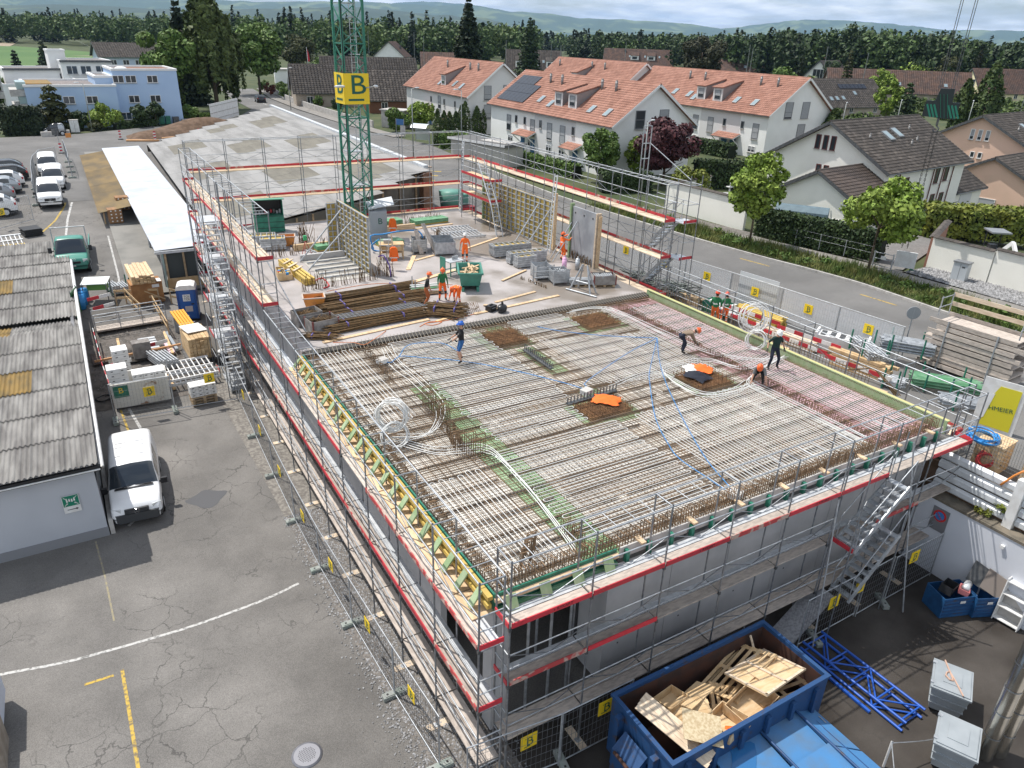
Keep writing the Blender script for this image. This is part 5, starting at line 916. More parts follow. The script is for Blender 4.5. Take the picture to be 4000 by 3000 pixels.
# ================================================================ SCAFFOLDS
RY=mat('board_lettering',(.03,.012,.02),.6)
def scaffold(label,o,u,v,nb,bay,levels,top,base,inner=.66,skip_rail=(),sole=True,wood=(plank_w,plank_w),toe=True,toe_txt=True,nplank=2,group='tube scaffolds round the building',end_rail=(True,True),ladder_top=False,zig=True,toe_from=-9,toe_p={}):
    # o: first outer standard; u: direction along; v: direction inward; levels: (z, first bay, last bay, style)
    root=empty('scaffold',(o[0],o[1],0),0,label,'scaffold',group);U_=Vector((*u,0)).normalized();V_=Vector((*v,0)).normalized()
    P=lambda s,t,z:U_*s+V_*t+Vector((0,0,z));along_y=abs(U_.y)>.5
    for k in range(nb+1):
        zt=max([l[0]for l in levels if l[1]<=k<=l[2]+1],default=levels[0][0])+1.95;zb=base(k)
        for t in(0,inner):
            PT('standard',root,P(k*bay,t,zb),P(k*bay,t,zt+(.06 if t==0 else 0)),.027,steel)
            if t==0 and sole:PB('base_plate',root,P(k*bay,t,zb+.02),(.16,.16,.02),SL)
        for l in levels:
            if l[1]<=k<=l[2]+1:PB('coupler',root,P(k*bay,0,l[0]-.05),(.075,.075,.1),steel_d);PB('coupler',root,P(k*bay,0,l[0]+1.0),(.06,.06,.07),steel)
        if sole:PB('sole_board',root,P(k*bay,.1,zb-.015),(.8,.24,.05)if along_y else(.24,.8,.05),plank_f)
        PT('transom',root,P(k*bay,0,zt),P(k*bay,inner,zt),.024,steel)
    for li,(z,b0,b1,style)in enumerate(levels):
        wm={'old':plank_w if along_y else plank_wx,'new':plank_f if along_y else plank_nx,'mix':plank_w if along_y else plank_wx}[style]
        for k in range(b0,b1+2):PT('transom',root,P(k*bay,-.02,z-.06),P(k*bay,inner+.02,z-.06),.024,steel)
        for k in range(b0,b1+1):
            s0,s1=k*bay+.03,(k+1)*bay-.03;wdt=(inner-.04)/2;gap=.02
            if style=='mix':wds=[(.02,wdt*1.15,wm),(wdt*1.15+.03,inner-.06,alu)]
            else:wds=[(.01,wdt,wm),(wdt+.02,inner-.02,wm)]
            for a_,b_,mm in wds:
                c=P((s0+s1)/2,(a_+b_)/2,z-.015+.006*random.random());sz=(b_-a_,s1-s0,.045);PB('deck_plank',root,c,sz if along_y else(sz[1],sz[0],sz[2]),mm)
            top_l=(z,k);rail=(li,k)not in skip_rail
            if rail:
                for hz_ in(1.0,.55):PT('guard_rail',root,P(k*bay,0,z+hz_),P((k+1)*bay,0,z+hz_),.02,SL)
                if zig:
                    for a_,b_ in((0,.5),(.5,1)):
                        BR('brace',root,P((k+a_)*bay,0,z+(1.0 if a_==0 else .55)),P((k+b_)*bay,0,z+(.55 if a_==0 else 1.0)),.018,.018,steel)
                if toe and z>toe_from and random.random()<toe_p.get(li,1):
                    m_=red if random.random()<.62 else redworn;tb=PB('toe_board',root,P((s0+s1)/2,-.035,z+.085),(.03,s1-s0,.15)if along_y else(s1-s0,.03,.15),m_)
                    if toe_txt and m_ is red and k%2==0 and(li<3):text('lettering',root,'▪ RYKART',.13,RY,P((s0+s1)/2+.3,-.054,z+.085),U_ if U_.cross(Vector((0,0,1))).dot(-V_)>0 else -U_,(0,0,1))
        for e,kk in((0,b0),(1,b1+1)):
            if end_rail[e]:
                for hz_ in(1.0,.55):PT('end_rail',root,P(kk*bay,0,z+hz_),P(kk*bay,inner,z+hz_),.02,SL)
                if toe and z>toe_from:PB('toe_board',root,P(kk*bay+(-.03 if e==0 else .03),inner/2,z+.085),(inner,.03,.15)if along_y else(.03,inner,.15),red)
    for k in range(nb):
        lv=[l for l in levels if l[1]<=k<=l[2]]
        if not lv:continue
        zt=max(l[0]for l in lv)+1.95
        for t in(0,inner):PT('top_rail',root,P(k*bay,t,zt),P((k+1)*bay,t,zt),.024,SL)
        if ladder_top:
            for f in(.25,.5,.75):PT('top_rung',root,P((k+f)*bay,0,zt),P((k+f)*bay,inner,zt),.014,SL,5)
    return root
LY=2.51
sc_left=scaffold('long scaffold with red toe boards along the yard side of the building',(6.11,11.3),(0,1),(1,0),16,LY,[(-4.57,0,15,'old'),(-2.56,0,15,'mix'),(-.54,0,15,'mix'),(1.55,8,15,'new'),(3.6,8,15,'new')],0,lambda k:gz(11.3+k*LY)+.02,.66,ladder_top=True,group=None,toe_from=-4,toe_p={1:.8,2:.85})
sc_front=scaffold('front scaffold with lettered red boards above the blue skip',(7.0,11.4),(1,0),(0,1),8,2.42,[(-4.25,0,7,'old'),(-2.25,0,7,'mix'),(-.36,0,7,'mix')],0,lambda k:-5.68,.66,ladder_top=True,skip_rail=((0,6),(1,5),(2,6)),toe_from=-4,toe_p={1:.45})
sc_r1=scaffold('low scaffold walkway between pink strip and stacked timber',(27.6,12.4),(0,1),(-1,0),7,2.42,[(-.72,0,6,'new')],0,lambda k:-1.48,.68,ladder_top=True,toe_txt=False)
sc_r2=scaffold('tall scaffold along the road side behind the grey wall panel',(27.6,29.5),(0,1),(-1,0),10,2.4,[(-.45,0,9,'new'),(1.72,0,9,'new'),(3.72,0,9,'new')],0,lambda k:-1.48,.68,ladder_top=True,toe_txt=False,sole=False)
sc_b=scaffold('open scaffold across the back in front of the hall roof',(6.75,54.15),(1,0),(0,-1),8,2.52,[(-.3,0,7,'new'),(1.72,0,7,'new'),(3.7,0,7,'new')],0,lambda k:-3.2,.66,toe_txt=False,sole=False)
def flight(root,p,q,wd,v,n=9,m=SL):
    p=Vector(p);q=Vector(q);v=Vector((*v,0)).normalized()*wd/2
    for s_ in(-1,1):BR('stringer',root,p+v*s_,q+v*s_,.05,.16,m);PT('handrail',root,p+v*s_+Vector((0,0,1)),q+v*s_+Vector((0,0,1)),.02,SL);PT('rail_post',root,p+v*s_,p+v*s_+Vector((0,0,1)),.02,SL);PT('rail_post',root,q+v*s_,q+v*s_+Vector((0,0,1)),.02,SL)
    for k in range(n):c=p.lerp(q,(k+.5)/n)+Vector((0,0,.06));d=(q-p);d.z=0;sz=(.24,wd-.04,.04)if abs(d.x)>abs(d.y)else(wd-.04,.24,.04);PB('tread',root,c,sz,m)
st=empty('stair_tower',(0,0,0),0,'scaffold stair tower with stacked flights on the yard side','stair tower')
zz_=[-4.6,-2.55,-.5,1.6,3.65];zb=gz(37)
for i,z in enumerate(zz_):
    z0=zb if i==0 else zz_[i-1];flight(st,(5.45,36.7,z0+.05),(5.45,39.0,z),.75,(1,0),9);PB('landing',st,(5.5,39.9,z-.02),(1.1,1.5,.05),alu);PB('landing_toe',st,(4.95,39.9,z+.08),(.03,1.5,.15),red)
    for y in(36.3,39.2):PT('tower_rail',st,(4.9,y,z+1),(4.9,y+1.3,z+1),.02,SL)
for x in(4.88,6.0):
    for y in(36.3,38.5,40.7):PT('standard',st,(x,y,gz(y)),(x,y,5.7),.027,steel)
st=empty('stair_tower',(0,0,0),0,'corner stair tower at the road end of the tall scaffold','stair tower')
for i,z in enumerate((-.45,1.72,3.72)):
    if i:flight(st,(28.1,31.9,z-2.05),(28.1,29.9,z),.7,(1,0),9);PB('landing',st,(28.1,29.3,z),(.9,.9,.05),alu);PB('landing_toe',st,(28.1,28.85,z+.08),(.9,.03,.15),red)
for x in(27.75,28.55):
    for y in(28.8,30.6,32.2):PT('standard',st,(x,y,-1.48),(x,y,6.2 if y<30 else 5.7),.027,steel)
for z in(.6,2.7,4.7,5.7):
    for x in(27.75,28.55):PT('tower_rail',st,(x,28.8,z),(x,32.2,z),.02,SL)
    PT('tower_rail',st,(27.75,28.8,z),(28.55,28.8,z),.02,SL)
for x in(27.2,27.75):PT('frame_leg',st,(x,32.3,5.7),(x,32.3,8.3),.03,SL)
for z in(6.6,7.4,8.3):PT('frame_bar',st,(27.2,32.3,z),(27.75,32.3,z),.025,SL)
PT('frame_prop',st,(27.75,32.3,7.4),(28.55,29.6,5.8),.025,SL)
st=empty('site_stair',(0,0,0),0,'aluminium stair flights leading up the front scaffold','stairs');flight(st,(19.5,11.05,-2.3),(21.7,11.05,-.45),.72,(0,1),9);flight(st,(19.9,11.0,-4.5),(21.9,11.0,-2.4),.72,(0,1),9);PB('landing_toe',st,(19.35,11.05,-2.15),(.03,.8,.16),red)
for x in(19.2,22.0):
    for y in(10.65,11.38):PT('standard',st,(x,y,-5.68),(x,y,1.2),.027,steel)
PT('raking_prop',st,(18.3,10.5,-5.6),(18.6,11.1,-.2),.024,SL);PT('raking_prop',st,(22.6,10.1,-5.65),(21.9,11.1,1),.026,SL)
g=G();g.prism([(17.8,10.95,-5.68),(19.6,10.95,-4.35),(19.6,10.95,-4.42),(17.9,10.95,-5.69)],(0,.85,0));g.build('ramp',mat('ramp_grating',(.45,.45,.47),.5,.4,(.3,.3,.31),14),st)
# mesh fences
wire=mat('fence_wire',(.22,.23,.24),.5,.6);FM={}
def fence_mesh(L,h_=1.9):
    k=round(L,1)
    if k not in FM:
        n=int(L/.14);s_=[((L*(i+.5)/n,0,.15),(L*(i+.5)/n,0,h_))for i in range(n)]+[((0,0,.15+j*.29),(L,0,.15+j*.29))for j in range(7)]
        o=bars('wire',s_,.007,wire);FM[k]=o.data;bpy.data.objects.remove(o)
    return FM[k]
def fence(label,p,q,z0=None,h_=2.,group='mobile mesh fences',sheetm=None):
    p=Vector(p);q=Vector(q);d=q-p;L=d.length;r=empty('mesh_fence',p,math.atan2(d.y,d.x),label,'fence',group);sl=d.z
    for x in(.02,L-.02):PT('frame_post',r,(x,0,(sl if x>1 else 0)),(x,0,h_+(sl if x>1 else 0)),.022,SL)
    for z in(.12,h_):PT('frame_rail',r,(0,0,z),(L,0,z+sl),.02,SL)
    o=bpy.data.objects.new('wire_mesh',fence_mesh(L,h_-.05));link(o,r);o['kind']='stuff'
    if sl:o.rotation_euler.y=-math.asin(sl/L)
    if sheetm:PB('privacy_sheet',r,(L/2,.02,h_/2+.1),(L-.1,.008,h_-.3),sheetm)
    return r
def b_sign(label,c,ang,sz=.5,name='company_sign'):
    r=empty(name,c,ang,label,'sign','yellow company signs');PB('plate',r,(0,0,0),(sz,.015,sz),yellow_s);g=G();s_=sz*.8
    # stylised B: two bowls, cut stem, sweeping underline
    def arc(cx,cz,r0,r1,a0,a1,n=7):
        V=[];F=[]
        for i in range(n+1):a=a0+(a1-a0)*i/n;V+=[(cx+r0*math.cos(a),-.012,cz+r0*math.sin(a)),(cx+r1*math.cos(a),-.012,cz+r1*math.sin(a))]
        for i in range(n):F.append((2*i,2*i+1,2*i+3,2*i+2))
        g.add(V,F)
    arc(.08*s_,.2*s_,.1*s_,.2*s_,-1.4,1.5);arc(.1*s_,-.12*s_,.13*s_,.25*s_,-1.5,1.3)
    for a_,b_,c_,d_ in((-.1,.1,.31,.4),(-.02,.12,.02,.11),(-.05,.1,-.37,-.26),(-.38,.12,-.46,-.39),(-.3,-.22,.3,.36),(-.16,-.05,-.37,.4)):g.add([(a_*s_,-.012,c_*s_),(b_*s_,-.012,c_*s_),(b_*s_,-.012,d_*s_),(a_*s_,-.012,d_*s_)],[(0,1,2,3)])
    g.build('emblem',sign_g,r);return r
def foot(label,x,y,z,ang):
    g=G();g.box(-.37,.37,-.11,.11,0,.14);g.box(-.3,.3,-.08,.08,.14,.16);r=empty('fence_weight',(x,y,z),ang,label,'fence foot','concrete fence feet');g.build('block',mat('foot_concrete',(.24,.28,.25),.9,0,(.3,.31,.29),4,rnd=.15),r)
    for s_ in(-.22,.22):PB('socket',r,(s_,0,.163),(.06,.06,.01),black)
fy=[12.5,15.4,18.85,22.1,25.5,28.9,32.3,35.7];fx=[5.6,5.44,5.31,5.21,5.2,5.2,5.22,5.25]
for i in range(7):
    a,b_=(fx[i],fy[i],gz(fy[i])),(fx[i+1],fy[i+1],gz(fy[i+1]));fence(f'{ORD[i]} mesh fence panel along the long scaffold from the front corner',a,b_);foot(f'{ORD[i]} concrete foot of the long side fence from the front corner',fx[i],fy[i],gz(fy[i]),0)
    m_=[(a[k]+b_[k])/2 for k in range(3)];b_sign(f'{ORD[i]} yellow sign on the long side fence from the front corner',(m_[0]-.03,m_[1]+.2,m_[2]+1.25),math.atan2(b_[1]-a[1],b_[0]-a[0])+math.pi,.42)
xs=[-.42,2.23,5.2]
for i in range(2):fence(('mesh fence panel in front of the white rusty container','mesh fence panel in front of the pallet with white boxes')[i],(xs[i],36.1,gz(36.1)),(xs[i+1],35.9,gz(35.9)));foot(('concrete fence foot at the shed side of the white container','concrete fence foot between container and pallet')[i],xs[i],36.1,gz(36.1),R_(90))
b_sign('yellow sign on the fence before the white rusty container',(1.25,36.0,gz(36)+1.35),0,.5);b_sign('yellow sign on the fence above the white boxes on the pallet',(4.0,35.95,gz(36)+1.5),0,.48)
xs=[5.8,8.5,10.9]
for i in range(2):fence(('mesh fence panel at the front corner under the scaffold','mesh fence panel beside the closed end of the blue skip')[i],(xs[i],11.0 if i else 11.3,-5.68),(xs[i+1],11.0,-5.68))
foot('wet concrete fence foot beside the blue skip',8.6,11.0,-5.68,R_(80));b_sign('yellow sign on the front fence at the scaffold corner',(7.6,11.2,-4.4),0,.5);b_sign('yellow sign on the front scaffold above the concrete foot',(9.95,10.97,-4.2),0,.5)
xs=[17.9,20.9,22.5,25.4]
for i in range(3):fence(('mesh fence panel between ramp and blue truss frames','narrow mesh fence panel before the stair flights','mesh fence panel before the white retaining wall')[i],(xs[i],10.8,-5.68),(xs[i+1],10.85,-5.68))
foot('concrete fence foot next to the blue truss frames',18.7,10.75,-5.68,R_(70));foot('concrete fence foot below the stair flights',22.4,10.8,-5.68,R_(60));b_sign('yellow sign low on the fence beside the metal ramp',(19.3,10.76,-4.3),0,.5);b_sign('yellow sign on the fence below the stair flights',(20.6,10.76,-4.2),0,.5);b_sign('yellow sign on the fence before the retaining wall',(23.7,10.8,-4.1),0,.5)
veil=mat('white_veil',(.7,.72,.74),.6,alpha=.3)
ry=[12.0,15.2,18.6,22.0,25.4,28.8,32.2,35.6,39.0,42.4];rx=[33.4,33.2,32.9,32.6,32.3,31.9,31.5,31.1,30.8,30.6]
for i in range(2,9):
    fence(f'{ORD[i - 2]} mesh fence panel along the road counted from the banner',(rx[i],ry[i],-1.48),(rx[i+1],ry[i+1],-1.48),sheetm=veil if i not in(0,4)else None);b_sign(f'{ORD[i - 2]} yellow sign on the roadside fence counted from the banner',((rx[i]+rx[i+1])/2-.05,(ry[i]+ry[i+1])/2,-.15),math.atan2(ry[i+1]-ry[i],rx[i+1]-rx[i])+math.pi,.5)
    if i==4:pbox_=empty('white_board',((rx[i]+rx[i+1])/2+.1,(ry[i]+ry[i+1])/2,-1.48),math.atan2(ry[i+1]-ry[i],rx[i+1]-rx[i]),f'{ORD[i-3]} pale board behind the roadside fence near the green jackets','board');PB('panel',pbox_,(0,-.05,1.1),(2.6,.03,2.2),mat('pale_board',(.6,.62,.63),.6))

# ================================================================ SITE THINGS
# retaining wall, barrier, things at the ramp side
rw=empty('retaining_wall',(25.6,12.3,-5.7),0,'white painted retaining wall with a no parking sign','wall');g=G();g.box(0,.25,-20,0,0,3.0);g.build('wall_body',mat('white_wall_paint',(.68,.7,.75),.8,0,(.62,.64,.69),.5),rw);g=G();g.box(-.03,.6,-20,0,3.0,3.1);g.build('coping',mat('mossy_coping',(.13,.115,.09),.95,0,(.2,.17,.13),3,bump=.5,bs=12),rw);[PB('wall_lamp',rw,(-.05,-3.3-k*2.2,2.6),(.1,.12,.12),WP)for k in range(2)]
ns=empty('no_parking_sign',(25.57,11.25,-3.75),0,'round no parking sign on a grey plate','sign');PB('plate',ns,(0,0,.35),(.02,.62,.95),mat('grey_plate',(.2,.2,.21),.6))
def disc(par,name,r,x,m):g=G();g.tube((x,0,.52),(x-.012,0,.52),r,24);return g.build(name,m,par)
disc(ns,'red_ring',.24,-.012,mat('sign_red',(.6,.03,.03),.5));disc(ns,'blue_disc',.17,-.026,mat('sign_blue',(.05,.2,.5),.5));BR('red_bar',ns,(-.042,.12,.64),(-.042,-.12,.4),.04,.012,mat('sign_red',(.6,.03,.03),.5))
bar_=empty('steel_barrier',(26.15,0,0),0,'white corrugated steel barrier above the retaining wall','barrier')
for i,(ya,yb)in enumerate(((12.1,9.45),(9.1,4),(3.7,-2))):
    for k in range(4):z=-2.5+k*.4;g=G();g.prism([(0,ya,z),(-.1,ya,z+.08),(-.1,ya,z+.26),(0,ya,z+.36)],(0,yb-ya,0));g.build('profile_rail',mat('white_steel',(.72,.74,.76),.5,.1,(.6,.62,.63),1.5),bar_)
for y in(9.28,3.85):PB('barrier_post',bar_,(-.05,y,-1.7),(.3,.32,2.0),WP);PB('upper_post',bar_,(.5,y-.3,-.9),(.25,.25,1.5),WP)
for i,(x,y)in enumerate(((26.05,9.6),(26.0,10.1),(25.8,8.2))):tree('moss_clump',('yellow moss clump beside the barrier post','yellow moss clump on the coping near the scaffold','dry weeds on the coping below the barrier')[i],x,y,(-2.2,-2.6,-2.6)[i],.35,.6,'bush','yellow',250,.06,.01,cat='weed')
for i,(x,y,z)in enumerate(((27.3,11.0,-1.48),(27.9,9.6,-1.48))):
    b_=empty('wooden_box',(x,y,z),.1+.1*i,('plywood box under the blue hose coil by the scaffold corner','stacked plywood boxes with grip holes behind the mesh rail')[i],'box')
    for k in range(2):PB('box_body',b_,(0,0,.3+k*.58),(1.1,.9,.56),ply);PB('grip_hole',b_,(-.3,-.452,.42+k*.58),(.14,.01,.05),black)
    PB('box_lid',b_,(0,0,1.18),(1.16,.95,.03),ply)
coil('hose_coil','coil of bright blue hose lying on the box at the scaffold corner',(26.9,11.3,-.2),(.1,0,0),.45,7,.035,blue_hose,.2,'hose',.07);coil('hose_coil','red hose bundle hanging below the blue coil',(26.7,10.9,-.9),(R_(80),0,R_(-50)),.25,5,.03,red_hose,.2,'hose',.05)
pipe('orange hose arching over the white barrier post',spline([(26.0,9.9,-1.2),(26.2,9.5,-.5),(26.6,9,-.3),(27,8.4,-.9)]),.04,mat('orange_hose',(.7,.25,.05),.5),'hose','hose')
ms=empty('mesh_screen',(26.6,0,0),0,'wire mesh guard above the white barrier','fence');s_=[((0,5+k*.09,-.95),(0,5+k*.09,.25))for k in range(76)]+[((0,5,-.95+j*.15),(0,11.8,-.95+j*.15))for j in range(9)];bars('wire_mesh',s_,.008,wire,ms);[PT('frame_post',ms,(0,y,-1.5),(0,y,.3),.025,SL)for y in(11.8,8.6,5)]
bn=empty('banner',(30.3,13.1,-1.5),R_(-75),'torn yellow banner on a white board by the scaffold end','banner');PB('board',bn,(.5,0,1.1),(1.5,.04,2.2),WP);g=G();g.prism([(.0,-.03,.15),(1.1,-.03,.15),(1.1,-.03,1.95),(.35,-.03,1.95),(.1,-.03,1.3)],(0,-.012,0));g.build('yellow_cloth',mat('banner_yellow',(.7,.62,.03),.6),bn);text('lettering',bn,'HMEIER',.26,sign_g,(.6,-.05,1.0),(1,0,.12),(-.12,0,1));g=G();g.prism([(-.2,-.04,.2),(.1,-.04,.5),(.25,-.04,1.6),(-.1,-.04,1.4)],(0,-.01,0));g.build('torn_flap',WP,bn)
# --- blue open skip with timber
blue_c=mat('skip_blue',(.015,.062,.17),.55,0,(.06,.045,.045),3.5,.58,.72,9,rnd=.04);rust=mat('skip_rust',(.085,.035,.022),.9,0,(.05,.028,.022),2.2)
sk=empty('waste_skip',(9.9,8.3,-5.68),0,'large open blue skip filled with broken timber and pallets','skip');L_,W_,H_=5.75,2.4,2.18
for nm,b_ in(('side_wall',(0,L_,0,.08,.15,H_)),('side_wall',(0,L_,W_-.08,W_,.15,H_)),('end_wall',(0,.08,.08,W_-.08,.15,H_)),('end_wall',(L_-.08,L_,.08,W_-.08,.15,H_))):g=G();g.box(*b_);g.build(nm,blue_c,sk)
for b_ in((.085,L_-.085,.082,.09,.2,H_-.05),(.085,L_-.085,W_-.09,W_-.082,.2,H_-.05),(.082,.09,.09,W_-.09,.2,H_-.05),(L_-.09,L_-.082,.09,W_-.09,.2,H_-.05),(.09,L_-.09,.09,W_-.09,.15,.22)):g=G();g.box(*b_);g.build('rusty_lining',rust,sk)
for b_ in((-.04,L_+.04,-.04,.08,H_,H_+.08),(-.04,L_+.04,W_-.08,W_+.04,H_,H_+.08),(-.04,.08,.08,W_-.08,H_,H_+.08),(L_-.08,L_+.04,.08,W_-.08,H_,H_+.08)):g=G();g.box(*b_);g.build('rim',blue_c,sk)
for k in range(6):PB('rib',sk,(.5+k*.95,-.06,1.1),(.14,.1,1.9),blue_c)
for y in(.5,1.9):PB('end_post',sk,(-.12,y,1.1),(.2,.16,1.8),blue_c)
g=G();g.prism([(-.1,.75,.2),(-.5,.75,.3),(-.5,.75,1.3),(-.1,.75,1.7)],(0,.9,0));g.build('hook_frame',blue_c,sk);PT('pull_hook',sk,(-.55,.9,1.35),(-.55,1.5,1.35),.05,rust,8);text('lettering',sk,'B1480J',.12,WP,(-.01,1.95,.8),(0,-1,0),(0,0,1));[PB('sticker',sk,(-.225,.5,.7+k*.12),(.01,.1,.09),WP)for k in range(3)]
def plankpile(label,name,c,rot,size,m,cat='timber'):
    r=empty(name,c,0,label,cat);r.rotation_euler=rot;n=max(1,round(size[1]/.14));w_=size[1]/n
    for k in range(n):PB('plank',r,(random.uniform(-.03,.03),-size[1]/2+(k+.5)*w_,0),(size[0],w_-.006,size[2]),m)
    return r
def pallet(label,c,rot,m=pallet_w,sx=1.2,sy=.8,name='pallet',group=None):
    r=empty(name,c,0,label,'pallet',group);r.rotation_euler=rot
    for k in range(6):PB('top_slat',r,(0,-sy/2+.06+k*(sy-.12)/5,.125),(sx,.1,.022),m)
    for x in(-sx/2+.07,0,sx/2-.07):
        PB('cross_board',r,(x,0,.103),(.13,sy,.02),m)
        for y in(-sy/2+.07,0,sy/2-.07):PB('block',r,(x,y,.06),(.13,.12,.078),m)
    for y in(-sy/2+.07,0,sy/2-.07):PB('bottom_board',r,(0,y,.012),(sx,.1,.02),m)
    return r
pallet('wide slatted pallet leaning against the far wall of the blue skip',(13.9,9.9,-4.0),(R_(-20),R_(-6),R_(14)),crate_w,2.2,1.3);pallet('pallet under the big plywood sheet in the skip',(14.5,9.3,-4.1),(R_(-6),R_(4),R_(-5)),crate_w,1.9,1.5);pallet('broken pallet in the middle of the skip',(12.9,9.3,-4.3),(R_(12),R_(-14),R_(55)),crate_w,1.4,1.0);pallet('pallet tipped near the lidded bin in the skip',(13.6,8.9,-4.35),(R_(10),R_(6),R_(20)),crate_w,1.2,.9);pallet('small broken pallet under the slatted boards in the skip',(12.3,9.2,-4.3),(R_(-20),R_(12),R_(40)),crate_w,1.1,.8)
sh=empty('plywood_sheet',(14.3,9.35,-3.6),0,'large plywood sheet with battens on top of the skip load','plywood');sh.rotation_euler=(R_(-12),R_(8),R_(8));PB('sheet',sh,(0,0,0),(2.0,1.35,.02),ply);[PB('batten',sh,(x,0,.03),(.08,1.35,.03),plank_f)for x in(-.95,0,.95)];[PB('batten',sh,(0,y,.03),(2.0,.08,.03),plank_f)for y in(-.63,.63)]
plankpile('broad pale boards leaning over the end of the skip','slatted_lid',(10.75,9.15,-3.6),(R_(6),R_(10),R_(-72)),(2.2,.6,.025),plank_f);plankpile('slatted wooden panel beside the pale boards in the skip','slatted_lid',(11.5,9.4,-3.7),(R_(10),R_(-6),R_(-20)),(1.2,.8,.025),crate_w);plankpile('slatted panel tipped at the middle of the skip','slatted_lid',(11.4,9.0,-3.75),(R_(-14),R_(8),R_(20)),(1.1,.7,.025),crate_w)
sh=empty('plywood_sheet',(11.3,8.75,-3.45),0,'rough chipboard sheet at the near corner of the skip load','plywood');sh.rotation_euler=(R_(10),R_(12),R_(-35));PB('sheet',sh,(0,0,0),(1.05,.85,.02),mat('chipboard',(.6,.5,.33),.9,0,(.45,.34,.2),14))
def open_box(label,c,rot,s,m,name='open_crate',cat='crate',parent=None):
    r=empty(name,c,0,label,cat);r.rotation_euler=rot;x,y,z=s;t=.02
    PB('base',r,(0,0,t/2),(x,y,t),m)
    for a_,sz in(((0,-y/2+t/2,z/2),(x,t,z)),((0,y/2-t/2,z/2),(x,t,z)),((-x/2+t/2,0,z/2),(t,y-2*t,z)),((x/2-t/2,0,z/2),(t,y-2*t,z))):PB('side',r,a_,sz,m)
    return r
open_box('open plywood tray crate against the near rim of the skip',(13.2,8.85,-3.9),(R_(8),R_(-5),R_(10)),(1.4,.8,.35),ply);open_box('second open plywood tray beside the orange strap in the skip',(12.2,8.75,-3.95),(R_(-4),R_(6),R_(15)),(1.0,.8,.3),ply);open_box('small open crate at the far left of the skip load',(11.35,9.95,-3.85),(R_(-8),R_(4),R_(10)),(.8,.6,.25),crate_w)
plankpile('yellowish slatted crate lid at the back of the skip load','slatted_lid',(12.0,9.75,-3.65),(R_(-20),R_(4),R_(14)),(1.2,.6,.03),crate_w);g=G();g.prism([(12.0,8.6,-3.95),(12.2,8.75,-3.9),(12.5,8.6,-3.95),(12.5,8.52,-3.95),(12.2,8.65,-3.9)],(0,0,-.01));g.build('orange_strap',hivis,label='orange strap lying in the plywood tray of the skip',cat='strap')
g=G();g.bar((14.9,10.5,-3.5),(15.0,10.0,-4.5),.06,.04);g.build('batten',plank_f,label='loose batten leaning in the far corner of the skip',cat='timber')
# --- lidded blue container in front
blue_l=mat('lid_blue',(.06,.2,.42),.45,0,(.09,.17,.28),1.6,.42,.7,8);blue_pd=mat('lid_puddle',(.03,.14,.33),.12)
lc=empty('lidded_skip',(11.5,5.6,-5.68),0,'blue lidded skip with flat and sloping steel lids','skip');g=G();g.prism([(0,0,.2),(0,3.15,.2),(0,3.15,1.2),(0,0,1.2)],(3.5,0,0));g.build('body',blue_c,lc)
for i,(x0,x1)in enumerate(((-.05,1.6),(1.66,3.0))):
    for j,(y0,y1)in enumerate(((1.62,3.2),(-.3,1.58))):g=G();g.prism([(x0,y0,1.28+.12*(j==0 and 0)),(x1,y0,1.28),(x1,y1,1.42),(x0,y1,1.42)],(0,0,.05));g.build('lid',blue_l,lc)
g=G();g.prism([(3.02,1.62,1.3),(3.9,1.2,1.0),(3.9,2.7,1.0),(3.02,3.15,1.42)],(0,0,.05));g.build('end_flap',blue_l,lc);g=G();g.prism([(3.02,-.3,1.3),(3.95,-.2,.95),(3.9,1.14,1.0),(3.02,1.58,1.3)],(0,0,.05));g.build('end_flap',blue_l,lc);g=G();g.prism([(3.5,.1,.2),(3.9,.2,.2),(3.9,.2,.98),(3.5,.1,1.1)],(0,2.4,0));g.build('end_body',blue_c,lc)
PT('hinge_bar',lc,(3.0,-.3,1.45),(3.0,3.2,1.5),.04,blue_c,8);PT('hinge_bar',lc,(1.63,-.3,1.42),(1.63,3.2,1.5),.04,blue_c,8);pts=[(.35+.9*math.cos(a)*(.5+.3*math.sin(2*a))+.3,2.35+.5*math.sin(a)*(1+.2*math.cos(3*a)),1.42)for a in np.linspace(0,6.28,18)[:-1]];g=G();g.prism([(x,y,1.333+(y-1.62)*.0886+.006)for x,y,z in pts],(0,0,.004));g.build('rain_puddle',blue_pd,lc);[PT('handle',lc,(3.75,y,1.12),(3.75,y+.25,1.12),.015,SL)for y in(.2,2.2)]
# --- blue truss frames, bins, chimney pipes, chain
bt=mat('truss_blue',(.02,.1,.45),.4)
for i,(dx,z,ra)in enumerate(((0,.06,0),(.22,.2,.02))):
    t_=empty('truss_frame',(17.95+dx,7.0+.05*i,-5.69+z),ra,('lower blue steel truss frame lying on the dark yard','upper blue steel truss frame lying on the lower one')[i],'truss')
    for x in(0,.95):PT('chord',t_,(x,0,0),(x,3.7,0),.045,bt,8)
    for k in range(5):PT('cross_bar',t_,(0,.15+k*.85,0),(.95,.15+k*.85,0),.03,bt);
    for k in range(4):PT('diagonal',t_,(0 if k%2 else .95,.15+k*.85,0),(.95 if k%2 else 0,1+k*.85,0),.03,bt)
g=G();g.bar((17.7,7.9,-5.63),(17.75,10.0,-5.63),.09,.07);g.build('steel_rail',bt,label='loose blue steel rail beside the truss frames',cat='steel rail')
grey_bin=mat('bin_grey',(.34,.37,.39),.5,.1,(.3,.33,.35),2)
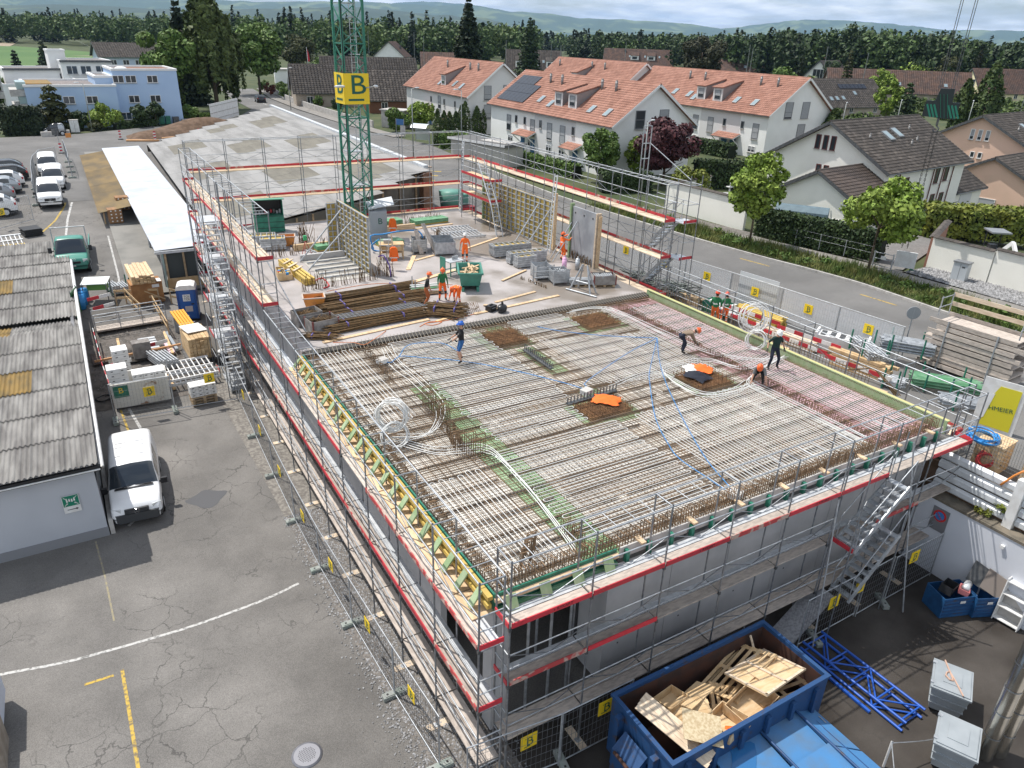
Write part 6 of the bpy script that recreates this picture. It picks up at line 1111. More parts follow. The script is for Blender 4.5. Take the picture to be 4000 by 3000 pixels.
def bin_(label,x,y,rz,rope=False):
    b_=empty('waste_bin',(x,y,-5.68),rz,label,'bin');g=G();g.prism([(-.5,-.42,.14),(.5,-.42,.14),(.62,-.52,1.0),(-.62,-.52,1.0)],(0,.0,0));g=G()
    V=[(-.5,-.4,.14),(.5,-.4,.14),(.5,.4,.14),(-.5,.4,.14),(-.62,-.5,1.0),(.62,-.5,1.0),(.62,.5,1.0),(-.62,.5,1.0)];g.add(V,[(3,2,1,0),(0,1,5,4),(1,2,6,5),(2,3,7,6),(3,0,4,7),(4,5,6,7)]);g.build('body',grey_bin,b_)
    g=G();g.box(-.66,.66,-.54,.54,1.0,1.06);g.box(-.6,.6,-.48,.48,1.06,1.1);g.build('lid',grey_bin,b_);PB('lid_panel',b_,(0,0,1.105),(.6,.5,.03),grey_bin)
    for z in(.4,.7):PB('rib',b_,(0,0,z),(1.0+(z-.14)*.3+.05,.8+(z-.14)*.25+.05,.035),grey_bin)
    for sx in(-.4,.4):
        for sy in(-.3,.3):g=G();g.tube((sx-.03,sy,.08),(sx+.03,sy,.08),.08,10);g.build('caster',rubber,b_)
    PB('grab_bar',b_,(0,-.53,.85),(.5,.04,.04),SL);PB('hinge',b_,(.45,.5,1.08),(.1,.12,.06),SL);PB('hinge',b_,(-.45,.5,1.08),(.1,.12,.06),SL)
    if rope:g=G();g.path(spline([(-.62,-.3,1.12),(-.1,-.05,1.14),(.2,.12,1.13),(-.05,.2,1.15),(-.15,0,1.14),(.66,.25,1.12)],.1),.025,5);g.build('rope',mat('rope',(.5,.33,.25),.9),b_)
bin_('grey wheeled bin with rope tied over its lid',20.0,7.0,R_(28),True);bin_('grey wheeled bin without rope at the edge of the photo',18.2,5.75,R_(25))
for i,(x,y)in enumerate(((19.3,5.35),(19.75,5.2))):
    c_=empty('chimney_pipe',(x,y,-5.68),0,('nearer polished steel chimney pipe','second polished steel chimney pipe behind the nearer one')[i],'chimney pipe');pm_=mat('polished_steel',(.55,.52,.46),.25,.9,(.45,.43,.38),2)
    for k in range(8):g=G();g.tube((0,0,k*.9),(0,0,k*.9+.88),.21,24,caps=False);g.build('pipe_section',pm_,c_,True);g=G();g.tube((0,0,k*.9+.86),(0,0,k*.9+.9),.217,24,caps=False);g.build('pipe_collar',steel,c_,True)
cp=empty('chain_post',(16.45,6.55,-5.68),0,'white chain barrier post with sagging chain','chain barrier');PT('post',cp,(0,0,0),(0,0,1.0),.035,WP,8);g=G();g.path(spline([(-.0,0,.95),(-1,-.9,.75),(-2,-1.9,.85)],.2),.014,4);g.build('chain',SL,cp);g=G();g.path(spline([(0,0,.95),(1.4,-.35,.62),(2.7,-.75,.75)],.2),.014,4);g.build('chain',SL,cp)
sheet('sidewalk',[(20.2,4.2,-5.67),(26,4.2,-5.67),(26,-4,-5.67),(17,-4,-5.67),(18.5,3.6,-5.67)],mat('pale_paving',(.36,.34,.32),.9));
# blue scrap boxes, shelf
for i,(x,y,rz,lb)in enumerate(((24.25,9.5,R_(-20),'blue corrugated metal box full of scrap'),(25.1,9.0,R_(-24),'second blue metal box tight against the shelf'))):
    r=open_box(lb,(x,y,-5.68),(0,0,rz+R_(0)),(1.3 if i==0 else .8,.9,.85),mat('box_blue',(.02,.1,.25),.5,0,(.015,.07,.18),3),'scrap_box','metal box')
    [PB('rib',r,(0,-.46,.15+k*.15),(1.2 if i==0 else .75,.02,.05),blue_c)for k in range(5)];PB('label',r,(.1,-.475,.65),(.2,.01,.1),WP)
for i,(lb,sz,m_,p,rot)in enumerate((('silver metal canister lying on the scrap',(.6,.25,.25),alu,(24.75,9.3,-4.75),(0,.2,.3)),('pinkish plastic box on the scrap',(.35,.3,.2),mat('pink_plastic',(.6,.2,.2),.5),(24.45,9.25,-4.85),(.2,0,.5)),('black plastic trays among the scrap',(.7,.4,.3),black,(24.1,9.6,-4.9),(.1,.2,.2)))):
    r=empty('scrap_item',p,0,lb,'scrap');r.rotation_euler=rot
    if i==0:g=G();g.tube((-.3,0,0),(.3,0,0),.13,12);g.tube((.3,0,0),(.36,0,0),.06,10);g.build('body',m_,r,True)
    else:open_b=[PB('base',r,(0,0,0),(sz[0],sz[1],.03),m_)]+[PB('side',r,(sx*sz[0]/2,0,sz[2]/2),(.02,sz[1],sz[2]),m_)for sx in(-1,1)]+[PB('side',r,(0,sy*sz[1]/2,sz[2]/2),(sz[0],.02,sz[2]),m_)for sy in(-1,1)]
sh=empty('metal_shelf',(25.35,8.0,-5.68),R_(-85),'white metal shelf unit leaning by the retaining wall','shelf');sh.rotation_euler.x=R_(-6);[PB('side_panel',sh,(x,0,.85),(.03,.35,1.7),WP)for x in(-.4,.4)];[PB('shelf_board',sh,(0,0,.1+k*.5),(.78,.35,.03),WP)for k in range(4)];PB('back_panel',sh,(0,.17,.85),(.78,.02,1.65),conc_l)
for i in range(2):g=G();g.prism([(25.2,9.6-i*.5,-4.8),(25.5,9.6-i*.5,-4.1),(25.5,8.9-i*.5,-4.2),(25.25,8.9-i*.5,-4.9)],(.03,0,0));g.build('metal_sheet',(steel_d,mat('brown_sheet',(.2,.17,.15),.8))[i],label=('grey sheet leaning behind the blue boxes','brown sheet leaning beside the white shelf')[i],cat='sheet')
# --- things on the back slab
def rebar_pile(label,c,rz,L,W_,H_,n,sp=.03,mesh=False):
    r=empty('rebar_bundle',c,rz,label,'rebar bundle','bundles of rebar on the back slab');s_=[]
    for k in range(n):
        y=random.uniform(-W_/2,W_/2);z=.04+H_*random.random()*(1-(2*y/W_)**2*.6);a=jit(sp);x0=random.uniform(-.25,.25);s_.append(((-L/2+x0,y-a*L/2,z),(L/2+x0*.5+jit(.15),y+a*L/2,z+jit(.03))))
    bars('rebar',s_,.028,rebar_b,r)
    for k in(-.3,.28):PB('tie_strap',r,(L*k,0,H_*.6),(.05,W_*.9,H_*.75),mat('purple_tie',(.12,.1,.3),.7))
    return r
rebar_pile('long rusty rebar bundle behind the others on the slab',(12.1,35.0,0),R_(3),5.2,.9,.5,90);rebar_pile('long rusty rebar bundle reaching to the black shirted worker',(12.0,33.8,0),R_(1),5.4,.9,.42,90);rebar_pile('long rusty rebar bundle third from the joint',(11.8,32.7,0),R_(4),4.8,.8,.4,80);rebar_pile('nearest rusty rebar bundle by the joint',(11.1,31.2,0),R_(2),4.8,.8,.42,90);rebar_pile('loose pile of short rebar at the feet of the bending worker',(14.7,31.0,0),R_(-35),1.7,1.4,.5,120,.2);rebar_pile('short tangled rebar scraps by the timber crate',(8.3,30.5,0),R_(-30),1.3,.5,.25,40,.15)
s_=[((9.3+k*.2,30.9,.62),(9.55+k*.2,33,.2))for k in range(22)]+[((9.3,30.95+k*.25,.62-k*.05),(13.7,31.0+k*.25,.62-k*.05))for k in range(9)];bars('mesh_mat',s_,.015,SL,None,label='grey steel mesh mat thrown over the nearest rebar bundles',cat='steel mesh')
for k in range(3):s_=[((15.9+.5*math.cos(a)*.5,30.7+.4*math.sin(a),.02+k*.1),(16.0+.5*math.cos(a+.9)*.6,30.7+.45*math.sin(a+.9),.1+k*.12))for a in np.linspace(0,6.2,14)]
bars('rebar_basket',s_+[((x,30.4,.02),(x+.1,31,.4))for x in np.linspace(15.5,16.3,9)],.015,rebar_b,None,label='small bent rebar basket beside the black bag',cat='rebar')
tc_=open_box('weathered timber crate of rebar offcuts, front one',(8.65,31.5,0),(0,0,R_(8)),(1.3,.9,.62),grey_wood,'timber_crate');[PB('corner_post',tc_,(sx*.62,sy*.43,.32),(.07,.07,.66),mat('red_brown',(.2,.06,.05),.8))for sx in(-1,1)for sy in(-1,1)];bars('offcuts',[((random.uniform(-.6,.5),random.uniform(-.35,.35),.4+.2*random.random()),(random.uniform(-.4,.6),random.uniform(-.35,.35),.45+.2*random.random()))for _ in range(60)],.02,rebar_b,tc_)
tc_=open_box('weathered timber crate of rebar offcuts, rear one',(8.3,32.7,0),(0,0,R_(8)),(1.2,.9,.62),grey_wood,'timber_crate');bars('offcuts',[((random.uniform(-.5,.5),random.uniform(-.35,.35),.35+.2*random.random()),(random.uniform(-.5,.5),random.uniform(-.35,.35),.4+.2*random.random()))for _ in range(50)],.02,rebar_b,tc_)
def tub(label,x,y,rz):
    r=empty('mortar_tub',(x,y,0),rz,label,'tub');g=G();a,b_,c_,d_=.38,.28,.52,.4;B=[(-a,-b_,0),(a,-b_,0),(a,b_,0),(-a,b_,0)];T=[(-c_,-d_,.62),(c_,-d_,.62),(c_,d_,.62),(-c_,d_,.62)];I=[(-c_+.05,-d_+.05,.6),(c_-.05,-d_+.05,.6),(c_-.05,d_-.05,.6),(-c_+.05,d_-.05,.6)];J=[(-a+.05,-b_+.05,.05),(a-.05,-b_+.05,.05),(a-.05,b_-.05,.05),(-a+.05,b_-.05,.05)]
    g.add(B+T+I+J,[(0,1,5,4),(1,2,6,5),(2,3,7,6),(3,0,4,7),(4,5,9,8),(5,6,10,9),(6,7,11,10),(7,4,8,11),(8,9,13,12),(9,10,14,13),(10,11,15,14),(11,8,12,15),(12,13,14,15),(3,2,1,0)]);g.build('shell',orange,r);g=G();[g.bar(T[k],T[(k+1)%4],.06,.05)for k in range(4)];g.build('rim',mat('tub_rim',(.5,.42,.36),.7),r)
tub('orange mortar tub in front of the rebar bundles',9.2,34.6,R_(-12));tub('orange mortar tub beside the grey stacks near the tool cabin',11.1,46.9,R_(-15))
tb=empty('tool_cabin',(11.0,50.9,0),R_(-8),'green steel tool cabin with raised lid full of tools','tool box');PB('lower_body',tb,(0,0,.6),(1.9,1.0,1.1),green_d);PB('back_wall',tb,(0,.48,1.6),(1.9,.06,1.0),green_d);[PB('side_wall',tb,(sx*.93,.05,1.6),(.05,.85,1.0),green_d)for sx in(-1,1)];lid=PB('raised_lid',tb,(0,-.1,2.18),(2.1,1.5,.05),mat('lid_green',(.1,.3,.2),.5),rot=(R_(-8),0,0));PB('interior_shade',tb,(0,.42,1.6),(1.8,.03,.9),black);[PB('drawer_line',tb,(0,-.505,.35+k*.38),(1.85,.012,.03),black)for k in range(3)]  # black sheet before the back wall is painted shade of the open cabin
for k in range(9):PB('tool',tb,(-.75+k*.19,.1+jit(.1),1.25+.12*random.random()),(.12,.2,.12+.2*random.random()),random.choice((yellow_b,red,steel_d,SL,orange)))
[PB('skid',tb,(sx*.8,0,.04),(.1,1.1,.08),steel_d)for sx in(-1,1)]
def panel_stack(label,c,rz,L,W_,n,h_=.13,m=alu,name='panel_stack',face=yellow_b,cat='formwork panels',holes=True):
    r=empty(name,c,rz,label,cat,'stacked formwork panels')
    for k in range(n):
        z=.06+k*h_;dx=jit(.02)
        for y in(-W_/2+.03,W_/2-.03):PB('panel_rail',r,(dx,y,z+h_/2),(L,.06,h_-.015),m)
        for x in(-L/2+.03,L/2-.03):PB('panel_end',r,(x+dx,0,z+h_/2),(.06,W_-.12,h_-.015),m)
        if k==n-1:
            nn=max(2,int(L/.34));[PB('cross_rib',r,(-L/2+L*(i+.5)/nn+dx,0,z+h_*.6),(.05,W_-.12,h_*.6),m)for i in range(nn)]
        PB('plywood_face',r,(dx,0,z+.012),(L-.1,W_-.1,.018),face)
    [PB('bearer',r,(sx*L*.35,0,.03),(.1,W_,.06),pallet_w)for sx in(-1,1)];return r
panel_stack('grey panel stack with yellow faces beside the walking worker, rear one',(23.0,39.0,0),R_(-4),2.6,.8,5,.14,SL);panel_stack('grey panel stack with yellow faces, nearer to the crates',(23.1,37.2,0),R_(-4),2.5,.6,5,.13,SL);panel_stack('small grey panel stack at the near end of the two big stacks',(22.5,36.4,0),R_(-3),1.3,.6,5,.13,SL);panel_stack('grey panel stack by the orange tub near the tool cabin',(10.1,46.3,0),R_(-12),1.5,.9,5,.14,SL);panel_stack('grey perforated stack next to the tool cabin',(9.8,48.2,0),R_(-12),1.8,.9,3,.16,SL)
for lb,x,y,L_ in(('long stack of green formwork boards at the back edge',21.9,48.9,2.7),('short stack of green formwork boards behind the grey box',19.2,49.6,1.5),('green boards beside the tall form panel',12.9,45.0,1.2),('green boards in the slab recess near the work bench',17.0,44.2,1.6)):
    r=empty('board_stack',(x,y,0),R_(4),lb,'boards','green formwork board stacks');[PB('board',r,(0,-.35+j*.24,.05+k*.09),(L_,.22,.07),green_f if k else yellow_b)for k in range(4)for j in range(4)]
def ladder_panel(label,c,rz,L,W_,tilt=0.,m=alu):
    r=empty('grid_panel',c,0,label,'grid panel');r.rotation_euler=(tilt,0,rz);[PB('side_rail',r,(0,y,0),(L,.07,.12),m)for y in(-W_/2,0,W_/2)];n=int(L/.26);[PB('rung',r,(-L/2+L*(k+.5)/n,0,0),(.05,W_,.07),m)for k in range(n)];return r
ladder_panel('aluminium grid panels lying flat near the ladder tower',(22.4,45.2,.12),R_(-4),2.9,3.0)
# tall steel form panel with braces
def form_wall(label,x,y,rz,n,h_,wd,face=yellow_b):
    r=empty('form_panel',(x,y,0),rz,label,'formwork panel')
    for k in range(n):
        x0=k*wd;PB('plywood_face',r,(x0+wd/2,.06,h_/2),(wd-.02,.02,h_),face)
        for xx in(x0+.03,x0+wd-.03):PB('frame_upright',r,(xx,0,h_/2),(.06,.12,h_),SL)
        nz=int(h_/.32);[PB('frame_rib',r,(x0+wd/2,0,.04+(h_-.08)*i/nz),(wd-.1,.1,.05),SL)for i in range(nz+1)]
        PB('mid_upright',r,(x0+wd/2,-.01,h_/2),(.05,.08,h_-.1),SL)
    return r
f1=form_wall('tall steel formwork panel with yellow faces standing at the crane foot',13.55,43.7,R_(-90),4,3.3,1.32);PT('push_brace',f1,(1.0,-2.8,.05),(1.0,-.1,2.9),.045,SL,8);PT('push_brace',f1,(3.0,-2.9,.05),(3.0,-.1,2.7),.045,SL,8)
f2=form_wall('narrow corner form panel left of the tall one',12.9,43.9,R_(-8),1,3.1,.6)
f3=form_wall('row of yellow formwork panels by the ladder scaffold on the road side',26.2,48.6,R_(-90),8,3.0,1.2);PT('push_brace',f3,(8.8,-1.7,.05),(9.3,-.1,2.6),.045,SL,8);PT('push_brace',f3,(7.6,-1.8,.05),(7.8,-.1,2.6),.045,SL,8)
for x,z in((0,3.4),(9.6,3.6)):PB('timber_post',f3,(x+.05,.0,z/2),(.16,.2,z),green_pl if x==0 else plank_n)
# small platform scaffold with ladders in front of those panels
ls=empty('ladder_scaffold',(0,0,0),0,'small tower scaffold with red edged decks and ladders by the panels','scaffold')
for x in(24.9,25.8):
    for y in(45.2,47.4,49.6):PT('standard',ls,(x,y,0),(x,y,4.9),.027,steel)
for z in(1.9,3.3):PB('deck_plank',ls,(25.35,47.4,z),(.9,4.4,.05),plank_n);PB('toe_board',ls,(24.88,47.4,z+.1),(.03,4.4,.16),red);PB('toe_board',ls,(25.35,45.18,z+.1),(.9,.03,.16),red);[PT('guard_rail',ls,(24.9,45.2,z+hz_),(24.9,49.6,z+hz_),.02,SL)for hz_ in(.55,1.0)]
def ladder(parent,p,q,wd,v,n=10):
    p=Vector(p);q=Vector(q);v=Vector((*v,0)).normalized()*wd/2;[BR('ladder_rail',parent,p+v*s_,q+v*s_,.04,.07,alu)for s_ in(-1,1)];[BR('ladder_rung',parent,p.lerp(q,(k+.5)/n)-v,p.lerp(q,(k+.5)/n)+v,.05,.03,alu)for k in range(n)]
ladder(ls,(24.6,43.2,0),(24.9,45.2,3.3),.5,(1,0),12);ladder(ls,(24.6,44.0,1.9),(24.7,46.2,4.6),.5,(1,0),9);[PT('raking_leg',ls,(25.2,45.2,4.5),(24.6+k,43.6,0),.024,steel)for k in(0,1.3)]
for lb,p,q in(('leaning aluminium ladder at the far end of the tall scaffold',(25.6,51.3,0),(26.2,51.9,5.2)),('leaning ladder beside the end of the yellow panels',(25.6,38.6,0),(26.1,38.9,4.8))):r=empty('ladder',(0,0,0),0,lb,'ladder');ladder(r,p,q,.45,(.2,1),16)
# single grey concrete wall panel with timber edges
cp_=empty('wall_formwork',(26.25,34.5,0),R_(90),'single grey formwork wall panel with timber edges and three dark holes','formwork panel');PB('panel_face',cp_,(1.25,0,1.6),(2.5,.12,3.2),mat('panel_grey',(.33,.34,.36),.6,0,(.24,.25,.27),1));PB('green_edge',cp_,(2.62,.02,1.65),(.14,.26,3.4),green_pl);PB('timber_edge',cp_,(-.1,.02,1.6),(.12,.34,3.3),plank_f);PB('timber_edge',cp_,(-.25,.0,1.55),(.1,.2,3.1),plank_n);[PB('tie_hole',cp_,(.4+k*.9,.065,2.85),(.09,.02,.09),black)for k in range(3)];PT('push_brace',cp_,(2.0,1.7,.03),(1.9,.1,2.4),.035,SL,8);PT('push_brace',cp_,(2.7,1.4,.03),(2.5,.1,2.2),.035,SL,8)
# grey tool locker with emblem
lk=empty('tool_locker',(17.0,46.2,0),R_(-16),'grey metal locker with sloping roof and company emblem','locker');g=G();g.prism([(-.55,-.55,0),(-.55,.55,0),(-.55,.55,2.2),(-.55,-.55,1.9)],(1.1,0,0));g.build('body',mat('locker_grey',(.4,.43,.47),.5,.2,(.34,.37,.41),2),lk);PB('roof_lid',lk,(.2,.1,2.3),(1.7,1.3,.04),alu,rot=(R_(12),R_(-10),0));PB('door_line',lk,(0,-.555,.95),(.95,.008,1.7),mat('locker_door',(.36,.39,.43),.5,.2));text('emblem',lk,'B',.55,sign_g,(.1,-.57,1.25),(1,0,0),(0,0,1))
# work bench / saw table, baskets
wbx=empty('work_bench',(16.0,41.4,0),R_(-18),'wooden work bench with tools and a plank leaning on it','work bench');PB('bench_top',wbx,(0,0,.9),(1.5,.8,.06),crate_w);[PB('leg',wbx,(sx*.68,sy*.33,.44),(.08,.08,.87),pallet_w)for sx in(-1,1)for sy in(-1,1)];PB('shelf_board',wbx,(0,0,.4),(1.4,.7,.04),plank_n);PB('drawer_box',wbx,(0,-.05,.68),(1.2,.7,.3),crate_w);PB('machine',wbx,(-.2,.1,1.02),(.5,.4,.2),SL);BR('leaning_plank',wbx,(.1,-.6,.05),(.0,-.4,1.6),.09,.03,plank_f);ladder(wbx,(-.6,-1.2,0),(-.4,-.9,1.5),.5,(1,0),5)
def mesh_bin(label,x,y,rz,sx=1.1,sy=.8,h_=.8,m=SL,fill=None,name='steel_bin',solid=False):
    r=empty(name,(x,y,0),rz,label,'bin','steel bins and crates on the slab')
    for a_ in(-1,1):
        for b_ in(-1,1):PB('corner_post',r,(a_*(sx/2-.03),b_*(sy/2-.03),h_/2+.05),(.06,.06,h_+.1),m)
    PB('base',r,(0,0,.12),(sx-.06,sy-.06,.04),m)
    for k in range(1 if solid else 6):
        hh_=h_-.1 if solid else(h_-.1)/6-.015;z=.14+(h_-.1)/(1 if solid else 6)*(k+.5)
        for sgn in(-1,1):PB('side_panel',r,(0,sgn*(sy/2-.01),z),(sx-.08,.02,hh_),m);PB('side_panel',r,(sgn*(sx/2-.01),0,z),(.02,sy-.08,hh_),m)
    if fill:bars('contents',[((random.uniform(-.4,.3)*sx,random.uniform(-.4,.4)*sy,h_*.6+.2*random.random()),(random.uniform(-.3,.4)*sx,random.uniform(-.4,.4)*sy,h_*.65+.3*random.random()))for _ in range(70)],.035,fill,r)
    return r
mesh_bin('grey slatted bin full of clamps beside the bench',18.1,42.0,R_(-18),.9,.9,.85,fill=steel_d);mesh_bin('plain galvanised steel bin, front of the pair',19.3,40.9,R_(-16),1.3,.9,.8,solid=True);mesh_bin('plain galvanised steel bin, rear of the pair',19.6,41.9,R_(-16),1.3,.9,.8,solid=True);mesh_bin('grey slatted crate full of clamps near the A frame',22.6,32.9,R_(-14),.95,.95,.75,fill=SL);mesh_bin('grey slatted crate just behind the clamp crate',22.2,34.1,R_(-14),.95,1.1,.75)
for lb,p,q,w_,m_ in(('weathered plank leaning on the slatted bin, left one',(18.0,41.4,.02),(17.9,42.0,1.4),.3,plank_w),('weathered plank leaning on the slatted bin, right one',(18.9,41.2,.02),(18.5,42.3,1.7),.3,plank_w),('plank lying flat before the bench',(17.0,40.2,.03),(18.8,40.9,.03),.18,plank_n),('long plank pointing from the bench to the green skip',(15.9,38.6,.03),(17.4,41.2,.03),.25,plank_n),('pair of long planks left of the green skip',(15.2,36.3,.04),(18.4,37.4,.04),.3,plank_n),('plank by the boots of the walking worker',(19.3,38.2,.03),(19.8,37.2,.03),.22,plank_n),('long plank lying across the wet slab near the crates',(17.7,31.4,.03),(20.5,32.0,.03),.18,plank_n),('long plank lying parallel to the joint',(15.9,30.3,.03),(21.3,30.9,.03),.2,plank_n),('thick beam lying behind the comb of rebar',(19.8,34.4,.06),(22.1,35.6,.06),.14,plank_n),('plank along the rebar bundles near the joint',(8.2,29.95,.03),(13.6,30.6,.03),.22,plank_n),('short red brown plank by the loose rebar',(13.8,30.2,.03),(15.4,30.6,.03),.16,crate_w),('thick timber offcut near the black bag',(16.9,31.2,.07),(17.4,30.7,.07),.16,plank_n),('plank lying behind the grey panel stacks',(20.9,41.3,.03),(24.3,43.0,.03),.18,plank_n),('pale plank in front of the green board stacks',(18.4,47.3,.03),(23.3,47.9,.03),.2,plank_n)):
    p=Vector(p);q=Vector(q);r=empty('plank',p,0,lb,'plank');BR('board',r,(0,0,0),q-p,w_,.04,m_)
# green tipping skip, saw
gs=empty('tipping_skip',(17.7,34.3,0),R_(66),'green tipping skip filled with wood scraps','skip');gsk=mat('skip_green',(.06,.25,.19),.5,0,(.05,.2,.15),2);g=G();B=[(-.75,-.5,.3),(.75,-.5,.3),(.75,.5,.3),(-.75,.5,.3)];T=[(-1.0,-.62,1.05),(1.0,-.62,1.05),(1.0,.62,1.05),(-1.0,.62,1.05)];g.add(B+T,[(3,2,1,0),(0,1,5,4),(1,2,6,5),(2,3,7,6),(3,0,4,7)]);I=[(x*.94,y*.92,z)for x,y,z in T];J=[(x*.9,y*.88,z+.05)for x,y,z in B];g.add(T+I+J,[(0,1,5,4),(1,2,6,5),(2,3,7,6),(3,0,4,7),(4,5,9,8),(5,6,10,9),(6,7,11,10),(7,4,8,11),(8,9,10,11)]);g.build('body',gsk,gs);[PB('rim',gs,c,s_,gsk)for c,s_ in(((0,-.64,1.03),(2.1,.08,.1)),((0,.64,1.03),(2.1,.08,.1)),((-1.02,0,1.03),(.08,1.2,.1)),((1.02,0,1.03),(.08,1.2,.1)))];[PB('skid',gs,(0,y,.12),(1.7,.14,.24),gsk)for y in(-.4,.4)];[PB('wood_scrap',gs,(random.uniform(-.7,.6),random.uniform(-.4,.4),.85+.2*random.random()),(.5+.4*random.random(),.1,.05),plank_n,rot=(jit(.3),jit(.3),random.uniform(0,3)))for _ in range(16)]
sw_=empty('table_saw',(17.9,36.7,0),R_(10),'green framed table saw beside the tipping skip','saw');PB('table',sw_,(0,0,.85),(1.0,.7,.05),alu);[PB('leg',sw_,(sx*.42,sy*.3,.42),(.05,.05,.84),gsk)for sx in(-1,1)for sy in(-1,1)];[PB('brace',sw_,(0,sy*.3,.3),(.84,.04,.04),gsk)for sy in(-1,1)];PB('blade_guard',sw_,(.1,0,1.0),(.4,.05,.2),SL);PB('side_frame',sw_,(-.75,.0,.6),(.04,.5,1.1),gsk)
rk=empty('tube_rack',(15.2,34.3,0),R_(-10),'low rack of white and green tubes behind the green shirted worker','rack');[PB('post',rk,(sx*.75,sy*.35,.45),(.05,.05,.9),SL)for sx in(-1,1)for sy in(-1,1)];[PT('tube',rk,(-.9,-.3+.1*k,.25+.09*(k%3)),(.9,-.3+.1*k,.25+.09*(k%3)),.045,(alu,green_f,WP)[k%3],8)for k in range(7)];PB('base',rk,(0,0,.1),(1.6,.75,.08),pallet_w)
# yellow girders, small wooden boxes, tripod, A-frame, pallets with steel parts
yg=empty('girder_stack',(9.9,40.4,0),R_(4),'stack of yellow timber girders with two battens on top','girders');[PB('girder',yg,(-.22+(k%3)*.22,0,.1+(k//3)*.2),(.14,4.4,.16),yellow_b)for k in range(6)];[BR('batten',yg,(-.35,-.6+k*.8,.43),(.4,.1+k*.8,.43),.12,.04,plank_f)for k in range(3)]
for i,(x,y,lb)in enumerate(((9.0,40.2,'wooden box of clutter next to the yellow girders'),(9.35,40.0,'flat wooden parts box with compartments by the girders'))):
    r=open_box(lb,(x-i*.0,y+.2*i,0),(0,0,R_(-8)),(.42,1.3,.45-.15*i),crate_w,'parts_box','box');[PB('contents',r,(jit(.08),-.45+k*.22,.3),(.16,.14,.16),random.choice((WP,red,blue_hose,SL,yellow_b)))for k in range(5)]
tp=empty('survey_tripod',(11.4,43.6,0),0,'surveying tripod with green laser instrument','tripod');[PT('leg',tp,(.4*math.cos(a),.4*math.sin(a),0),(0,0,1.05),.02,mat('tripod_red',(.5,.08,.06),.5))for a in(0,2.1,4.2)];PB('instrument',tp,(0,0,1.2),(.18,.16,.28),mat('laser_green',(.05,.4,.15),.5))
r=empty('steel_channel',(11.6,46.0,0),0,'steel channels lying behind the survey tripod','steel channel');[BR('channel',r,(-.5+k*.25,1,.05),(.35+k*.25,-1.6,.05),.12,.08,SL)for k in range(2)]
af=empty('a_frame',(22.9,30.9,0),R_(20),'grey steel A frame standing near the joint','steel frame');[PT('leg',af,(-.35,sy*.7,0),(0,sy*.15,1.5),.05,SL,8)for sy in(-1,1)];[PT('leg',af,(.35,sy*.6,0),(0,sy*.12,1.5),.05,SL,8)for sy in(-1,1)];PT('cross_bar',af,(-.2,-.4,.6),(-.2,.4,.6),.04,SL,8);PT('foot_bar',af,(-.35,-1.1,.05),(-.35,.9,.05),.05,SL,8)
pallet('pallet carrying galvanised steel channels',(23.7,31.9,0),(0,0,R_(-25)));r=empty('steel_parts',(23.7,31.9,.14),R_(-25),'galvanised steel channels stacked on the pallet','steel parts');[PB('channel',r,(jit(.05),-.35+(k%5)*.17,.05+(k//5)*.1),(1.7,.13,.08),SL)for k in range(12)]
tc_=open_box('reddish timber crate with blue tools beside the steel channels',(24.6,31.4,.14),(0,0,R_(-22)),(1.3,.8,.5),grey_wood,'timber_crate');[PB('corner_post',tc_,(sx*.62,sy*.38,.26),(.07,.06,.54),mat('red_brown',(.2,.06,.05),.8))for sx in(-1,1)for sy in(-1,1)];[PB('tool',tc_,(-.5+k*.12,jit(.1),.42),(.08,.6,.08),random.choice((blue_hose,SL,SL)))for k in range(9)];pallet('pallet under the reddish timber crate',(24.6,31.4,0),(0,0,R_(-22)))
r=empty('steel_stand',(21.9,33.4,0),R_(-14),'low grey steel frame beside the clamp crate','steel frame');[PT('post',r,(sx*.6,0,0),(sx*.6,0,.95),.035,SL)for sx in(-1,1)];[PT('bar',r,(-.6,0,z),(.6,0,z),.03,SL)for z in(.25,.6)];[PT('bar',r,(sx*.6,-.5,.05),(sx*.6,.5,.05),.03,SL)for sx in(-1,1)]
for k,(x,y)in enumerate(((24.4,35.0),(25.0,34.5))):r=empty('gas_bottle',(x,y,0),0,('pink wrapped canister on the slab by the crates','grey gas bottle beside the pink canister')[k],'canister');g=G();g.cyl(0,0,0,.6,.14,12);g.sphere((0,0,.6),.14,rz=.12,z0=0);g.cyl(0,0,.7,.8,.04,8);g.build('body',(mat('pink_wrap',(.7,.4,.6),.6),SL)[k],r,True)
for lb,x,y,sc_,m_ in(('black tool case beside the rubbish bag',16.9,30.4,(.5,.35,.3),black),('black rubbish bag near the joint',17.3,30.0,(.3,.28,.25),mat('bag_black',(.02,.02,.022),.3))):
    r=empty('tool_case' if 'case' in lb else 'rubbish_bag',(x,y,0),.4,lb,'case' if 'case' in lb else 'bag')
    if 'case' in lb:PB('body',r,(0,0,.15),sc_,m_);PB('handle',r,(0,0,.33),(.2,.04,.05),m_);PB('latch',r,(0,-.18,.2),(.3,.01,.04),SL)
    else:g=G();g.sphere((0,0,.2),.3,.27,.24,9,6,z0=-.8);g.sphere((0,0,.46),.07,.06,.1,6,4);o=g.build('body',m_,r,True);[setattr(v,'co',v.co+Vector((jit(.025),jit(.025),jit(.02))))for v in o.data.vertices]
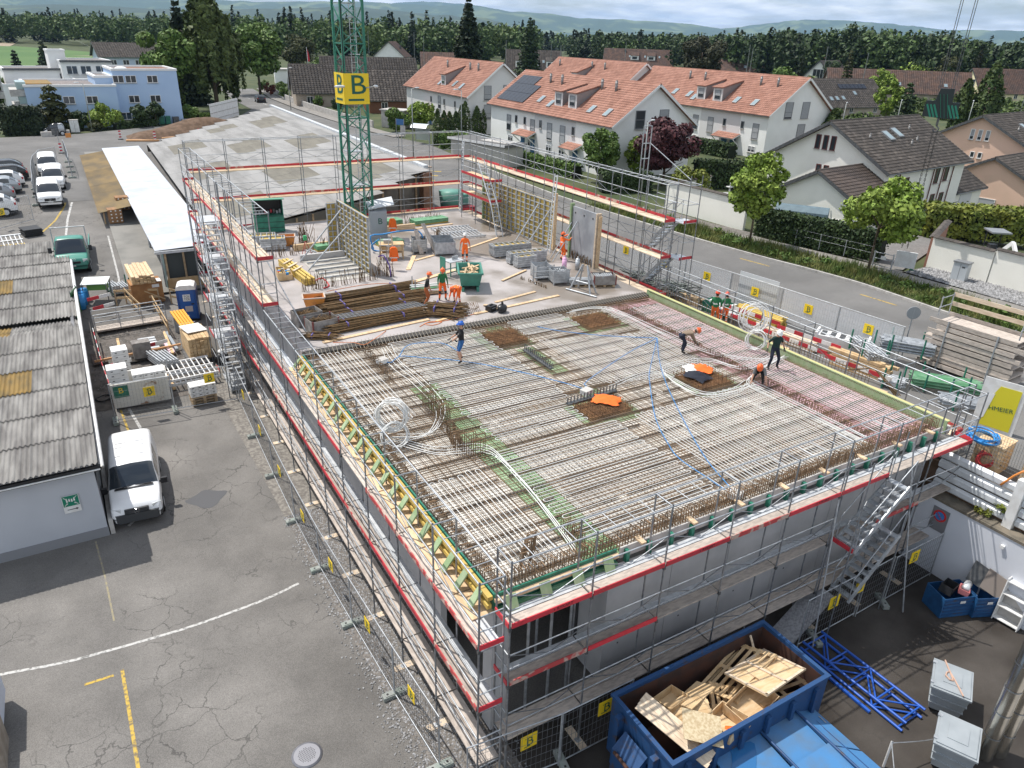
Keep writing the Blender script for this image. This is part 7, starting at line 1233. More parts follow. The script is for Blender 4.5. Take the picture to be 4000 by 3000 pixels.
pipe('blue hose bundle arching from the locker to the slatted bin',spline([(15.6,43.4,.1),(15.5,43.6,.9),(16.2,43.5,.95),(17.3,42.9,1.2),(18.2,42.3,1.25),(18.3,41.9,.9)]),.05,blue_hose,'hose','hose');pipe('second blue hose loop hanging by the bench',spline([(15.7,42.6,.9),(15.3,42.9,.5),(15.5,43.2,.1),(16,43,.05),(16.1,42.6,.6)]),.05,blue_hose,'hose','hose');pipe('purple cable hanging on the starter bars',spline([(14.0,38.3,1.1),(14.3,38.2,1.15),(14.5,37.9,.6),(14.5,37.8,.02)]),.04,mat('purple',(.12,.06,.3),.6),'cable','cable');pipe('red hose by the end of the yellow girders',spline([(10.3,38.0,.3),(10.7,38.1,.35),(10.9,37.6,.05),(10.5,37.3,.05)]),.04,red_hose,'hose','hose');pipe('thin orange cable snaking over the slab to the rebar',spline([(10.5,36.8,.02),(13,37,.02),(15,36.2,.02),(17,35,.02)]),.014,mat('orange_cable',(.7,.2,.05),.6),'cable','cable');pipe('orange red cable coiled beside the joint',spline([(12.8,29.9,.02),(13.5,30.3,.02),(14,30.0,.02),(13.4,29.8,.02),(13.2,30.2,.02),(14.3,30.1,.02),(16.4,30.4,.02)]),.016,mat('orange_cable',(.7,.2,.05),.6),'cable','cable');pipe('orange cable hanging over the joint near the scaffold',spline([(8.6,29.8,.02),(9.4,29.3,.05),(9.7,28.9,.03),(10.4,29.3,.08),(11.2,30.1,.02)]),.014,mat('orange_cable',(.7,.2,.05),.6),'cable','cable')
r=empty('brace_pole',(0,0,0),0,'long grey raking pole from the tall side scaffold to the slab','pole');PT('pole',r,(7.0,36.0,3.4),(7.9,31.4,.02),.03,steel,8)
for k,(x,y,z,lb)in enumerate(((17.5,44.9,1.55,'orange jacket hanging on the grey locker'),(15.2,39.0,1.35,'orange jacket hanging on the bar beside the bench'))):
    r=empty('hivis_jacket',(x,y,z),R_(-20),lb,'jacket');g=G();P=[(-.1,0,.02),(.1,0,.02),(.2,.03,-.08),(.27,.05,-.62),(.2,.05,-.64),(.16,.03,-.3),(.18,.04,-.8),(-.16,.04,-.84),(-.15,.03,-.3),(-.19,.05,-.6),(-.26,.05,-.58),(-.2,.03,-.08)];g.prism(P,(.02,-.14,0));g.build('cloth',hivis,r);PB('reflective_band',r,(0,-.03,-.6),(.44,.19,.05),silver)
    if k==1:PT('hook_bar',r,(-.4,.1,.02),(.4,.1,.02),.025,steel);PT('hook_post',r,(-.4,.1,-1.35),(-.4,.1,.05),.025,steel)
def cloth(label,x,y,z,m_,s_=.45,seed=1):
    rg=random.Random(seed);n=11;V=[];
    for i in range(n):
        for j in range(n):u,v=i/(n-1)-.5,j/(n-1)-.5;d=max(0,1-(u*u+v*v)*3.2);V.append((u*s_*2*(1+.3*rg.random()),v*s_*1.5*(1+.3*rg.random()),.24*d*rg.uniform(.3,1)+.01))
    F=[(i*n+j,(i+1)*n+j,(i+1)*n+j+1,i*n+j+1)for i in range(n-1)for j in range(n-1)];obj('work_jacket',npmesh('work_jacket',V,F,m_,True),None,(x,y,z),rg.uniform(0,3),label=label,cat='jacket')
cloth('orange jacket crumpled on the dense cage at slab centre',16.0,19.6,.05,hivis,.45,2);cloth('black jacket crumpled on the cage beside the pink strip',20.65,19.6,.06,mat('navy_cloth',(.015,.018,.03),.9),.45,3);cloth('orange and white jacket on the far side of the same cage',21.3,20.1,.08,hivis,.4,4);cloth('white cloth next to the orange jacket on that cage',20.9,20.3,.07,WP,.3,5)
# ---------------------------------------------------------------- tower crane mast, hook and load
cr_=empty('tower_crane',(16.0,46.9,-1),R_(2),'green lattice tower crane mast with yellow company box','crane');W2=.68
for sx in(-1,1):
    for sy in(-1,1):PB('corner_leg',cr_,(sx*W2,sy*W2,9.5),(.13,.13,20),green_d)
for k in range(9):
    z0,z1=.2+k*2.1,.2+(k+1)*2.1;zm=(z0+z1)/2
    for i,(a,b_)in enumerate((((-W2,-W2),(W2,-W2)),((W2,-W2),(W2,W2)),((W2,W2),(-W2,W2)),((-W2,W2),(-W2,-W2)))):
        if k%2==0 and k:BR('cross_bar',cr_,(*a,z0),(*b_,z0),.07,.07,green_d)
        BR('diagonal',cr_,(*a,z0),(*b_,zm),.055,.055,green_d);BR('diagonal',cr_,(*b_,zm),(*a,z1),.055,.055,green_d)
for sx in(-1,1):PT('ladder_rail',cr_,(sx*.18+.2,-.2,.5),(sx*.18+.2,-.2,18),.022,alu)
for k in range(56):BR('ladder_rung',cr_,(.02,-.2,.6+k*.31),(.38,-.2,.6+k*.31),.025,.025,alu)
for k in(2,3,5,7):PB('platform',cr_,(-.1,.15,k*2.1+.25),(1.0,.8,.04),SL)
for k in range(6):g=G();g.path([(.2+.36*math.cos(a),-.2+.36*math.sin(a),12.2+k*1.0)for a in np.linspace(-2.6,2.6+.0,9)],.016,4);g.build('ladder_hoop',SL,cr_)
PT('power_cable',cr_,(-.9,-.75,0),(-.62,-.75,19),.03,black);crs=bpy.data.objects.new('company_box',None);link(crs,cr_)
for i,(cx,cy,rz)in enumerate(((0,-W2-.1,0),(-W2-.1,0,-90))):
    p=bpy.data.objects.new('box_panel',None);link(p,cr_);p.location=(cx,cy,10.3);p.rotation_euler.z=R_(rz);PB('yellow_sheet',p,(0,0,0),(1.62,.03,1.75),yellow_s);text('emblem',p,'B',1.55,sign_g,(.1,-.03,.18),(1,0,0),(.0,0,1),1.25);PB('underline',p,(-.05,-.025,-.62),(1.0,.012,.12),sign_g)
bpy.data.objects.remove(crs)
for sx,sy,ang in((-.9,-.9,200),(.75,-1.0,250)):PT('lamp_arm',cr_,(sx*.75,sy*.75,10.35),(sx*1.2,sy*1.2,10.45),.03,SL);g=G();g.sphere((0,0,0),.42,.16,.08,10,5);o=g.build('floodlight',mat('lamp_grey',(.62,.63,.64),.4),cr_,True);o.location=(sx*1.35,sy*1.35,10.48);o.rotation_euler.z=R_(ang)
hk=empty('crane_hook',(49.0,29.3,9.3),R_(-58),'green striped crane hook block hanging from four ropes','crane hook');gb=mat('hook_green',(.02,.22,.14),.5)
g=G();pts=[(-1.0,0,-.75),(.55,0,-.85),(.95,0,-.85),(1.0,0,.15),(.55,0,.15),(.5,0,.95),(-.3,0,.95),(-.45,0,.2),(-.95,0,.2)];g.prism(pts,(0,.25,0));g.build('block_body',mat('hook_dark',(.02,.03,.03),.5),hk)
for k in range(9):
    o=(-1.1+k*.3);a=Vector((max(-.9,o),-.015,.1 if o<-.3 else .85));BR('stripe',hk,(-.85+k*.2,-.02,-.1+.0*k+(.9 if 3<=k<=5 else .1)*.8),(-.75+k*.2+.25,-.02,-.78),.02,.11,gb)
for k,x in enumerate((-.42,-.3,.3,.42)):PT('rope',hk,(x,.1,.9),(x*1.3,.1,26),.02,steel_d)
PT('hook_shank',hk,(0,.1,-.75),(0,.1,-1.3),.07,steel_d,8);g=G();g.path([(.0,.1,-1.3),(.16,.1,-1.45),(.12,.1,-1.65),(-.06,.1,-1.7),(-.15,.1,-1.55)],.05,6);g.build('hook',steel_d,hk,True)
ch=empty('lifting_chain',(49.0,29.3,-.2),R_(-58),'pair of long lifting chains below the crane hook','chain')
for x in(-.12,.12):
    g=G()
    for k in range(52):z=.15+k*.148;g.tube((x*(1+.4*(1-k/52))-.035*(k%2),.035*((k+1)%2),z),(x*(1+.4*(1-k/52))-.035*(k%2),.035*((k+1)%2),z+.16),.018,4);g.tube((x*(1+.4*(1-k/52))+.035*(k%2),-.035*((k+1)%2),z),(x*(1+.4*(1-k/52))+.035*(k%2),-.035*((k+1)%2),z+.16),.018,4)
    g.build('chain',mat('chain_dark',(.06,.055,.05),.6,.3),ch,kind='stuff')
ld=empty('gate_pillar',(48.5,28.7,-1.4),R_(28),'white sign board with green post at the driveway entrance','gate post');PB('white_board',ld,(0,0,.75),(.12,1.3,1.1),WP);PB('green_post',ld,(.15,-.5,.6),(.22,.25,1.2),gb);PB('green_back',ld,(.13,.1,.75),(.12,1.1,.9),gb)

# ================================================================ YARD THINGS, VEHICLES, STREET FURNITURE
# road side storage behind the low scaffold
def barrier(label,p,q):
    p=Vector(p);q=Vector(q);r=empty('barrier_board',p,0,label,'barrier','red and white barrier boards');d=q-p;n=max(2,int(d.length/.5))
    for k in range(n):BR('white_field' if k%2 else 'red_field',r,d*(k/n),d*((k+1)/n)*.999,.03,.2,WP if k%2 else red)
for i,(y0,y1,z)in enumerate(((27.6,24.2,-.95),(24.1,20.4,-1.0),(20.3,17,-1.0),(27.2,23.6,-.6),(23.5,20,-.62))):barrier(f'{ORD[i]} red and white barrier board behind the low walkway, far end first',(29.6+.08*i,y0,z),(29.9+.12*i,y1,z))
for i,(x,y,L_,n,m_,lb)in enumerate(((31.4,25.9,2.8,16,yellow_b,'stack of yellow timber girders behind the barrier boards'),(30.7,19.0,2.6,18,crate_w,'big stack of new timber under the steel prop rack'),(30.6,23.4,3.6,10,plank_f,'pale timber beams lying behind the barrier boards'),(28.9,24.6,5,4,plank_n,'long planks lying just beyond the red toe board'),(28.8,19.2,5.2,4,plank_n,'second run of long planks by the red toe board'),(30.4,30.2,1.6,10,pallet_w,'rough wood pile beside the scrap metal heap'))):
    r=empty('timber_stack',(x,y,-1.48),R_(8),lb,'timber');[PB('beam',r,(-.35+(k%4)*.22,jit(.1),.08+(k//4)*.17),(.18,L_,.14),m_)for k in range(n)]
r=open_box('green metal crate with white packs by the green jackets',(30.6,28.0,-1.48),(0,0,R_(12)),(1.0,2.0,.6),green_d,'metal_crate');[PB('pack',r,(jit(.15),-.8+k*.22,.5),(.6,.18,.2),WP if k%3 else conc_l)for k in range(8)];r=empty('plastic_sheet',(29.9,27.0,-.9),.2,'white plastic sheet on the timber next to the green crate','sheet');PB('fold',r,(0,0,0),(.6,1.4,.03),WP,rot=(.1,.2,0));PB('fold',r,(.4,.1,-.1),(.4,1.2,.03),WP,rot=(0,.8,0))
for i,(x,y,s_)in enumerate(((30.2,31.5,1.1),(29.8,34.2,.9))):
    r=empty('metal_heap',(x,y,-1.48),0,('tangled heap of grey steel clamps behind the walkway','smaller heap of steel parts under the tall scaffold')[i],'scrap heap');bars('steel_parts',[((random.gauss(0,.5)*s_,random.gauss(0,.7)*s_,.1+.7*s_*random.random()),(random.gauss(0,.5)*s_,random.gauss(0,.7)*s_,.1+.7*s_*random.random()))for _ in range(130)],.05,mat('heap_steel',(.16,.18,.17),.6,.4,isl=.5),r)
mc=empty('white_machine',(31.7,20.9,-1.48),R_(28),'white machine housing on a slatted pallet by the fence','machine');PB('body',mc,(0,0,.55),(.9,2.4,.7),WP);[PB('grille',mc,(.0,-.9+k*.45,.91),(.7,.25,.03),steel_d)for k in range(5)];[PB('end_plate',mc,(0,sy*1.2,.6),(.95,.1,.85),WP)for sy in(-1,1)];PB('pallet_base',mc,(0,0,.1),(1.0,2.5,.14),pallet_w)
def props(label,x,y,z,rz,n,L_,m_=SL,rack=True):
    r=empty('prop_rack',(x,y,z),rz,label,'steel props');
    for k in range(n):
        px_,pz=-.45+(k%7)*.15,.2+(k//7)*.14;PT('prop_tube',r,(px_,-L_/2+jit(.05),pz),(px_,L_/2+jit(.05),pz),.045,m_,8);PB('end_plate',r,(px_,-L_/2-.03,pz),(.12,.012,.12),SL)
    if rack:[PT('rack_post',r,(sx*.58,sy*L_*.3,0),(sx*.58,sy*L_*.3,1.0),.04,green_d)for sx in(-1,1)for sy in(-1,1)];[PT('rack_bar',r,(-.58,sy*L_*.3,.08),(.58,sy*L_*.3,.08),.04,green_d)for sy in(-1,1)]
props('rack of grey steel props lying on the timber stack',31.3,19.2,-.8,R_(-30),18,2.2);props('rack of steel props with red bands beside the mirror',33.4,18.6,-.9,R_(35),28,2.3);props('rack of green and grey scaffold beams at the walkway end',32.2,15.8,-1.4,R_(40),21,2.8,green_f);props('lower rack of scaffold beams toward the banner',31.6,14.2,-1.48,R_(40),14,2.4,SL);props('wire box rack with short tubes by the timber stack',30.6,17.2,-1.48,R_(20),14,1.0)
dk=empty('deck_stack',(35.0,16.3,-1.48),R_(4),'tall stack of weathered scaffold decks with guard rails on top','scaffold decks')
for k in range(9):z=.2+k*.26;PB('deck_board',dk,(jit(.08),jit(.15),z),(1.5,3.6+jit(.25),.06),plank_w);PB('edge_plank',dk,(-.78+jit(.03),jit(.2),z+.1),(.05,3.9,.2),plank_w);PB('edge_plank',dk,(.78,jit(.2),z+.1),(.05,3.9,.2),plank_w)
for sx in(-1,1):
    for sy in(-1,1):PT('stack_post',dk,(sx*.82,sy*1.1,0),(sx*.82,sy*1.1,2.5),.04,SL)
for sy in(-1.8,1.8):
    for sx in(-.5,.5):PT('guard_post',dk,(sx,sy,2.5),(sx,sy,3.5),.03,SL)
    [PT('guard_rail',dk,(-.6,sy,z),(.6,sy,z),.025,SL)for z in(2.95,3.4)]
for z in(2.95,3.4):PB('guard_plank',dk,(.62,0,z),(.04,3.7,.2),plank_f)
mr=empty('traffic_mirror',(34.3,19.2,-1.48),R_(-40),'round sign seen from behind on a grey post','sign');PT('post',mr,(0,0,0),(0,0,2.5),.035,SL,8);g=G();g.tube((0,-.03,2.3),(0,.01,2.3),.32,24);g.build('disc',mat('sign_back',(.3,.32,.34),.5,.3),mr)
r=empty('rebar_brace',(28.0,16.6,-.65),0,'bent bundle of rusty rebar leaning on the walkway','rebar');bars('rebar',[((-.5+jit(.05),.9+jit(.05),.5),(.1+jit(.03),.1+jit(.03),.75))for _ in range(12)]+[((.1+jit(.03),.1+jit(.03),.75),(.1+jit(.05),-1.1+jit(.1),.02))for _ in range(12)],.025,rebar_b,r)
# --- yard at the side: container, boxes, toilet and so on
wc_m=mat('rusty_white',(.62,.61,.57),.7,0,(.3,.17,.1),3,.62,.72)
wc=empty('open_container',(.95,37.7,gz(37.7)),0,'rusty white open container holding white boxes behind the fence','container');wc.rotation_euler.z=R_(-2);g=G();g.box(-1.25,1.3,-.6,-.52,.1,1.35);g.box(-1.25,1.3,.9,.98,.1,1.35);g.box(-1.25,-1.17,-.52,.9,.1,1.35);g.box(1.22,1.3,-.52,.9,.1,1.35);g.box(-1.17,1.22,-.52,.9,.1,.2);g.build('shell',wc_m,wc);PB('green_panel',wc,(-.85,-.61,.95),(.65,.02,.6),green_d);text('emblem',wc,'B',.4,yellow_s,(-.85,-.63,1.0),(1,0,0),(0,0,1));[PB('rib',wc,(.5+k*.1,-.62,.7),(.05,.04,1.1),wc_m)for k in range(7)]
def white_boxes(label,c,rz,nx,ny,nz,s_):
    r=empty('stacked_boxes',c,rz,label,'boxes')
    for i in range(nx):
        for j in range(ny):
            for k in range(nz):b_=PB('white_box',r,(i*s_[0],j*s_[1],(k+.5)*s_[2]),(s_[0]-.015,s_[1]-.015,s_[2]-.015),WP);PB('grip_slot',r,(i*s_[0]-s_[0]*.25,j*s_[1]-s_[1]/2-.001,(k+.55)*s_[2]),(.1,.01,.035),black);PB('grip_slot',r,(i*s_[0]+s_[0]*.25,j*s_[1]-s_[1]/2-.001,(k+.55)*s_[2]),(.1,.01,.035),black)
    return r
zc=gz(37.7);white_boxes('tall stack of white boxes at the shed end of the container',(.1,37.9,zc+.25),0,1,1,7,(.9,.8,.25));white_boxes('row of white boxes in the middle of the container',(.95,38.0,zc+.25),0,3,1,5,(.5,.8,.25));white_boxes('white boxes stack behind the container',(.4,40.2,gz(40)+.1),R_(3),1,1,7,(.75,.8,.25));r=white_boxes('white boxes with green labels on the pallets by the fence',(3.35,36.5,gz(36.5)+.45),R_(3),2,1,3,(.62,.7,.2));[pallet(f'{("lower","middle","upper")[k]} pallet under the white boxes by the fence',(3.65,36.5,gz(36.5)+k*.145),(0,0,R_(3)))for k in range(3)]
tl=empty('portable_toilet',(4.75,46.9,gz(46.9)),R_(-12),'blue portable toilet cabin with white roof','portable toilet');tb_=mat('toilet_blue',(.015,.08,.3),.45);g=G();g.box(-.55,.55,-.55,.55,.05,1.95);g.build('cabin',tb_,tl);PB('door',tl,(0,-.565,1.0),(.84,.03,1.75),mat('toilet_door',(.02,.1,.35),.4));g=G();g.prism([(-.58,-.58,1.93),(.58,-.58,1.93),(.5,-.58,2.14),(.3,-.58,2.22),(-.3,-.58,2.22),(-.5,-.58,2.14)],(0,1.16,0));g.build('roof',WP,tl);PB('sign_plate',tl,(0,-.585,1.45),(.42,.01,.42),WP);text('lettering',tl,'TOI',.19,black,(0,-.6,1.53),(1,0,0),(0,0,1));text('lettering',tl,'TOI',.19,black,(0,-.6,1.36),(1,0,0),(0,0,1));PB('info_plate',tl,(.05,-.585,.75),(.42,.01,.35),mat('info_plate',(.5,.45,.45),.5));PB('latch',tl,(.3,-.59,1.05),(.16,.02,.08),black);PB('base',tl,(0,0,.04),(1.2,1.2,.08),black);[PB('rib',tl,(sx*.5,-.57,1),(.06,.03,1.8),tb_)for sx in(-1,1)]
bx=empty('plywood_bin',(2.75,50.4,gz(50.4)),R_(4),'brown plywood site bin beneath a stack of long timber','wooden bin');brown_p=mat('brown_ply',(.4,.2,.07),.7,0,(.3,.14,.05),2);[PB('side',bx,c,s_,brown_p)for c,s_ in(((0,-.65,.65),(1.8,.05,1.3)),((0,.65,.65),(1.8,.05,1.3)),((-.88,0,.65),(.05,1.3,1.3)),((.88,0,.65),(.05,1.3,1.3)))];PB('lid',bx,(0,0,1.31),(1.85,1.4,.03),brown_p);PB('paper_label',bx,(.5,-.68,1.1),(.42,.01,.2),WP);BR('leaning_board',bx,(-.2,-.9,.9),(.9,-.8,.2),.16,.05,crate_w)
r=empty('timber_stack',(2.6,51.1,gz(50.4)+1.36),R_(2),'pack of new boards with wavy ends on top of the plywood bin','timber');[PB('beam',r,(-.55+(k%6)*.22,jit(.08),.05+(k//6)*.09),(.2,3.2,.075),crate_w if k<24 else plank_n)for k in range(36)];PB('white_tarp',r,(.9,-1,.0),(.25,.7,.02),WP)
r=empty('timber_stack',(4.3,41.9,gz(42)),R_(3),'block of yellow girders with rounded ends below the orange props','timber');[PB('girder',r,(-.5+(k%6)*.2,jit(.04),.15+(k//6)*.155),(.18,2.3,.14),crate_w)for k in range(48)];PB('plastic_cover',r,(0,.3,1.42),(1.1,1.2,.04),WP,rot=(.05,.05,.2));PB('skid_box',r,(0,0,.04),(1.5,2.4,.08),steel_d)
r=empty('orange_props',(4.1,44.4,gz(44.4)),R_(6),'orange folding props leaning before the toilet','props');om=mat('prop_orange',(.85,.4,.03),.5);[BR('prop',r,(-.35+k*.16,-.9,.9),(-.45+k*.16,.9,1.3),.12,.1,om)for k in range(5)];[PB('stand',r,(0,y,.5),(.9,.08,1.0),SL)for y in(-.6,.6)]
ladder_panel('large white grid panels stacked on blocks behind the boxes',(3.4,39.3,gz(39.3)+.5),R_(4),2.6,2.2,R_(2),WP);ladder_panel('second grid panel under the large white one',(3.45,39.2,gz(39.3)+.3),R_(4),2.6,2.2,R_(2),alu);r=empty('timber_bearers',(3.4,39.3,gz(39.3)),R_(4),'timber bearers carrying the white grid panels','timber');[PB('bearer',r,(x,0,.1),(.15,2.4,.2),crate_w)for x in(-1,1)]
props('bundle of grey steel props next to the white boxes',2.4,41.0,gz(41)+.1,R_(15),24,1.8,SL,False);props('upright basket of steel props left of the plywood bin',1.3,52.4,gz(52),R_(12),24,1.4,SL)
gw=empty('gangway',(1.4,46.6,gz(46.6)+.25),R_(5),'grey gangway with tubular rails over the excavation','gangway');PB('deck',gw,(0,0,0),(3.8,.8,.1),plank_w);[PT('rail',gw,(-1.9,y,z),(1.9,y,z),.028,SL)for y in(-.42,.42)for z in(.55,1.0)];[PT('rail_post',gw,(x,y,0),(x,y,1.0),.028,SL)for x in(-1.9,-.6,.6,1.9)for y in(-.42,.42)]
tn=empty('trench',(1.7,43.6,gz(43.6)),R_(3),'timber lined trench with pipes and steps behind the white boxes','trench');PB('pit_floor',tn,(0,0,.012),(2.6,3.6,.02),mat('pit',(.03,.025,.02),.95));[BR('shoring_plank',tn,(x,-1.9,.12),(x+.2,1.9,.12),.14,.12,crate_w)for x in(-1.3,1.2)];[BR('cross_tube',tn,(-2.6,y,.2),(1.8,y+.2,.25),.1,.1,mat('drain_orange',(.55,.3,.14),.6))for y in(-1.2,)];[PB('step',tn,(.3,-1.2+k*.35,.1+.02*k),(.9,.25,.05),alu)for k in range(7)];PB('timber_crate',tn,(-.25,-1.3,.5),(.9,.6,.9),grey_wood);PB('grey_pipe',tn,(1.5,0,.15),(.16,3,.16),mat('grey_pipe',(.3,.33,.36),.5));PB('pink_board',tn,(1.2,-.8,.1),(.3,1.8,.1),mat('pink_board',(.7,.5,.55),.8))
for i,(p,q,lb)in enumerate((((3.2,44.5,0),(2.9,48.6,0),'timber railing along the excavation by the toilet'),((.9,50.2,0),(3.4,49.6,0),'timber railing in front of the plywood bin'),((2.1,47.6,0),(1.5,50.4,0),'timber railing leading to the plywood bin'),((4.0,49.4,0),(5.0,48.4,0),'timber railing corner behind the toilet'))):
    r=empty('timber_railing',(0,0,0),0,lb,'railing');z0,z1=gz(p[1]),gz(q[1]);[BR('rail_board',r,(p[0],p[1],z0+h_),(q[0],q[1],z1+h_),.03,.14,crate_w)for h_ in(.5,.95)];[PB('post',r,(p[0]+(q[0]-p[0])*t,p[1]+(q[1]-p[1])*t,z0+(z1-z0)*t+.5),(.08,.08,1.05),pallet_w)for t in(.02,.5,.98)]
for i,(p,q)in enumerate((((-.6,49.2),(.7,49.7)),((-.4,48.3),(.8,48.8)),((-.3,37.5),(-.5,41)),((-.1,40.6),(.9,40.9)),((1.6,42.2),(2.9,42.5)),((-.5,41.2),(-.6,45.4)))):r_lb=('upper red and white board near the white table','lower red and white board near the white table','red and white boards leaning along the container side','red and white board by the rear box stack','red and white board across the trench','red and white board along the shed side of the trench')[i];barrier(r_lb,(*p,gz(p[1])+(1.0 if i==0 else .75)),(*q,gz(q[1])+(1.0 if i==0 else .75)))
tbw=empty('site_table',(.05,51.4,gz(51.4)),R_(-16),'white topped site table with green box','table');PB('top',tbw,(0,0,1.3),(1.5,1.1,.04),mat('table_top',(.75,.78,.76),.4),rot=(R_(8),0,0));[PT('leg',tbw,(sx*.68,sy*.48,0),(sx*.68,sy*.48,1.28),.03,steel)for sx in(-1,1)for sy in(-1,1)];PB('green_box',tbw,(.1,-.1,1.0),(1.1,.6,.4),mat('grass_green',(.12,.26,.06),.6))
gp=empty('green_screen',(-1.2,49.3,gz(49.3)),R_(75),'dark green board standing at the shed corner','board');PB('panel',gp,(0,0,.9),(1.3,.04,1.6),mat('board_green',(.02,.1,.03),.6));[PT('post',gp,(sx*.6,.04,0),(sx*.6,.04,1.8),.025,steel)for sx in(-1,1)]
for i in range(3):r=empty('barrel',(-1.0+i*.12,50.4+i*.65,gz(50.5)),0,f'{ORD[i]} blue barrel behind the green board','barrel','blue barrels');g=G();g.cyl(0,0,0,.85,.28,14);g.cyl(0,0,.4,.45,.3,14);g.cyl(0,0,.85,.88,.25,14);g.build('body',blue_hose,r,True)
r=empty('wooden_platform',(-.6,43.0,gz(43)),.05,'dark wooden platform on the ground beside the shed','platform');[PB('board',r,(0,-.7+k*.28,.1),(.7,.26,.04),mat('dark_board',(.12,.09,.075),.9,rnd=.2))for k in range(6)];coil('hose_coil','black hose ring lying by the shed wall',(-.75,38.6,gz(38.6)+.05),(0,0,0),.35,3,.025,black,.08,'hose')
r=empty('waste_bag',(5.3,40.3,gz(40.3)),.3,'black and white waste sacks under the scaffold','bag');g=G();g.sphere((0,0,.3),.42,.38,.34,9,6,z0=-.8);g.build('sack',black,r,True);g=G();g.sphere((.1,.1,.6),.25,.22,.15,8,5,z0=-.6);g.build('paper',WP,r,True)
# far storage left: panels, cartons
ladder_panel('white grid panels leaning in the fenced storage',(-4.6,63.4,gz(63)+.5),R_(10),1.4,1.2,R_(25),alu);panel_stack('yellow edged panel stack in front of the parked cars',(-4.9,62.6,gz(62.6)),R_(6),2.2,.8,2,.16,yellow_b);r=empty('black_crates',(-3.4,66.0,gz(66)),R_(15),'stack of black plastic formwork plates','plates');[PB('plate',r,(jit(.03),0,.06+k*.1),(1.2,1.4,.08),black)for k in range(5)]
for i,(x,y)in enumerate(((2.45,66.9),(3.3,70.2))):
    r=empty('carton_stack',(x,y,gz(y)+.15),R_(3),('front stack of brown cartons with white labels under the canopy','rear stack of brown cartons under the canopy')[i],'cartons')
    for k in range(4):
        for j in range(3):PB('carton',r,(-.33+j*.33,-.1,.14+k*.27),(.32,1.0,.26),mat('cardboard',(.28,.15,.07),.85,rnd=.12));PB('label',r,(-.33+j*.33+.05,-.605,.17+k*.27),(.1,.01,.09),WP)
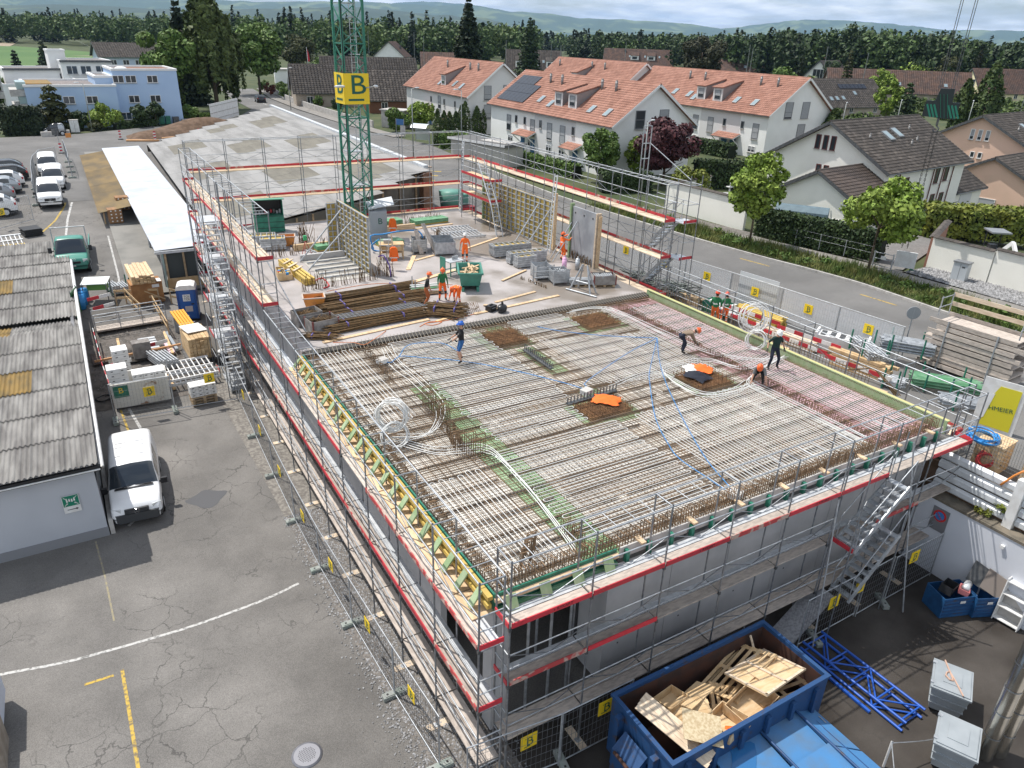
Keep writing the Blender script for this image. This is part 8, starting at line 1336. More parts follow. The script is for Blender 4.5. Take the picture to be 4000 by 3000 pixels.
# ---------------------------------------------------------------- vehicles
def catmull(xs,ys,x):
    xs=np.array(xs,float);ys=np.array(ys,float);m_=np.gradient(ys,xs);i=np.clip(np.searchsorted(xs,x)-1,0,len(xs)-2);h=xs[i+1]-xs[i];t=(x-xs[i])/h
    return(2*t**3-3*t**2+1)*ys[i]+(t**3-2*t**2+t)*h*m_[i]+(-2*t**3+3*t**2)*ys[i+1]+(t**3-t**2)*h*m_[i+1]
class Car:
    # front looks along local -y; profile: list of (y from front, top z, belt z, half width)
    def __init__(s,label,loc,rz,prof,W_,paint,cat='car',name='parked_car',group=None,sill=.28,tuck=.14,wheel=(.32,.85,.85),glass_m=None,windows=(),low=black,plate=True):
        s.p=np.array(prof,float);s.W=W_/2;s.sill=sill;s.tuck=tuck;s.root=empty(name,loc,rz,label,cat,group);L=s.p[-1,0];s.L=L
        s.body=s.patch('body',paint,0,L,0,1,44,15,0);s.patch('lower_trim',low,0,L,0,.13,44,3,.006)
        g=G();hw=s.W*.9;g.box(-hw,hw,.15,L-.15,sill-.08,sill+.05);g.build('underbody',black,s.root)
        r,fo,ro=wheel
        for y in(fo,L-ro):
            for sx in(-1,1):
                w_=bpy.data.objects.new('wheel',None);link(w_,s.root);w_.location=(sx*(s.W-.1),y,r);g=G();g.tube((-.115,0,0),(.115,0,0),r,20);g.build('tyre',rubber,w_,True);g=G();g.tube((sx*.1,0,0),(sx*.125,0,0),r*.66,16);g.build('rim',alu,w_);g=G();g.tube((sx*.0,0,.0),(sx*.108,0,.0),r*1.16,20);g.build('wheel_arch',black,w_)
        for(nm,y0,y1,v0,v1)in windows:s.patch(nm,glass_m or glass,y0,y1,v0,v1,10,8,.008)
        if plate:PB('number_plate',s.root,(0,-.015,sill+.25),(.4,.02,.1),WP)
    def pt(s,y,v,off=0.):
        top=catmull(s.p[:,0],s.p[:,1],y);belt=catmull(s.p[:,0],s.p[:,2],y);hw=catmull(s.p[:,0],s.p[:,3],y)*s.W;belt=np.minimum(belt,top-.02);rw=hw-s.tuck*np.clip((top-belt)/.7,0,1)
        vv=[0,.1,.2,.45,.55,.72,.84,1.];X=np.stack([hw*.93,hw*.985,hw,hw,hw*.985,rw,rw*.82,0*rw],-1);Z=np.stack([s.sill+0*top,s.sill+.1+0*top,s.sill+.25+0*top,belt-.04,belt,top-.09*np.clip((top-belt)/.5,.15,1),top-.012,top+.02],-1)
        v=np.broadcast_to(v,np.shape(y));out=np.empty(np.shape(y)+(3,));vvA=np.array(vv);i=np.clip(np.searchsorted(vvA,v)-1,0,6);t=(v-vvA[i])/(vvA[i+1]-vvA[i]);tk=lambda A:np.take_along_axis(A,i[...,None],-1)[...,0]*(1-t)+np.take_along_axis(A,(i+1)[...,None],-1)[...,0]*t
        out[...,0]=tk(X);out[...,1]=y;out[...,2]=tk(Z);return out
    def patch(s,name,m_,y0,y1,v0,v1,ny,nv,off,sides=2,z0=None):
        Y,Vv=np.meshgrid(np.linspace(y0,y1,ny),np.linspace(v0,v1,nv),indexing='ij');P=s.pt(Y,Vv);Vs=[];F=[];full=v1>=.999
        du=s.pt(np.clip(Y+.02,0,s.L),Vv)-s.pt(np.clip(Y-.02,0,s.L),Vv);dv=s.pt(Y,np.clip(Vv+.02,0,1))-s.pt(Y,np.clip(Vv-.02,0,1));nr=np.cross(dv,du);nr/=np.linalg.norm(nr,axis=-1,keepdims=True)+1e-9;flip=(nr[...,0:1]*1+nr[...,2:3]*1.2<0);nr=np.where(flip,-nr,nr)
        if full:nr[:,-1,0]=0
        P=P+nr*off;base=0;obs=[]
        A=P.reshape(-1,3);B=A*[-1,1,1];idx=np.arange(ny*nv).reshape(ny,nv);f=np.stack([idx[:-1,:-1],idx[:-1,1:],idx[1:,1:],idx[1:,:-1]],-1).reshape(-1,4);V=np.concatenate([A,B]);F=np.concatenate([f,f[:,::-1]+ny*nv])
        if off==0:  # close the ends
            extra=[]
            for r_ in(0,ny-1):ring=list(idx[r_])+[int(k)+ny*nv for k in idx[r_][::-1]];extra.append(tuple(int(k)for k in ring))
            me=bpy.data.meshes.new(name);me.from_pydata(V.tolist(),[],[tuple(map(int,q))for q in F]+extra);me.materials.append(m_)
        else:me=npmesh(name,V,F,m_)
        bm=bmesh.new();bm.from_mesh(me);bmesh.ops.remove_doubles(bm,verts=bm.verts,dist=.0005);bmesh.ops.recalc_face_normals(bm,faces=bm.faces[:]);[setattr(q,'smooth',True)for q in bm.faces];bm.to_mesh(me);bm.free();return obj(name,me,s.root)
    def add(s,nm,x,y,z,sz,m_,both=True,rz=0.):
        for sx in((-1,1)if both else(1,)):PB(nm,s.root,(sx*x,y,z),sz,m_,rz=sx*rz)
white_c=mat('car_white',(.8,.8,.8),.25,0,sp=.6);headl=mat('headlight',(.7,.72,.72),.12,.2);tail=mat('tail_light',(.45,.02,.02),.25)
VAN=[(0,.62,.5,.86),(.08,.82,.6,.93),(.3,1.0,.72,.97),(.75,1.1,.9,.985),(1.12,1.2,1.0,1),(1.5,1.56,1.05,1),(1.85,1.84,1.08,1),(2.25,1.92,1.1,1),(3.5,1.93,1.1,1),(4.6,1.9,1.1,.99),(4.8,1.82,1.1,.97),(4.88,1.55,1.05,.94)]
v=Car('white delivery van parked beside the grey shed',(-.3,27.75,gz(28.3)+.02),R_(-4),VAN,1.9,white_c,'van','delivery_van',sill=.3,windows=(('windscreen',1.16,1.86,.74,1),('side_window',1.6,2.35,.575,.715),('side_window',2.5,3.4,.575,.715)),wheel=(.34,.9,.95))
v.patch('bumper',mat('bumper_grey',(.045,.047,.05),.6),0,.34,0,.42,8,8,.012);g=G();g.prism([(-.8,.05,.3),(-.72,-.06,.3),(.72,-.06,.3),(.8,.05,.3),(.86,.3,.3),(-.86,.3,.3)],(0,0,.36));g.build('front_bumper',mat('bumper_grey',(.045,.047,.05),.6),v.root);v.add('headlight',.7,.2,.79,(.34,.2,.17),headl,rz=.35);PB('grille',v.root,(0,.02,.76),(.86,.1,.18),mat('grille',(.03,.03,.032),.5));[PB('grille_bar',v.root,(0,-.035,.71+k*.045),(.84,.02,.015),steel_d)for k in range(3)]
g=G();g.path([(.1*math.cos(a),-.05,.76+.1*math.sin(a))for a in np.linspace(0,6.283,21)],.013,5,caps=False);[g.bar((0,-.05,.76),(.09*math.cos(a),-.05,.76+.09*math.sin(a)),.022,.022)for a in(math.pi/2,math.pi/2+2.094,math.pi/2+4.189)];g.build('star_emblem',mat('chrome',(.7,.7,.72),.15,1),v.root);v.add('wing_mirror',1.1,1.32,1.12,(.26,.12,.24),black);v.add('mirror_arm',.96,1.35,1.06,(.12,.06,.06),black);[PB('roof_rib',v.root,(0,2.45+k*.38,1.955),(1.1,.03,.012),mat('rib_white',(.7,.7,.7),.3))for k in range(5)];PB('wiper',v.root,(-.3,1.13,1.235),(.75,.03,.02),black,rz=.12);PB('wiper',v.root,(.35,1.13,1.235),(.6,.03,.02),black,rz=-.1);PB('cowl',v.root,(0,1.08,1.2),(1.4,.12,.02),black)
SV=[(0,.6,.48,.88),(.08,.85,.6,.94),(.4,1.0,.75,.98),(.8,1.1,.92,1),(1.2,1.45,.98,1),(1.55,1.7,1.0,1),(2.1,1.78,1.02,1),(3.8,1.78,1.02,1),(4.25,1.74,1.02,.97),(4.38,1.4,1.0,.94)]
for i,(x,y,rz,lb)in enumerate(((-1.85,71.9,0,'front white van of the queue, with open diamond grille'),(-1.5,79.6,-2,'middle white van with ladder rack in the queue'),(-1.8,87.5,0,'rearmost white van of the queue'))):
    z=gz(y+2);v=Car(lb,(x,y,z),R_(rz),SV,1.8,white_c,'van','small_van','white vans queued along the fence',windows=(('windscreen',.88,1.58,.74,1),('side_window',1.3,2.0,.575,.715)),wheel=(.31,.8,.8));v.patch('bumper',black,0,.2,0,.36,6,6,.01);v.add('headlight',.68,.12,.74,(.34,.14,.14),headl,rz=.3);PB('grille',v.root,(0,.0,.68),(.8,.08,.2),black);v.add('wing_mirror',1.05,1.15,1.05,(.2,.1,.2),black)
    if i==0:g=G();[g.bar(a,b_,.02,.02)for a,b_ in(((0,-.05,.58),(.08,-.05,.7)),((.08,-.05,.7),(0,-.05,.82)),((0,-.05,.82),(-.08,-.05,.7)),((-.08,-.05,.7),(0,-.05,.58)))];g.build('diamond_emblem',alu,v.root)
    if i==1:[PT('roof_bar',v.root,(-.7,y_,1.86),(.7,y_,1.86),.03,alu)for y_ in(1.9,3.6)]
HB=[(0,.55,.45,.85),(.08,.72,.58,.92),(.5,.88,.74,.97),(1.0,.96,.86,1),(1.35,1.15,.92,1),(1.85,1.4,.95,.99),(2.6,1.47,.96,.99),(3.4,1.42,.95,.97),(3.9,1.15,.92,.95),(4.1,.95,.85,.92),(4.2,.7,.6,.88)]
cw=(('windscreen',1.08,1.8,.74,1),('side_window',1.35,3.4,.575,.715),('rear_window',3.5,3.88,.74,1))
CC={'white':white_c,'black':mat('car_black',(.012,.012,.014),.2,sp=.6),'silver':mat('car_silver',(.42,.44,.46),.25,.5),'dark':mat('car_dark',(.03,.035,.045),.2,sp=.6),'grey':mat('car_grey',(.3,.31,.33),.3,.4)}
for i,(x,y,c_,lb)in enumerate(((-4.4,71.6,'white','large white estate car nearest to the fence storage'),(-4.6,76.4,'grey','grey hatchback behind the white estate car'),(-4.2,79.8,'silver','silver car fourth in the parked row'),(-4.0,83.0,'white','white hatchback in the middle of the parked row'),(-3.7,86.6,'black','black saloon second from the far end of the parked row'),(-4.1,90.2,'dark','dark estate at the far end of the parked row'))):
    v=Car(lb,(x,y,gz(y)),R_(90+4),[(a*1.05,b_*(1.1 if i==0 else 1),c*(1.1 if i==0 else 1),d)for a,b_,c,d in HB],1.8,CC[c_],'car','parked_car','cars parked behind the fence',windows=[(n_,a*1.05,b_*1.05,c,d)for n_,a,b_,c,d in cw]);v.add('tail_light',.74,4.28,.85*(1.1 if i==0 else 1),(.2,.16,.18),tail);v.root.location.x+=0
    v.root.location.x-=4.2;v.root.rotation_euler.z=R_(-88)
v=Car('black car driving away on the uphill street',(36.9,165.6,-1.49),R_(174),HB,1.8,CC['black'],'car','road_car',windows=cw);v.root.rotation_euler.z=R_(176);v.add('tail_light',.7,4.18,.85,(.22,.08,.12),tail);v.root.location=(37.2,169,-1.49)
SM=[(0,.6,.5,.9),(.1,.85,.62,.96),(.4,1.0,.8,1),(.8,1.3,.92,1),(1.15,1.5,.95,1),(1.9,1.53,.96,.99),(2.4,1.4,.95,.96),(2.6,.95,.85,.92)]
v=Car('tiny two seater car, silver and black, in front of the thuja hedge',(-4.7,121.6,-1.5),R_(95),SM,1.55,CC['black'],'car','two_seater',windows=(('windscreen',.45,1.1,.74,1),('side_window',.85,1.75,.575,.715)),wheel=(.3,.45,.4));v.patch('silver_frame',CC['silver'],1.8,2.5,.15,.95,8,10,.01);v.patch('silver_front',white_c,.05,.5,.2,.5,6,6,.01);v.root.location=(-2.0,121.4,-1.5);v.root.rotation_euler.z=R_(268)
Car('silver estate car parked between garden hedges in the village',(119,65,-2.2),R_(-70),HB,1.8,CC['silver'],'car','village_car',windows=cw)
for i,(x,y,c_)in enumerate(((-8.2,121.5,'white'),(-8.9,117.5,'silver'),(-9.4,126,'white'))):Car((('white car cut by the photo edge beside the thuja hedge','silver car cut by the photo edge near the street','white van like car behind the others at the photo edge'))[i],(x,y,-1.5),R_(95),HB,1.8,CC[c_],'car','edge_car',windows=cw)
Car('dark car parked beside the balconies of the blue flats',(-5.4,150,-1.5),R_(100),HB,1.8,CC['black'],'car','flats_car',windows=cw)
for i in range(2):Car(('dark car at the photo edge below the beige building','second dark car at the photo edge below the beige building')[i],(-9.5+i*2,176+i*3,-1.5),R_(100),HB,1.8,CC['dark'],'car','edge_car',windows=cw)
tgm=mat('truck_green',(.06,.26,.2),.35,0,(.05,.22,.17),1)
TR=[(0,.75,.6,.88),(.1,.98,.8,.94),(.45,1.15,.95,.98),(.8,1.28,1.1,1),(1.2,1.8,1.25,1),(1.5,2.12,1.28,1),(1.9,2.2,1.3,1),(2.3,2.2,1.3,.99)]
v=Car('green flatbed truck partly hidden behind the corrugated shed',(-1.05,56.3,gz(56.3)),R_(-3),TR,2.0,tgm,'truck','flatbed_truck',sill=.4,windows=(('windscreen',.84,1.5,.74,1),('side_window',1.2,2.0,.575,.715)),wheel=(.36,.75,.3));v.patch('bumper',black,0,.25,0,.34,6,6,.015);v.add('headlight',.78,.16,.95,(.3,.16,.18),headl,rz=.3);PB('grille',v.root,(0,.01,.86),(1.0,.06,.14),black);text('lettering',v.root,'IVECO',.17,WP,(0,.06,1.06),(1,0,0),(0,.35,1));v.add('wing_mirror',1.2,1.05,1.55,(.22,.12,.36),black);v.add('mirror_arm',1.05,1.1,1.5,(.16,.04,.05),black);PB('flat_bed',v.root,(0,4.1,.95),(2.1,3.6,.14),steel_d);[PT('rack_post',v.root,(sx*1.02,2.45,.95),(sx*1.02,2.45,2.75),.035,SL)for sx in(-1,1)];PT('rack_bar',v.root,(-1.05,2.45,2.75),(1.05,2.45,2.75),.035,SL);PB('bed_side',v.root,(1.05,4.1,1.2),(.05,3.6,.4),tgm);PB('bed_side',v.root,(-1.05,4.1,1.2),(.05,3.6,.4),tgm)
# mini excavator behind the white wall
ex=empty('mini_excavator',(55.8,26.9,-1.6),R_(-40),'white mini excavator with grey canopy behind the garden wall','excavator');PB('body',ex,(0,0,.95),(1.2,1.4,.7),white_c);[PB('track',ex,(sx*.55,0,.25),(.3,1.9,.5),rubber)for sx in(-1,1)];[PT('canopy_post',ex,(sx*.5,.5,1.2),(sx*.5,.5,2.55),.04,black)for sx in(-1,1)];PB('canopy_roof',ex,(0,.1,2.6),(1.3,1.5,.1),zinc);PB('seat',ex,(0,.3,1.45),(.5,.5,.35),black);BR('boom',ex,(0,-.8,1.1),(.2,-2.1,2.3),.2,.3,white_c);BR('dipper',ex,(.2,-2.1,2.3),(.3,-3.3,1.2),.18,.24,white_c);g=G();g.prism([(.1,-3.2,1.2),(.1,-3.6,.9),(.1,-3.4,.5),(.1,-3.0,.8)],(.45,0,0));g.build('bucket',steel_d,ex)
# ---------------------------------------------------------------- street furniture, walls, gardens
def lamp(label,x,y,h_,ang,arm=1.0,z=-1.5):
    r=empty('street_lamp',(x,y,z),R_(ang),label,'street lamp','grey street lamps');g=G();g.tube((0,0,0),(0,0,h_),.08,8,.05);g.build('pole',mat('lamp_pole',(.3,.32,.31),.5,.4),r,True);BR('lamp_arm',r,(0,0,h_),(arm,0,h_+.12),.06,.06,SL);g=G();g.sphere((arm+.25,0,h_+.12),.38,.13,.08,10,5);g.build('lamp_head',mat('lamp_head',(.6,.62,.63),.4),r,True)
lamp('street lamp standing in front of the blue flats',3.9,124.6,6.3,180,.5);lamp('street lamp rising before the crane box and the brown roofs',37.2,87.4,7.9,15,.6);lamp('street lamp by the garden wall of the uphill street',38.6,149,7.3,20,.5);lamp('street lamp beside the thuja columns near the grey row house',44.4,88.5,7.6,170,.5);lamp('street lamp in front of the purple maple',45.2,53.2,7.4,25,.7);lamp('street lamp left of the spruce at the bend',30.9,158,7,20,.6);lamp('village street lamp below the dark solar roof',112,83,6,30,.4,-2);lamp('village street lamp left of the striped hook',122,80,6.5,30,.6,-2);lamp('village street lamp right of the striped hook',128,71.5,7,30,.4,-2);lamp('village street lamp at the photo edge below the cream house',190,95,8,30,.4,-2)
fl_=empty('flagpole',(50.7,177.5,-1.5),0,'white flagpole with a red flag above the clipped bushes','flagpole');PT('pole',fl_,(0,0,0),(0,0,10.4),.06,WP,8);g=G();g.add([(0.05,0,10.1),(.35,-.1,9.2),(.5,-.1,7.6),(.1,0,7.4)],[(0,1,2,3)]);g.build('flag',red,fl_)
for i in range(14):a=.36+i*.045;r=empty('light_mast',(240*math.sin(a)+jit(4),240*math.cos(a)+jit(8),-1.5),0,f'{ORD[i]} thin mast from the flagpole in the row before the wood','mast','thin masts before the wood');PT('pole',r,(0,0,0),(0,0,13+jit(.8)),.08,mat('mast_grey',(.2,.22,.21),.6),5)
gw1=empty('garden_wall',(0,0,0),0,'low concrete garden wall along the uphill street','wall');pp=[(43.4,118),(42.6,131),(42.4,150),(43.3,170),(46,195)]
for a,b_ in zip(pp,pp[1:]):BR('wall_segment',gw1,(*a,-1.0),(*b_,-1.0),.25,1.2,conc_l)
def white_wall(label,pts,z,h_,m_=plaster_c,tilesm=tile_d):
    r=empty('garden_wall',(pts[0][0],pts[0][1],z),0,label,'wall');o=Vector((pts[0][0],pts[0][1],0))
    for(a,b_)in zip(pts,pts[1:]):
        a=Vector((*a,0))-o;b_=Vector((*b_,0))-o;L=(b_-a).length;d=(b_-a)/L;n=Vector((-d.y,d.x,0));BR('wall_segment',r,a+Vector((0,0,h_/2)),b_+Vector((0,0,h_/2)),.25,h_,m_)
        k=int(L/.35)
        for i in range(k):
            for sg in(-1,1):o_=PB('coping_tile',r,a+d*(L*(i+.5)/k)+n*(sg*.13)+Vector((0,0,h_+.06)),(L/k*.96,.3,.04),tilesm,rot=(R_(-22*sg),0,math.atan2(d.y,d.x)))
white_wall('white garden wall with tile coping beside the utility box',[(51.1,28.6),(51.1,24.4)],-1.6,2.3);white_wall('white garden wall continuing to the edge of the photo, slightly higher',[(51.15,24.35),(51.5,12)],-1.6,2.45);white_wall('return of the white garden wall with reddish inner face by the excavator',[(51.1,28.7),(57.5,31.5)],-1.6,2.2,mat('reddish_wall',(.4,.2,.15),.9));white_wall('white roadside wall with tile coping left of the dark hedge',[(47.0,51.5),(47.2,42.2)],-1.55,2.5);white_wall('white wall returning toward the garden behind the yellow shrub',[(47.0,51.6),(54,53.5)],-1.55,2.2)
ub=empty('utility_cabinet',(49.9,25.6,-1.4),R_(8),'grey utility cabinet standing on the quarry stones','cabinet');PB('body',ub,(0,0,.6),(.6,.9,1.2),mat('cabinet_grey',(.5,.53,.55),.5));PB('cap',ub,(0,0,1.24),(.7,1.0,.08),zinc);PB('door_seam',ub,(-.302,0,.6),(.008,.02,1.1),steel_d);PB('vent',ub,(-.303,-.2,.95),(.008,.2,.1),steel_d)
ub=empty('utility_cabinet',(1.8,124.2,-1.5),0,'white utility cabinet beside the street lamp at the blue flats','cabinet');PB('body',ub,(0,0,.8),(1.1,.6,1.6),WP);PB('cap',ub,(0,0,1.63),(1.2,.7,.06),conc_l);PB('door_seam',ub,(0,-.302,.8),(.02,.008,1.5),steel_d)
gt=empty('driveway_gate',(47.45,29.6,-1.4),R_(100),'small tubular driveway gate beside the hedge','gate');[PT('gate_post',gt,(x,0,0),(x,0,1.15),.05,SL,8)for x in(-.6,.7)];[PT('gate_bar',gt,(-.6,0,z),(.7,0,z),.025,SL)for z in(.15,.65,1.05)];PB('notice',gt,(.05,.03,.75),(.35,.02,.25),WP)
wf=empty('wire_fence',(0,0,0),0,'thin wire fence posts before the dark hedge','fence');[PT('post',wf,(47.0-.0+t*1.3,39-t*9.4,-1.4),(47.0+t*1.3,39-t*9.4,-.2),.03,SL)for t in np.linspace(0,.85,5)];[PT('wire',wf,(47.0,39,z),(48.1,31,z),.008,steel)for z in(-.25,-.7)]
tr=empty('tarp_cover',(50.2,39.2,-1.5),R_(-56),'grey blue tarpaulin over a boat shaped load behind the hedge','tarp');tpm=mat('tarp_blue',(.13,.19,.22),.6,0,(.1,.15,.18),2,bump=.4,bs=5);g=G();g.prism([(-2,-.95,1.1),(-2,-.75,2.0),(-2,-.3,2.35),(-2,.3,2.35),(-2,.75,2.0),(-2,.95,1.1)],(4,0,0));g.build('cover',tpm,tr);g=G();g.prism([(2.0,-.95,.4),(2.5,-.6,.3),(2.1,0,2.2),(2.45,.6,.35),(2.0,.95,.5)],(.05,0,.05));g.build('end_flap',tpm,tr);[PB('trailer_leg',tr,(x,0,.55),(.1,1.2,1.1),steel_d)for x in(-1.3,1.3)]
pt_=empty('flower_pot',(61.3,35.9,-1.7),0,'terracotta pot with a low shrub by the house entrance','flower pot');g=G();g.cyl(0,0,0,.55,.35,14,r2=.45);g.build('pot',mat('terracotta',(.4,.16,.08),.8),pt_,True);P,D=crown_pts('bush',1.2,1.0,.4,500,rng);V,F=leaves(P,D,.16,rng);obj('plant',npmesh('plant',V,F,LF['dark']),pt_);tree('garden_shrub','dark shrub by the entrance of the cream house',63.5,35.8,-1.8,1.4,2.8,'bush','dark',900,.18,cat='shrub');tree('garden_shrub','bare twiggy shrub by the garage between cream and pink houses',70.5,37.5,-2.4,2.2,2.6,'bush','olive',500,.14,cat='shrub')
ft=empty('fountain',(53.6,50.4,-1.5),0,'white stone fountain with two basins in front of the tall hedge','fountain');g=G();g.cyl(0,0,0,.9,.12,10);g.cyl(0,0,.9,1.05,.3,16,r2=.75);g.cyl(0,0,1.05,1.6,.07,10);g.cyl(0,0,1.6,1.7,.15,14,r2=.4);g.cyl(0,0,1.7,2.1,.06,8,r2=.02);g.build('stone',WP,ft,True)
hut=empty('bus_shelter',(42.6,98.2,-1.5),R_(-50),'small bus shelter with curved translucent roof','bus shelter');g=G();g.prism([(-1.2,0,2.1),(-1.2,.35,2.4),(-1.2,1,2.55),(-1.2,1.5,2.4),(-1.2,1.5,2.46),(-1.2,1,2.62),(-1.2,.3,2.47),(-1.2,-.05,2.14)],(2.4,0,0));g.build('roof',mat('clear_roof',(.55,.6,.62),.2),hut);[PT('post',hut,(x,1.4,0),(x,1.4,2.4),.04,SL)for x in(-1.1,1.1)];PB('back_pane',hut,(0,1.42,1.2),(2.2,.02,1.6),mat('shelter_glass',(.5,.55,.55),.2,alpha=.5))
ib=empty('info_board',(42.4,104.2,-1.5),R_(-60),'blue and white info board near the bus shelter','sign');[PT('post',ib,(x,0,0),(x,0,2.8),.04,SL)for x in(-.7,.7)];PB('panel',ib,(0,0,2.3),(1.3,.04,.8),mat('info_blue',(.05,.15,.35),.5));PB('poster',ib,(.5,-.03,1.2),(.9,.02,1.3),conc_l)
wh=empty('garden_shed',(44.0,81,-1.5),R_(-74),'flat roofed garden pavilion behind the back corner scaffold','garden shed');g=G();g.box(-4.6,4.6,-1.6,1.6,0,2.3);g.build('wall',mat('pavilion_wall',(.45,.44,.4),.8),wh);g=G();g.box(-4.9,4.9,-1.9,1.9,2.3,2.6);g.build('roof',mat('pavilion_roof',(.12,.12,.12),.8),wh);PB('roof_edge',wh,(0,-1.92,2.5),(9.8,.05,.25),WP);PB('roof_slab',wh,(2,.2,2.64),(4.2,2.4,.06),conc_l)
gg=empty('garage',(61,226,-1.5),R_(-12),'white flat roofed garage behind the clipped bushes','garage');g=G();g.box(-6,6,-3,3,0,3.4);g.build('wall',plaster_w,gg);g=G();g.box(-6.3,6.3,-3.3,3.3,3.4,3.8);g.build('roof',conc_l,gg);PB('door',gg,(2,-3.02,1.3),(3,.05,2.4),blind)
gg=empty('garage',(47.5,118,-1.5),R_(-50),'grey transformer cabin beside the round shrub','cabin');g=G();g.box(-2,2,-1.5,1.5,0,2.6);g.build('wall',conc_l,gg);g=G();g.box(-2.2,2.2,-1.7,1.7,2.6,2.75);g.build('roof',conc_l,gg);PB('notice',gg,(.2,-1.52,1.6),(.6,.03,.6),WP)
hb=empty('hoarding',(24.2,135.5,-1.5),R_(60),'large white hoarding panel seen from behind at the street corner','hoarding');[PB('panel',hb,(-5.2+k*2.6,0,1.5),(2.55,.06,2.8),WP)for k in range(5)];[PB('frame_bar',hb,(0,-.05,z),(13,.06,.08),conc_l)for z in(.6,1.5,2.5)]
for i,(x,y,lb)in enumerate(((-1.6,120.1,'concrete block nearest the two seater car'),(.3,121.4,'second concrete block from the two seater car'),(17.6,131.9,'concrete block by the end of the blue flats'))):r=empty('concrete_block',(x,y,-1.49),.1,lb,'concrete block');PB('block',r,(0,0,.3),(1.5,.6,.6),conc_l);PB('lifting_slot',r,(0,0,.605),(.3,.1,.01),steel_d)
for i,(x,y,m_,s_)in enumerate(((12.3,130.8,grey_bin,(1.3,1,1.1)),(13.9,131.4,green_d,(.7,.7,1.05)),(14.8,131.6,green_d,(.7,.7,1.05)),(16,131.8,steel_d,(.8,.7,.9)))):r=empty('wheelie_bin',(x,y,-1.49),.1,('grey waste container before the dark laurels','left green wheeled bin at the blue flats','right green wheeled bin at the blue flats','dark bin right of the green bins')[i],'bin');PB('body',r,(0,0,s_[2]/2),s_,m_);PB('lid',r,(0,0,s_[2]+.04),(s_[0]+.08,s_[1]+.08,.08),m_);[PB('wheel',r,(sx*s_[0]*.4,.3,.06),(.06,.16,.14),rubber)for sx in(-1,1)]
for i,(x,y)in enumerate(((6.7,114.3),(10.7,112.4),(16.5,113.8),(-.4,103.6))):
    r=empty('beacon_post',(x,y,-1.49),.3,('red and white beacon at the tip of the soil heap','red and white beacon beside the orange pipes','red and white beacon near the hall corner','red and white beacon carrying a dark sign at the fence end')[i],'beacon');[PB('stripe',r,(0,0,.15+k*.18),(.28,.05,.17),red if k%2 else WP,rot=(0,.0,0))for k in range(6)];PB('foot',r,(0,0,.04),(.6,.3,.08),rubber)
    if i==3:PT('post',r,(0,.05,0),(0,.05,2.7),.03,SL);PB('dark_sign',r,(-.2,.03,2.4),(.7,.04,.7),steel_d);PB('orange_triangle',r,(1.2,.3,1.9),(.6,.04,.5),orange)
xs=[(-.05,99.8),(.05,96.3),(.1,92.8),(.15,89.3),(.1,85.9)]
for i in range(4):fence(f'{ORD[i]} mesh fence panel on the lane beside the white vans, far end first',(*xs[i],-1.48),(*xs[i+1],-1.48));foot(f'{ORD[i]} fence foot on the lane beside the white vans, far end first',*xs[i+1],-1.48,.2)
xs=[(-2.4,92),(-2.9,88),(-3.0,84.4),(-3.0,80.8),(-2.9,77),(-2.9,73.5)]
for i in range(5):fence(f'{ORD[i]} mesh fence panel between parked cars and white vans, far end first',(*xs[i],gz(xs[i][1])),(*xs[i+1],gz(xs[i+1][1])));foot(f'{ORD[i]} fence foot between parked cars and white vans, far end first',*xs[i+1],gz(xs[i+1][1]),.1)
fence('mesh fence panel closing the storage before the white estate car',(-6.5,66.8,gz(66.8)),(-3.2,69.4,gz(69.4)));b_sign('yellow sign on the fence before the white estate car',(-5.1,67.8,gz(68)+1.3),R_(40),.5);fence('mesh fence panel across the end of the van queue',(-2.4,92,-1.48),(-.9,93.8,-1.48))
cs=empty('cement_silo',(28.4,58.6,-1.48),0,'green skip and machinery behind the back scaffold corner','machinery');g=G();g.cyl(0,0,.2,1.6,.95,18,r2=1.1);g.build('drum',mat('drum_green',(.12,.3,.24),.5),cs,True);PB('frame',cs,(1.2,.4,.6),(1.0,.8,1.2),mat('drum_green',(.12,.3,.24),.5));PB('red_base',cs,(.5,-.4,.15),(2.8,1.2,.3),mat('base_red',(.25,.02,.03),.6))
dz=empty('parapet_block',(-4.6,19.3,-5.7),0,'pale metal clad block at the edge of the photo','parapet');g=G();g.prism([(-1.5,0,.35),(-.0,0,.35),(-.0,0,1.75),(-1.5,0,1.75)],(0,1.5,0));g.build('cladding',mat('pale_cladding',(.55,.6,.7),.5),dz);PB('base',dz,(-.6,-.7,.5),(1.3,1.2,1.0),mat('stained_concrete',(.24,.2,.16),.9,0,(.34,.3,.25),2))

# ================================================================ PEOPLE
def ik(a,b_,l1,l2,pole):
    a=Vector(a);b_=Vector(b_);d=b_-a;L=min(d.length,(l1+l2)*.995);d.normalize();b_=a+d*L;x=(l1*l1-l2*l2+L*L)/(2*L);h=math.sqrt(max(l1*l1-x*x,0));p=Vector(pole);p=(p-d*p.dot(d)).normalized();return a+d*x+p*h,b_
CLO={}
def cl(n,c,r=.85):return mat('cloth_'+n,c,r)
c_or=hivis;c_gr=cl('green',(.02,.16,.06));c_bk=cl('black',(.014,.014,.016));c_nv=cl('navy',(.012,.017,.035));c_bg=cl('beige',(.23,.17,.12));c_gy=cl('grey',(.13,.135,.14));c_bl=cl('blue_shorts',(.02,.1,.28));c_dg=cl('dark_green',(.01,.035,.03));c_ru=cl('rust',(.42,.11,.03));boot=mat('boot',(.02,.017,.015),.7);hair_m=mat('hair',(.02,.014,.01),.8);glove=cl('glove',(.05,.05,.05))
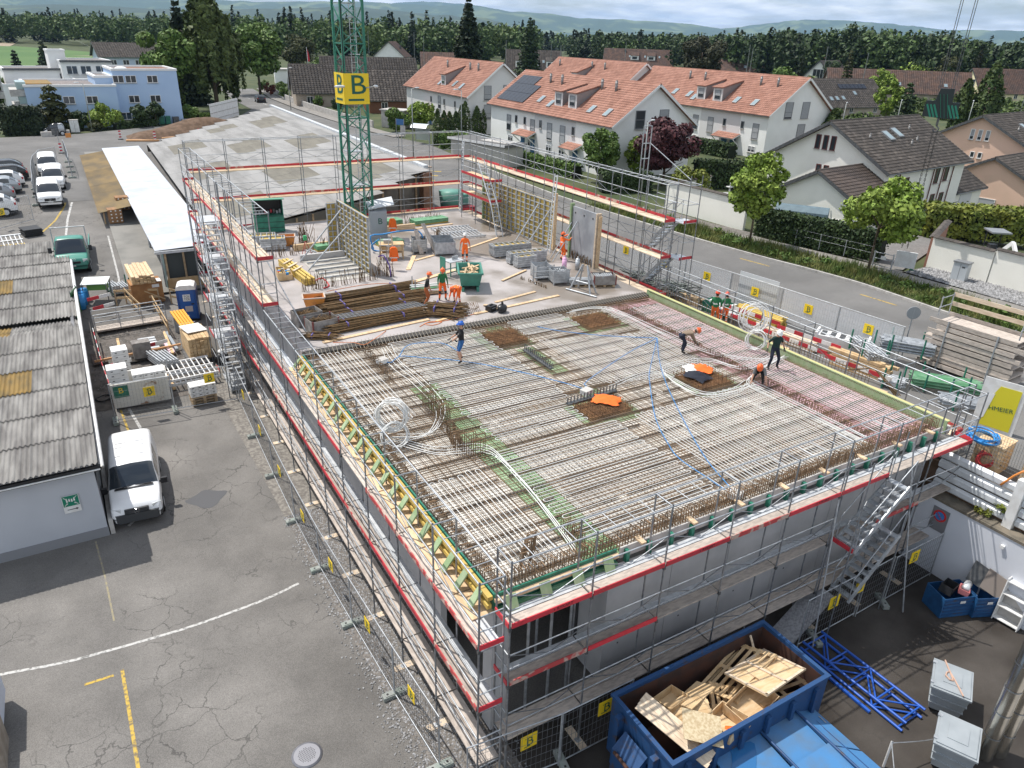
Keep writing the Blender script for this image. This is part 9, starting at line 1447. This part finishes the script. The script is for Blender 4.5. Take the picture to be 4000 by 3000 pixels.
def person(label,x,y,z,face,shirt,pants,helm,H=1.68,pelvis=(0,0,.9),lean=0.,side=0.,hands=((-.28,.1,.85),(.28,.1,.85)),feet=((-.12,0,0),(.12,.05,0)),head_pitch=None,sleeve=1.,leg=1.,stripes=False,kneepad=False,hands_m=None,twist=0.):
    k=H/1.68;root=empty('person',(x,y,z),R_(face),label,'person');P=Vector(pelvis);th=R_(lean);d=Vector((math.sin(R_(side)),math.sin(th),math.cos(th))).normalized();rt=Vector((1,0,0));fw=rt.cross(d)*-1;fw=d.cross(rt)*-1;fw=Vector((0,math.cos(th),-math.sin(th)))
    ch=P+d*.34;nk=P+d*.53;hp=R_(head_pitch if head_pitch is not None else lean*.7);hd=Vector((0,math.sin(hp),math.cos(hp)));hb=nk+hd*.06;hc=nk+hd*.15+Vector((0,.02,0));ht=nk+hd*.24
    V=[P,P+d*.17,ch,nk,hb,hc,ht];RD=[(.15,.12),(.135,.11),(.165,.115),(.06,.06),(.068,.07),(.088,.1),(.06,.068)];E=[(0,1),(1,2),(2,3),(3,4),(4,5),(5,6)];lab=['t','t','t','n','h','h'];segs=[]
    sh=[ch+d*.1+rt*(s_*.17)for s_ in(-1,1)];tips=[]
    for i,s_ in enumerate((-1,1)):
        el,wr=ik(sh[i],hands[i],.28,.26,(s_*.35,-.8,-.35));b0=len(V);pd=(wr-el).normalized();V+=[sh[i],el,wr,wr+pd*.085];RD+=[(.068,.066),(.047,.045),(.033,.028),(.04,.02)];E+=[(2,b0),(b0,b0+1),(b0+1,b0+2),(b0+2,b0+3)];lab+=['t','ua','fa','hand'];tips.append((wr,pd))
    for i,s_ in enumerate((-1,1)):
        hp_=P+Vector((s_*.095,0,-.06));an=Vector(feet[i])+Vector((0,0,.08));kn,an=ik(hp_,an,.41,.42,(s_*.12,1,0));b0=len(V);V+=[hp_,kn,an,an+Vector((s_*.02,.15,-.045))];RD+=[(.098,.098),(.066,.066),(.048,.052),(.042,.035)];E+=[(0,b0),(b0,b0+1),(b0+1,b0+2),(b0+2,b0+3)];lab+=['t2','th','sn','ft']
    me=bpy.data.meshes.new('body');me.from_pydata([tuple(v_*k)for v_ in V],E,[]);o=bpy.data.objects.new('tmp',me);COL.objects.link(o);md=o.modifiers.new('s','SKIN');md.use_smooth_shade=True;sv=me.skin_vertices[0].data
    for i,r in enumerate(RD):sv[i].radius=(r[0]*k,r[1]*k);sv[i].use_root=(i==0)
    ms_=o.modifiers.new('d','SUBSURF');ms_.levels=2;bpy.context.view_layer.update();bm_=bpy.data.meshes.new_from_object(o.evaluated_get(bpy.context.evaluated_depsgraph_get()));bpy.data.objects.remove(o)
    hm_=hands_m or skin;mats=[shirt,pants,skin,boot,hm_,silver,black,hair_m];bm_.materials.clear();[bm_.materials.append(q)for q in mats]
    A=np.array([V[a]*k for a,b_ in E]);B=np.array([V[b_]*k for a,b_ in E]);n=len(bm_.polygons);C_=np.empty(n*3);bm_.polygons.foreach_get('center',C_);C_=C_.reshape(-1,3);D=B-A;T=np.clip(np.einsum('nij,ij->ni',C_[:,None]-A[None],D)/(np.einsum('ij,ij->i',D,D)+1e-9),0,1);dist=np.linalg.norm(C_[:,None]-(A[None]+T[...,None]*D[None]),axis=2);best=dist.argmin(1);mi=np.zeros(n,np.int32)
    for j in range(n):
        l_=lab[best[j]];t=T[j,best[j]];c={'t':0,'n':2,'h':2,'ua':0 if sleeve>.35 or t<.6 else 2,'fa':0 if sleeve>.9 else 2,'hand':4,'t2':1,'th':1,'sn':1,'ft':3}[l_]
        if l_=='fa' and sleeve>.9 and t>.9:c=4
        if l_=='t' and best[j]==0 and t<.25:c=1
        if l_=='th' and leg<.6 and t>.85:c=2
        if l_=='sn':c=3 if t>.86 else(2 if leg<.6 else c)
        if stripes and l_=='sn' and(.4<t<.52 or .62<t<.74):c=5
        if stripes and l_=='t' and best[j]==1 and .15<t<.38:c=5
        if kneepad and((l_=='sn' and t<.22)or(l_=='th' and t>.86)):c=6
        if l_=='h' and(C_[j]-np.array(V[5]*k))@np.array((0,-1,0))>.035*k:c=7
        mi[j]=c
    # fingers, nose and ears belong to the same body mesh
    g=G()
    for(wr,pd),s_ in zip(tips,(-1,1)):
        side_=pd.cross(Vector((0,0,1)));side_=side_.normalized()if side_.length>.1 else Vector((1,0,0));dn=side_.cross(pd).normalized()
        for q,(of,ln)in enumerate(((-.03,.06),(-.01,.075),(.01,.07),(.03,.055))):a=wr+pd*.085+side_*of;g.path([p_*k for p_ in(a,a+pd*ln*.6,a+pd*ln-dn*.022)],[.01*k,.009*k,.006*k],5)
        a=wr+pd*.03+side_*(-.035*s_);g.path([p_*k for p_ in(a,a+pd*.03-side_*.03*s_,a+pd*.065-side_*.03*s_)],[.011*k,.01*k,.007*k],5)
    fwd_h=Vector((0,math.cos(hp),-math.sin(hp)));nb=len(g.f);g.sphere((hc+fwd_h*.102-hd*.01)*k,.014*k,.022*k,.022*k,6,4)
    for s_ in(-1,1):g.sphere((hc+rt*(s_*.09))*k,.012*k,.02*k,.03*k,6,4);
    ne=len(g.f);[g.sphere((hc+fwd_h*.094+rt*(s_*.032)+hd*.018)*k,.009*k,n=6,k=4)for s_ in(-1,1)];g.sphere((hc+fwd_h*.09-hd*.045)*k,.024*k,.008*k,.007*k,6,4)
    vb=np.empty(len(bm_.vertices)*3);bm_.vertices.foreach_get('co',vb);Fb=[tuple(q.vertices)for q in bm_.polygons];off=len(bm_.vertices);fin=bpy.data.meshes.new('body');fin.from_pydata(vb.reshape(-1,3).tolist()+[tuple(q)for q in g.v],[],Fb+[tuple(i+off for i in f)for f in g.f]);[fin.materials.append(q)for q in mats]
    fin.polygons.foreach_set('material_index',np.concatenate([mi,[4]*nb,[2]*(ne-nb),[7]*(len(g.f)-ne)]).astype(np.int32));fin.polygons.foreach_set('use_smooth',np.ones(len(fin.polygons),bool));obj('body',fin,root)
    if helm:
        g=G();g.sphere((0,0,0),.118*k,.138*k,.125*k,14,6,z0=0);g.prism([(math.cos(a)*.125*k,math.sin(a)*(.145 if math.sin(a)<0 else .19)*k,-.006)for a in np.linspace(0,6.283,17)[:-1]],(0,0,.012));g.box(-.015*k,.015*k,-.1*k,.1*k,.1*k,.132*k);o=g.build('helmet',helm,root,True);o.location=(hc+hd*.045)*k;o.rotation_euler.x=-hp
    return root,k
h_or=mat('helmet_orange',(.85,.14,.03),.4);h_bl=mat('helmet_blue',(.02,.12,.5),.4);h_wh=mat('helmet_white',(.8,.8,.78),.4);h_rd=mat('helmet_red',(.75,.09,.04),.4)
TO=lambda dx,dy:math.degrees(math.atan2(-dx,dy))  # facing angle for a world direction
person('worker in blue helmet, black shirt and blue shorts watering the mesh with a hose',12.75,25.45,.0,TO(-1,.2),c_bk,c_bl,h_bl,1.74,hands=((-.1,.42,.98),(.16,.4,1.0)),feet=((-.2,.05,0),(.2,-.1,0)),sleeve=.4,leg=.5,hands_m=glove)
lance=empty('spray_lance',(12.35,25.55,.98),0,'thin spray lance held by the worker in the blue helmet','lance');PT('lance_tube',lance,(.15,0,.0),(-1.1,.1,-.35),.014,steel_d);PT('handle',lance,(.15,0,0),(.25,0,-.1),.025,black)
person('worker in black shirt and orange trousers standing by the rebar bundles',14.3,32.5,0,TO(1,-.4),c_bk,c_ru,h_or,1.72,lean=14,hands=((-.22,.22,.8),(.2,.25,.85)),feet=((-.14,.0,0),(.12,-.12,0)),sleeve=.4,stripes=False)
person('worker in green sweatshirt and orange trousers facing the camera',15.45,33.0,0,TO(-.3,-1),c_gr,c_or,h_or,1.7,lean=8,head_pitch=20,hands=((-.26,.16,.82),(.24,.2,.84)),feet=((-.16,0,0),(.16,.02,0)),kneepad=True,stripes=False)
person('worker in full orange bending over the loose rebar pile',15.9,32.2,0,TO(-.8,-.6),c_or,c_or,h_or,1.7,pelvis=(0,-.18,.86),lean=88,head_pitch=80,hands=((-.2,.48,.3),(.2,.5,.32)),feet=((-.16,0,0),(.16,-.05,0)),stripes=True)
person('worker in white helmet and orange outfit walking over the slab',19.7,38.8,0,TO(-.5,-1),c_or,c_or,h_wh,1.72,hands=((-.3,.06,.84),(.3,.0,.84)),feet=((-.1,.18,0),(.12,-.12,.02)),kneepad=True,stripes=True,sleeve=.4)
person('worker in orange reaching up to the single grey wall panel',25.3,36.6,0,TO(1,.1),c_or,c_or,h_or,1.72,head_pitch=-12,hands=((-.1,.5,1.5),(.2,.46,1.35)),feet=((-.12,0,0),(.12,-.08,0)),stripes=True)
person('worker in green jacket on the walkway, nearer one',27.1,25.2,-.69,TO(.85,.5),c_gr,c_or,h_rd,1.8,hands=((-.24,.18,.9),(.22,.25,.95)),feet=((-.13,.02,0),(.14,-.03,0)),stripes=True)
person('worker in green jacket beyond the toe board, farther one',28.3,25.6,-1.0,TO(.5,.85),c_gr,c_or,h_rd,1.72,lean=10,hands=((-.2,.3,.9),(.2,.28,.8)),stripes=True)
person('worker in beige sweater and navy trousers bending over the pipes',21.95,21.95,0,TO(.9,-.42),c_bg,c_nv,h_or,1.72,pelvis=(0,-.16,.88),lean=82,head_pitch=70,hands=((-.14,.55,.42),(.16,.6,.4)),feet=((-.12,0,0),(.12,-.06,0)),hands_m=glove)
person('worker in white helmet and dark green shirt standing with the pipe coil',24.3,18.95,0,TO(-.5,-.9),c_dg,c_nv,h_wh,1.72,lean=5,head_pitch=22,hands=((-.34,.06,.92),(.36,.08,.9)),feet=((-.2,0,0),(.2,.1,0)),sleeve=.4,hands_m=glove)
person('worker in grey shirt and orange helmet crouching at the pipe manifold',22.6,18.15,0,TO(-.8,-.6),c_gy,c_bk,h_or,1.7,pelvis=(0,-.2,.48),lean=60,head_pitch=55,hands=((-.38,.5,.12),(.25,.55,.1)),feet=((-.18,0,0),(.2,-.08,0)),sleeve=.4)
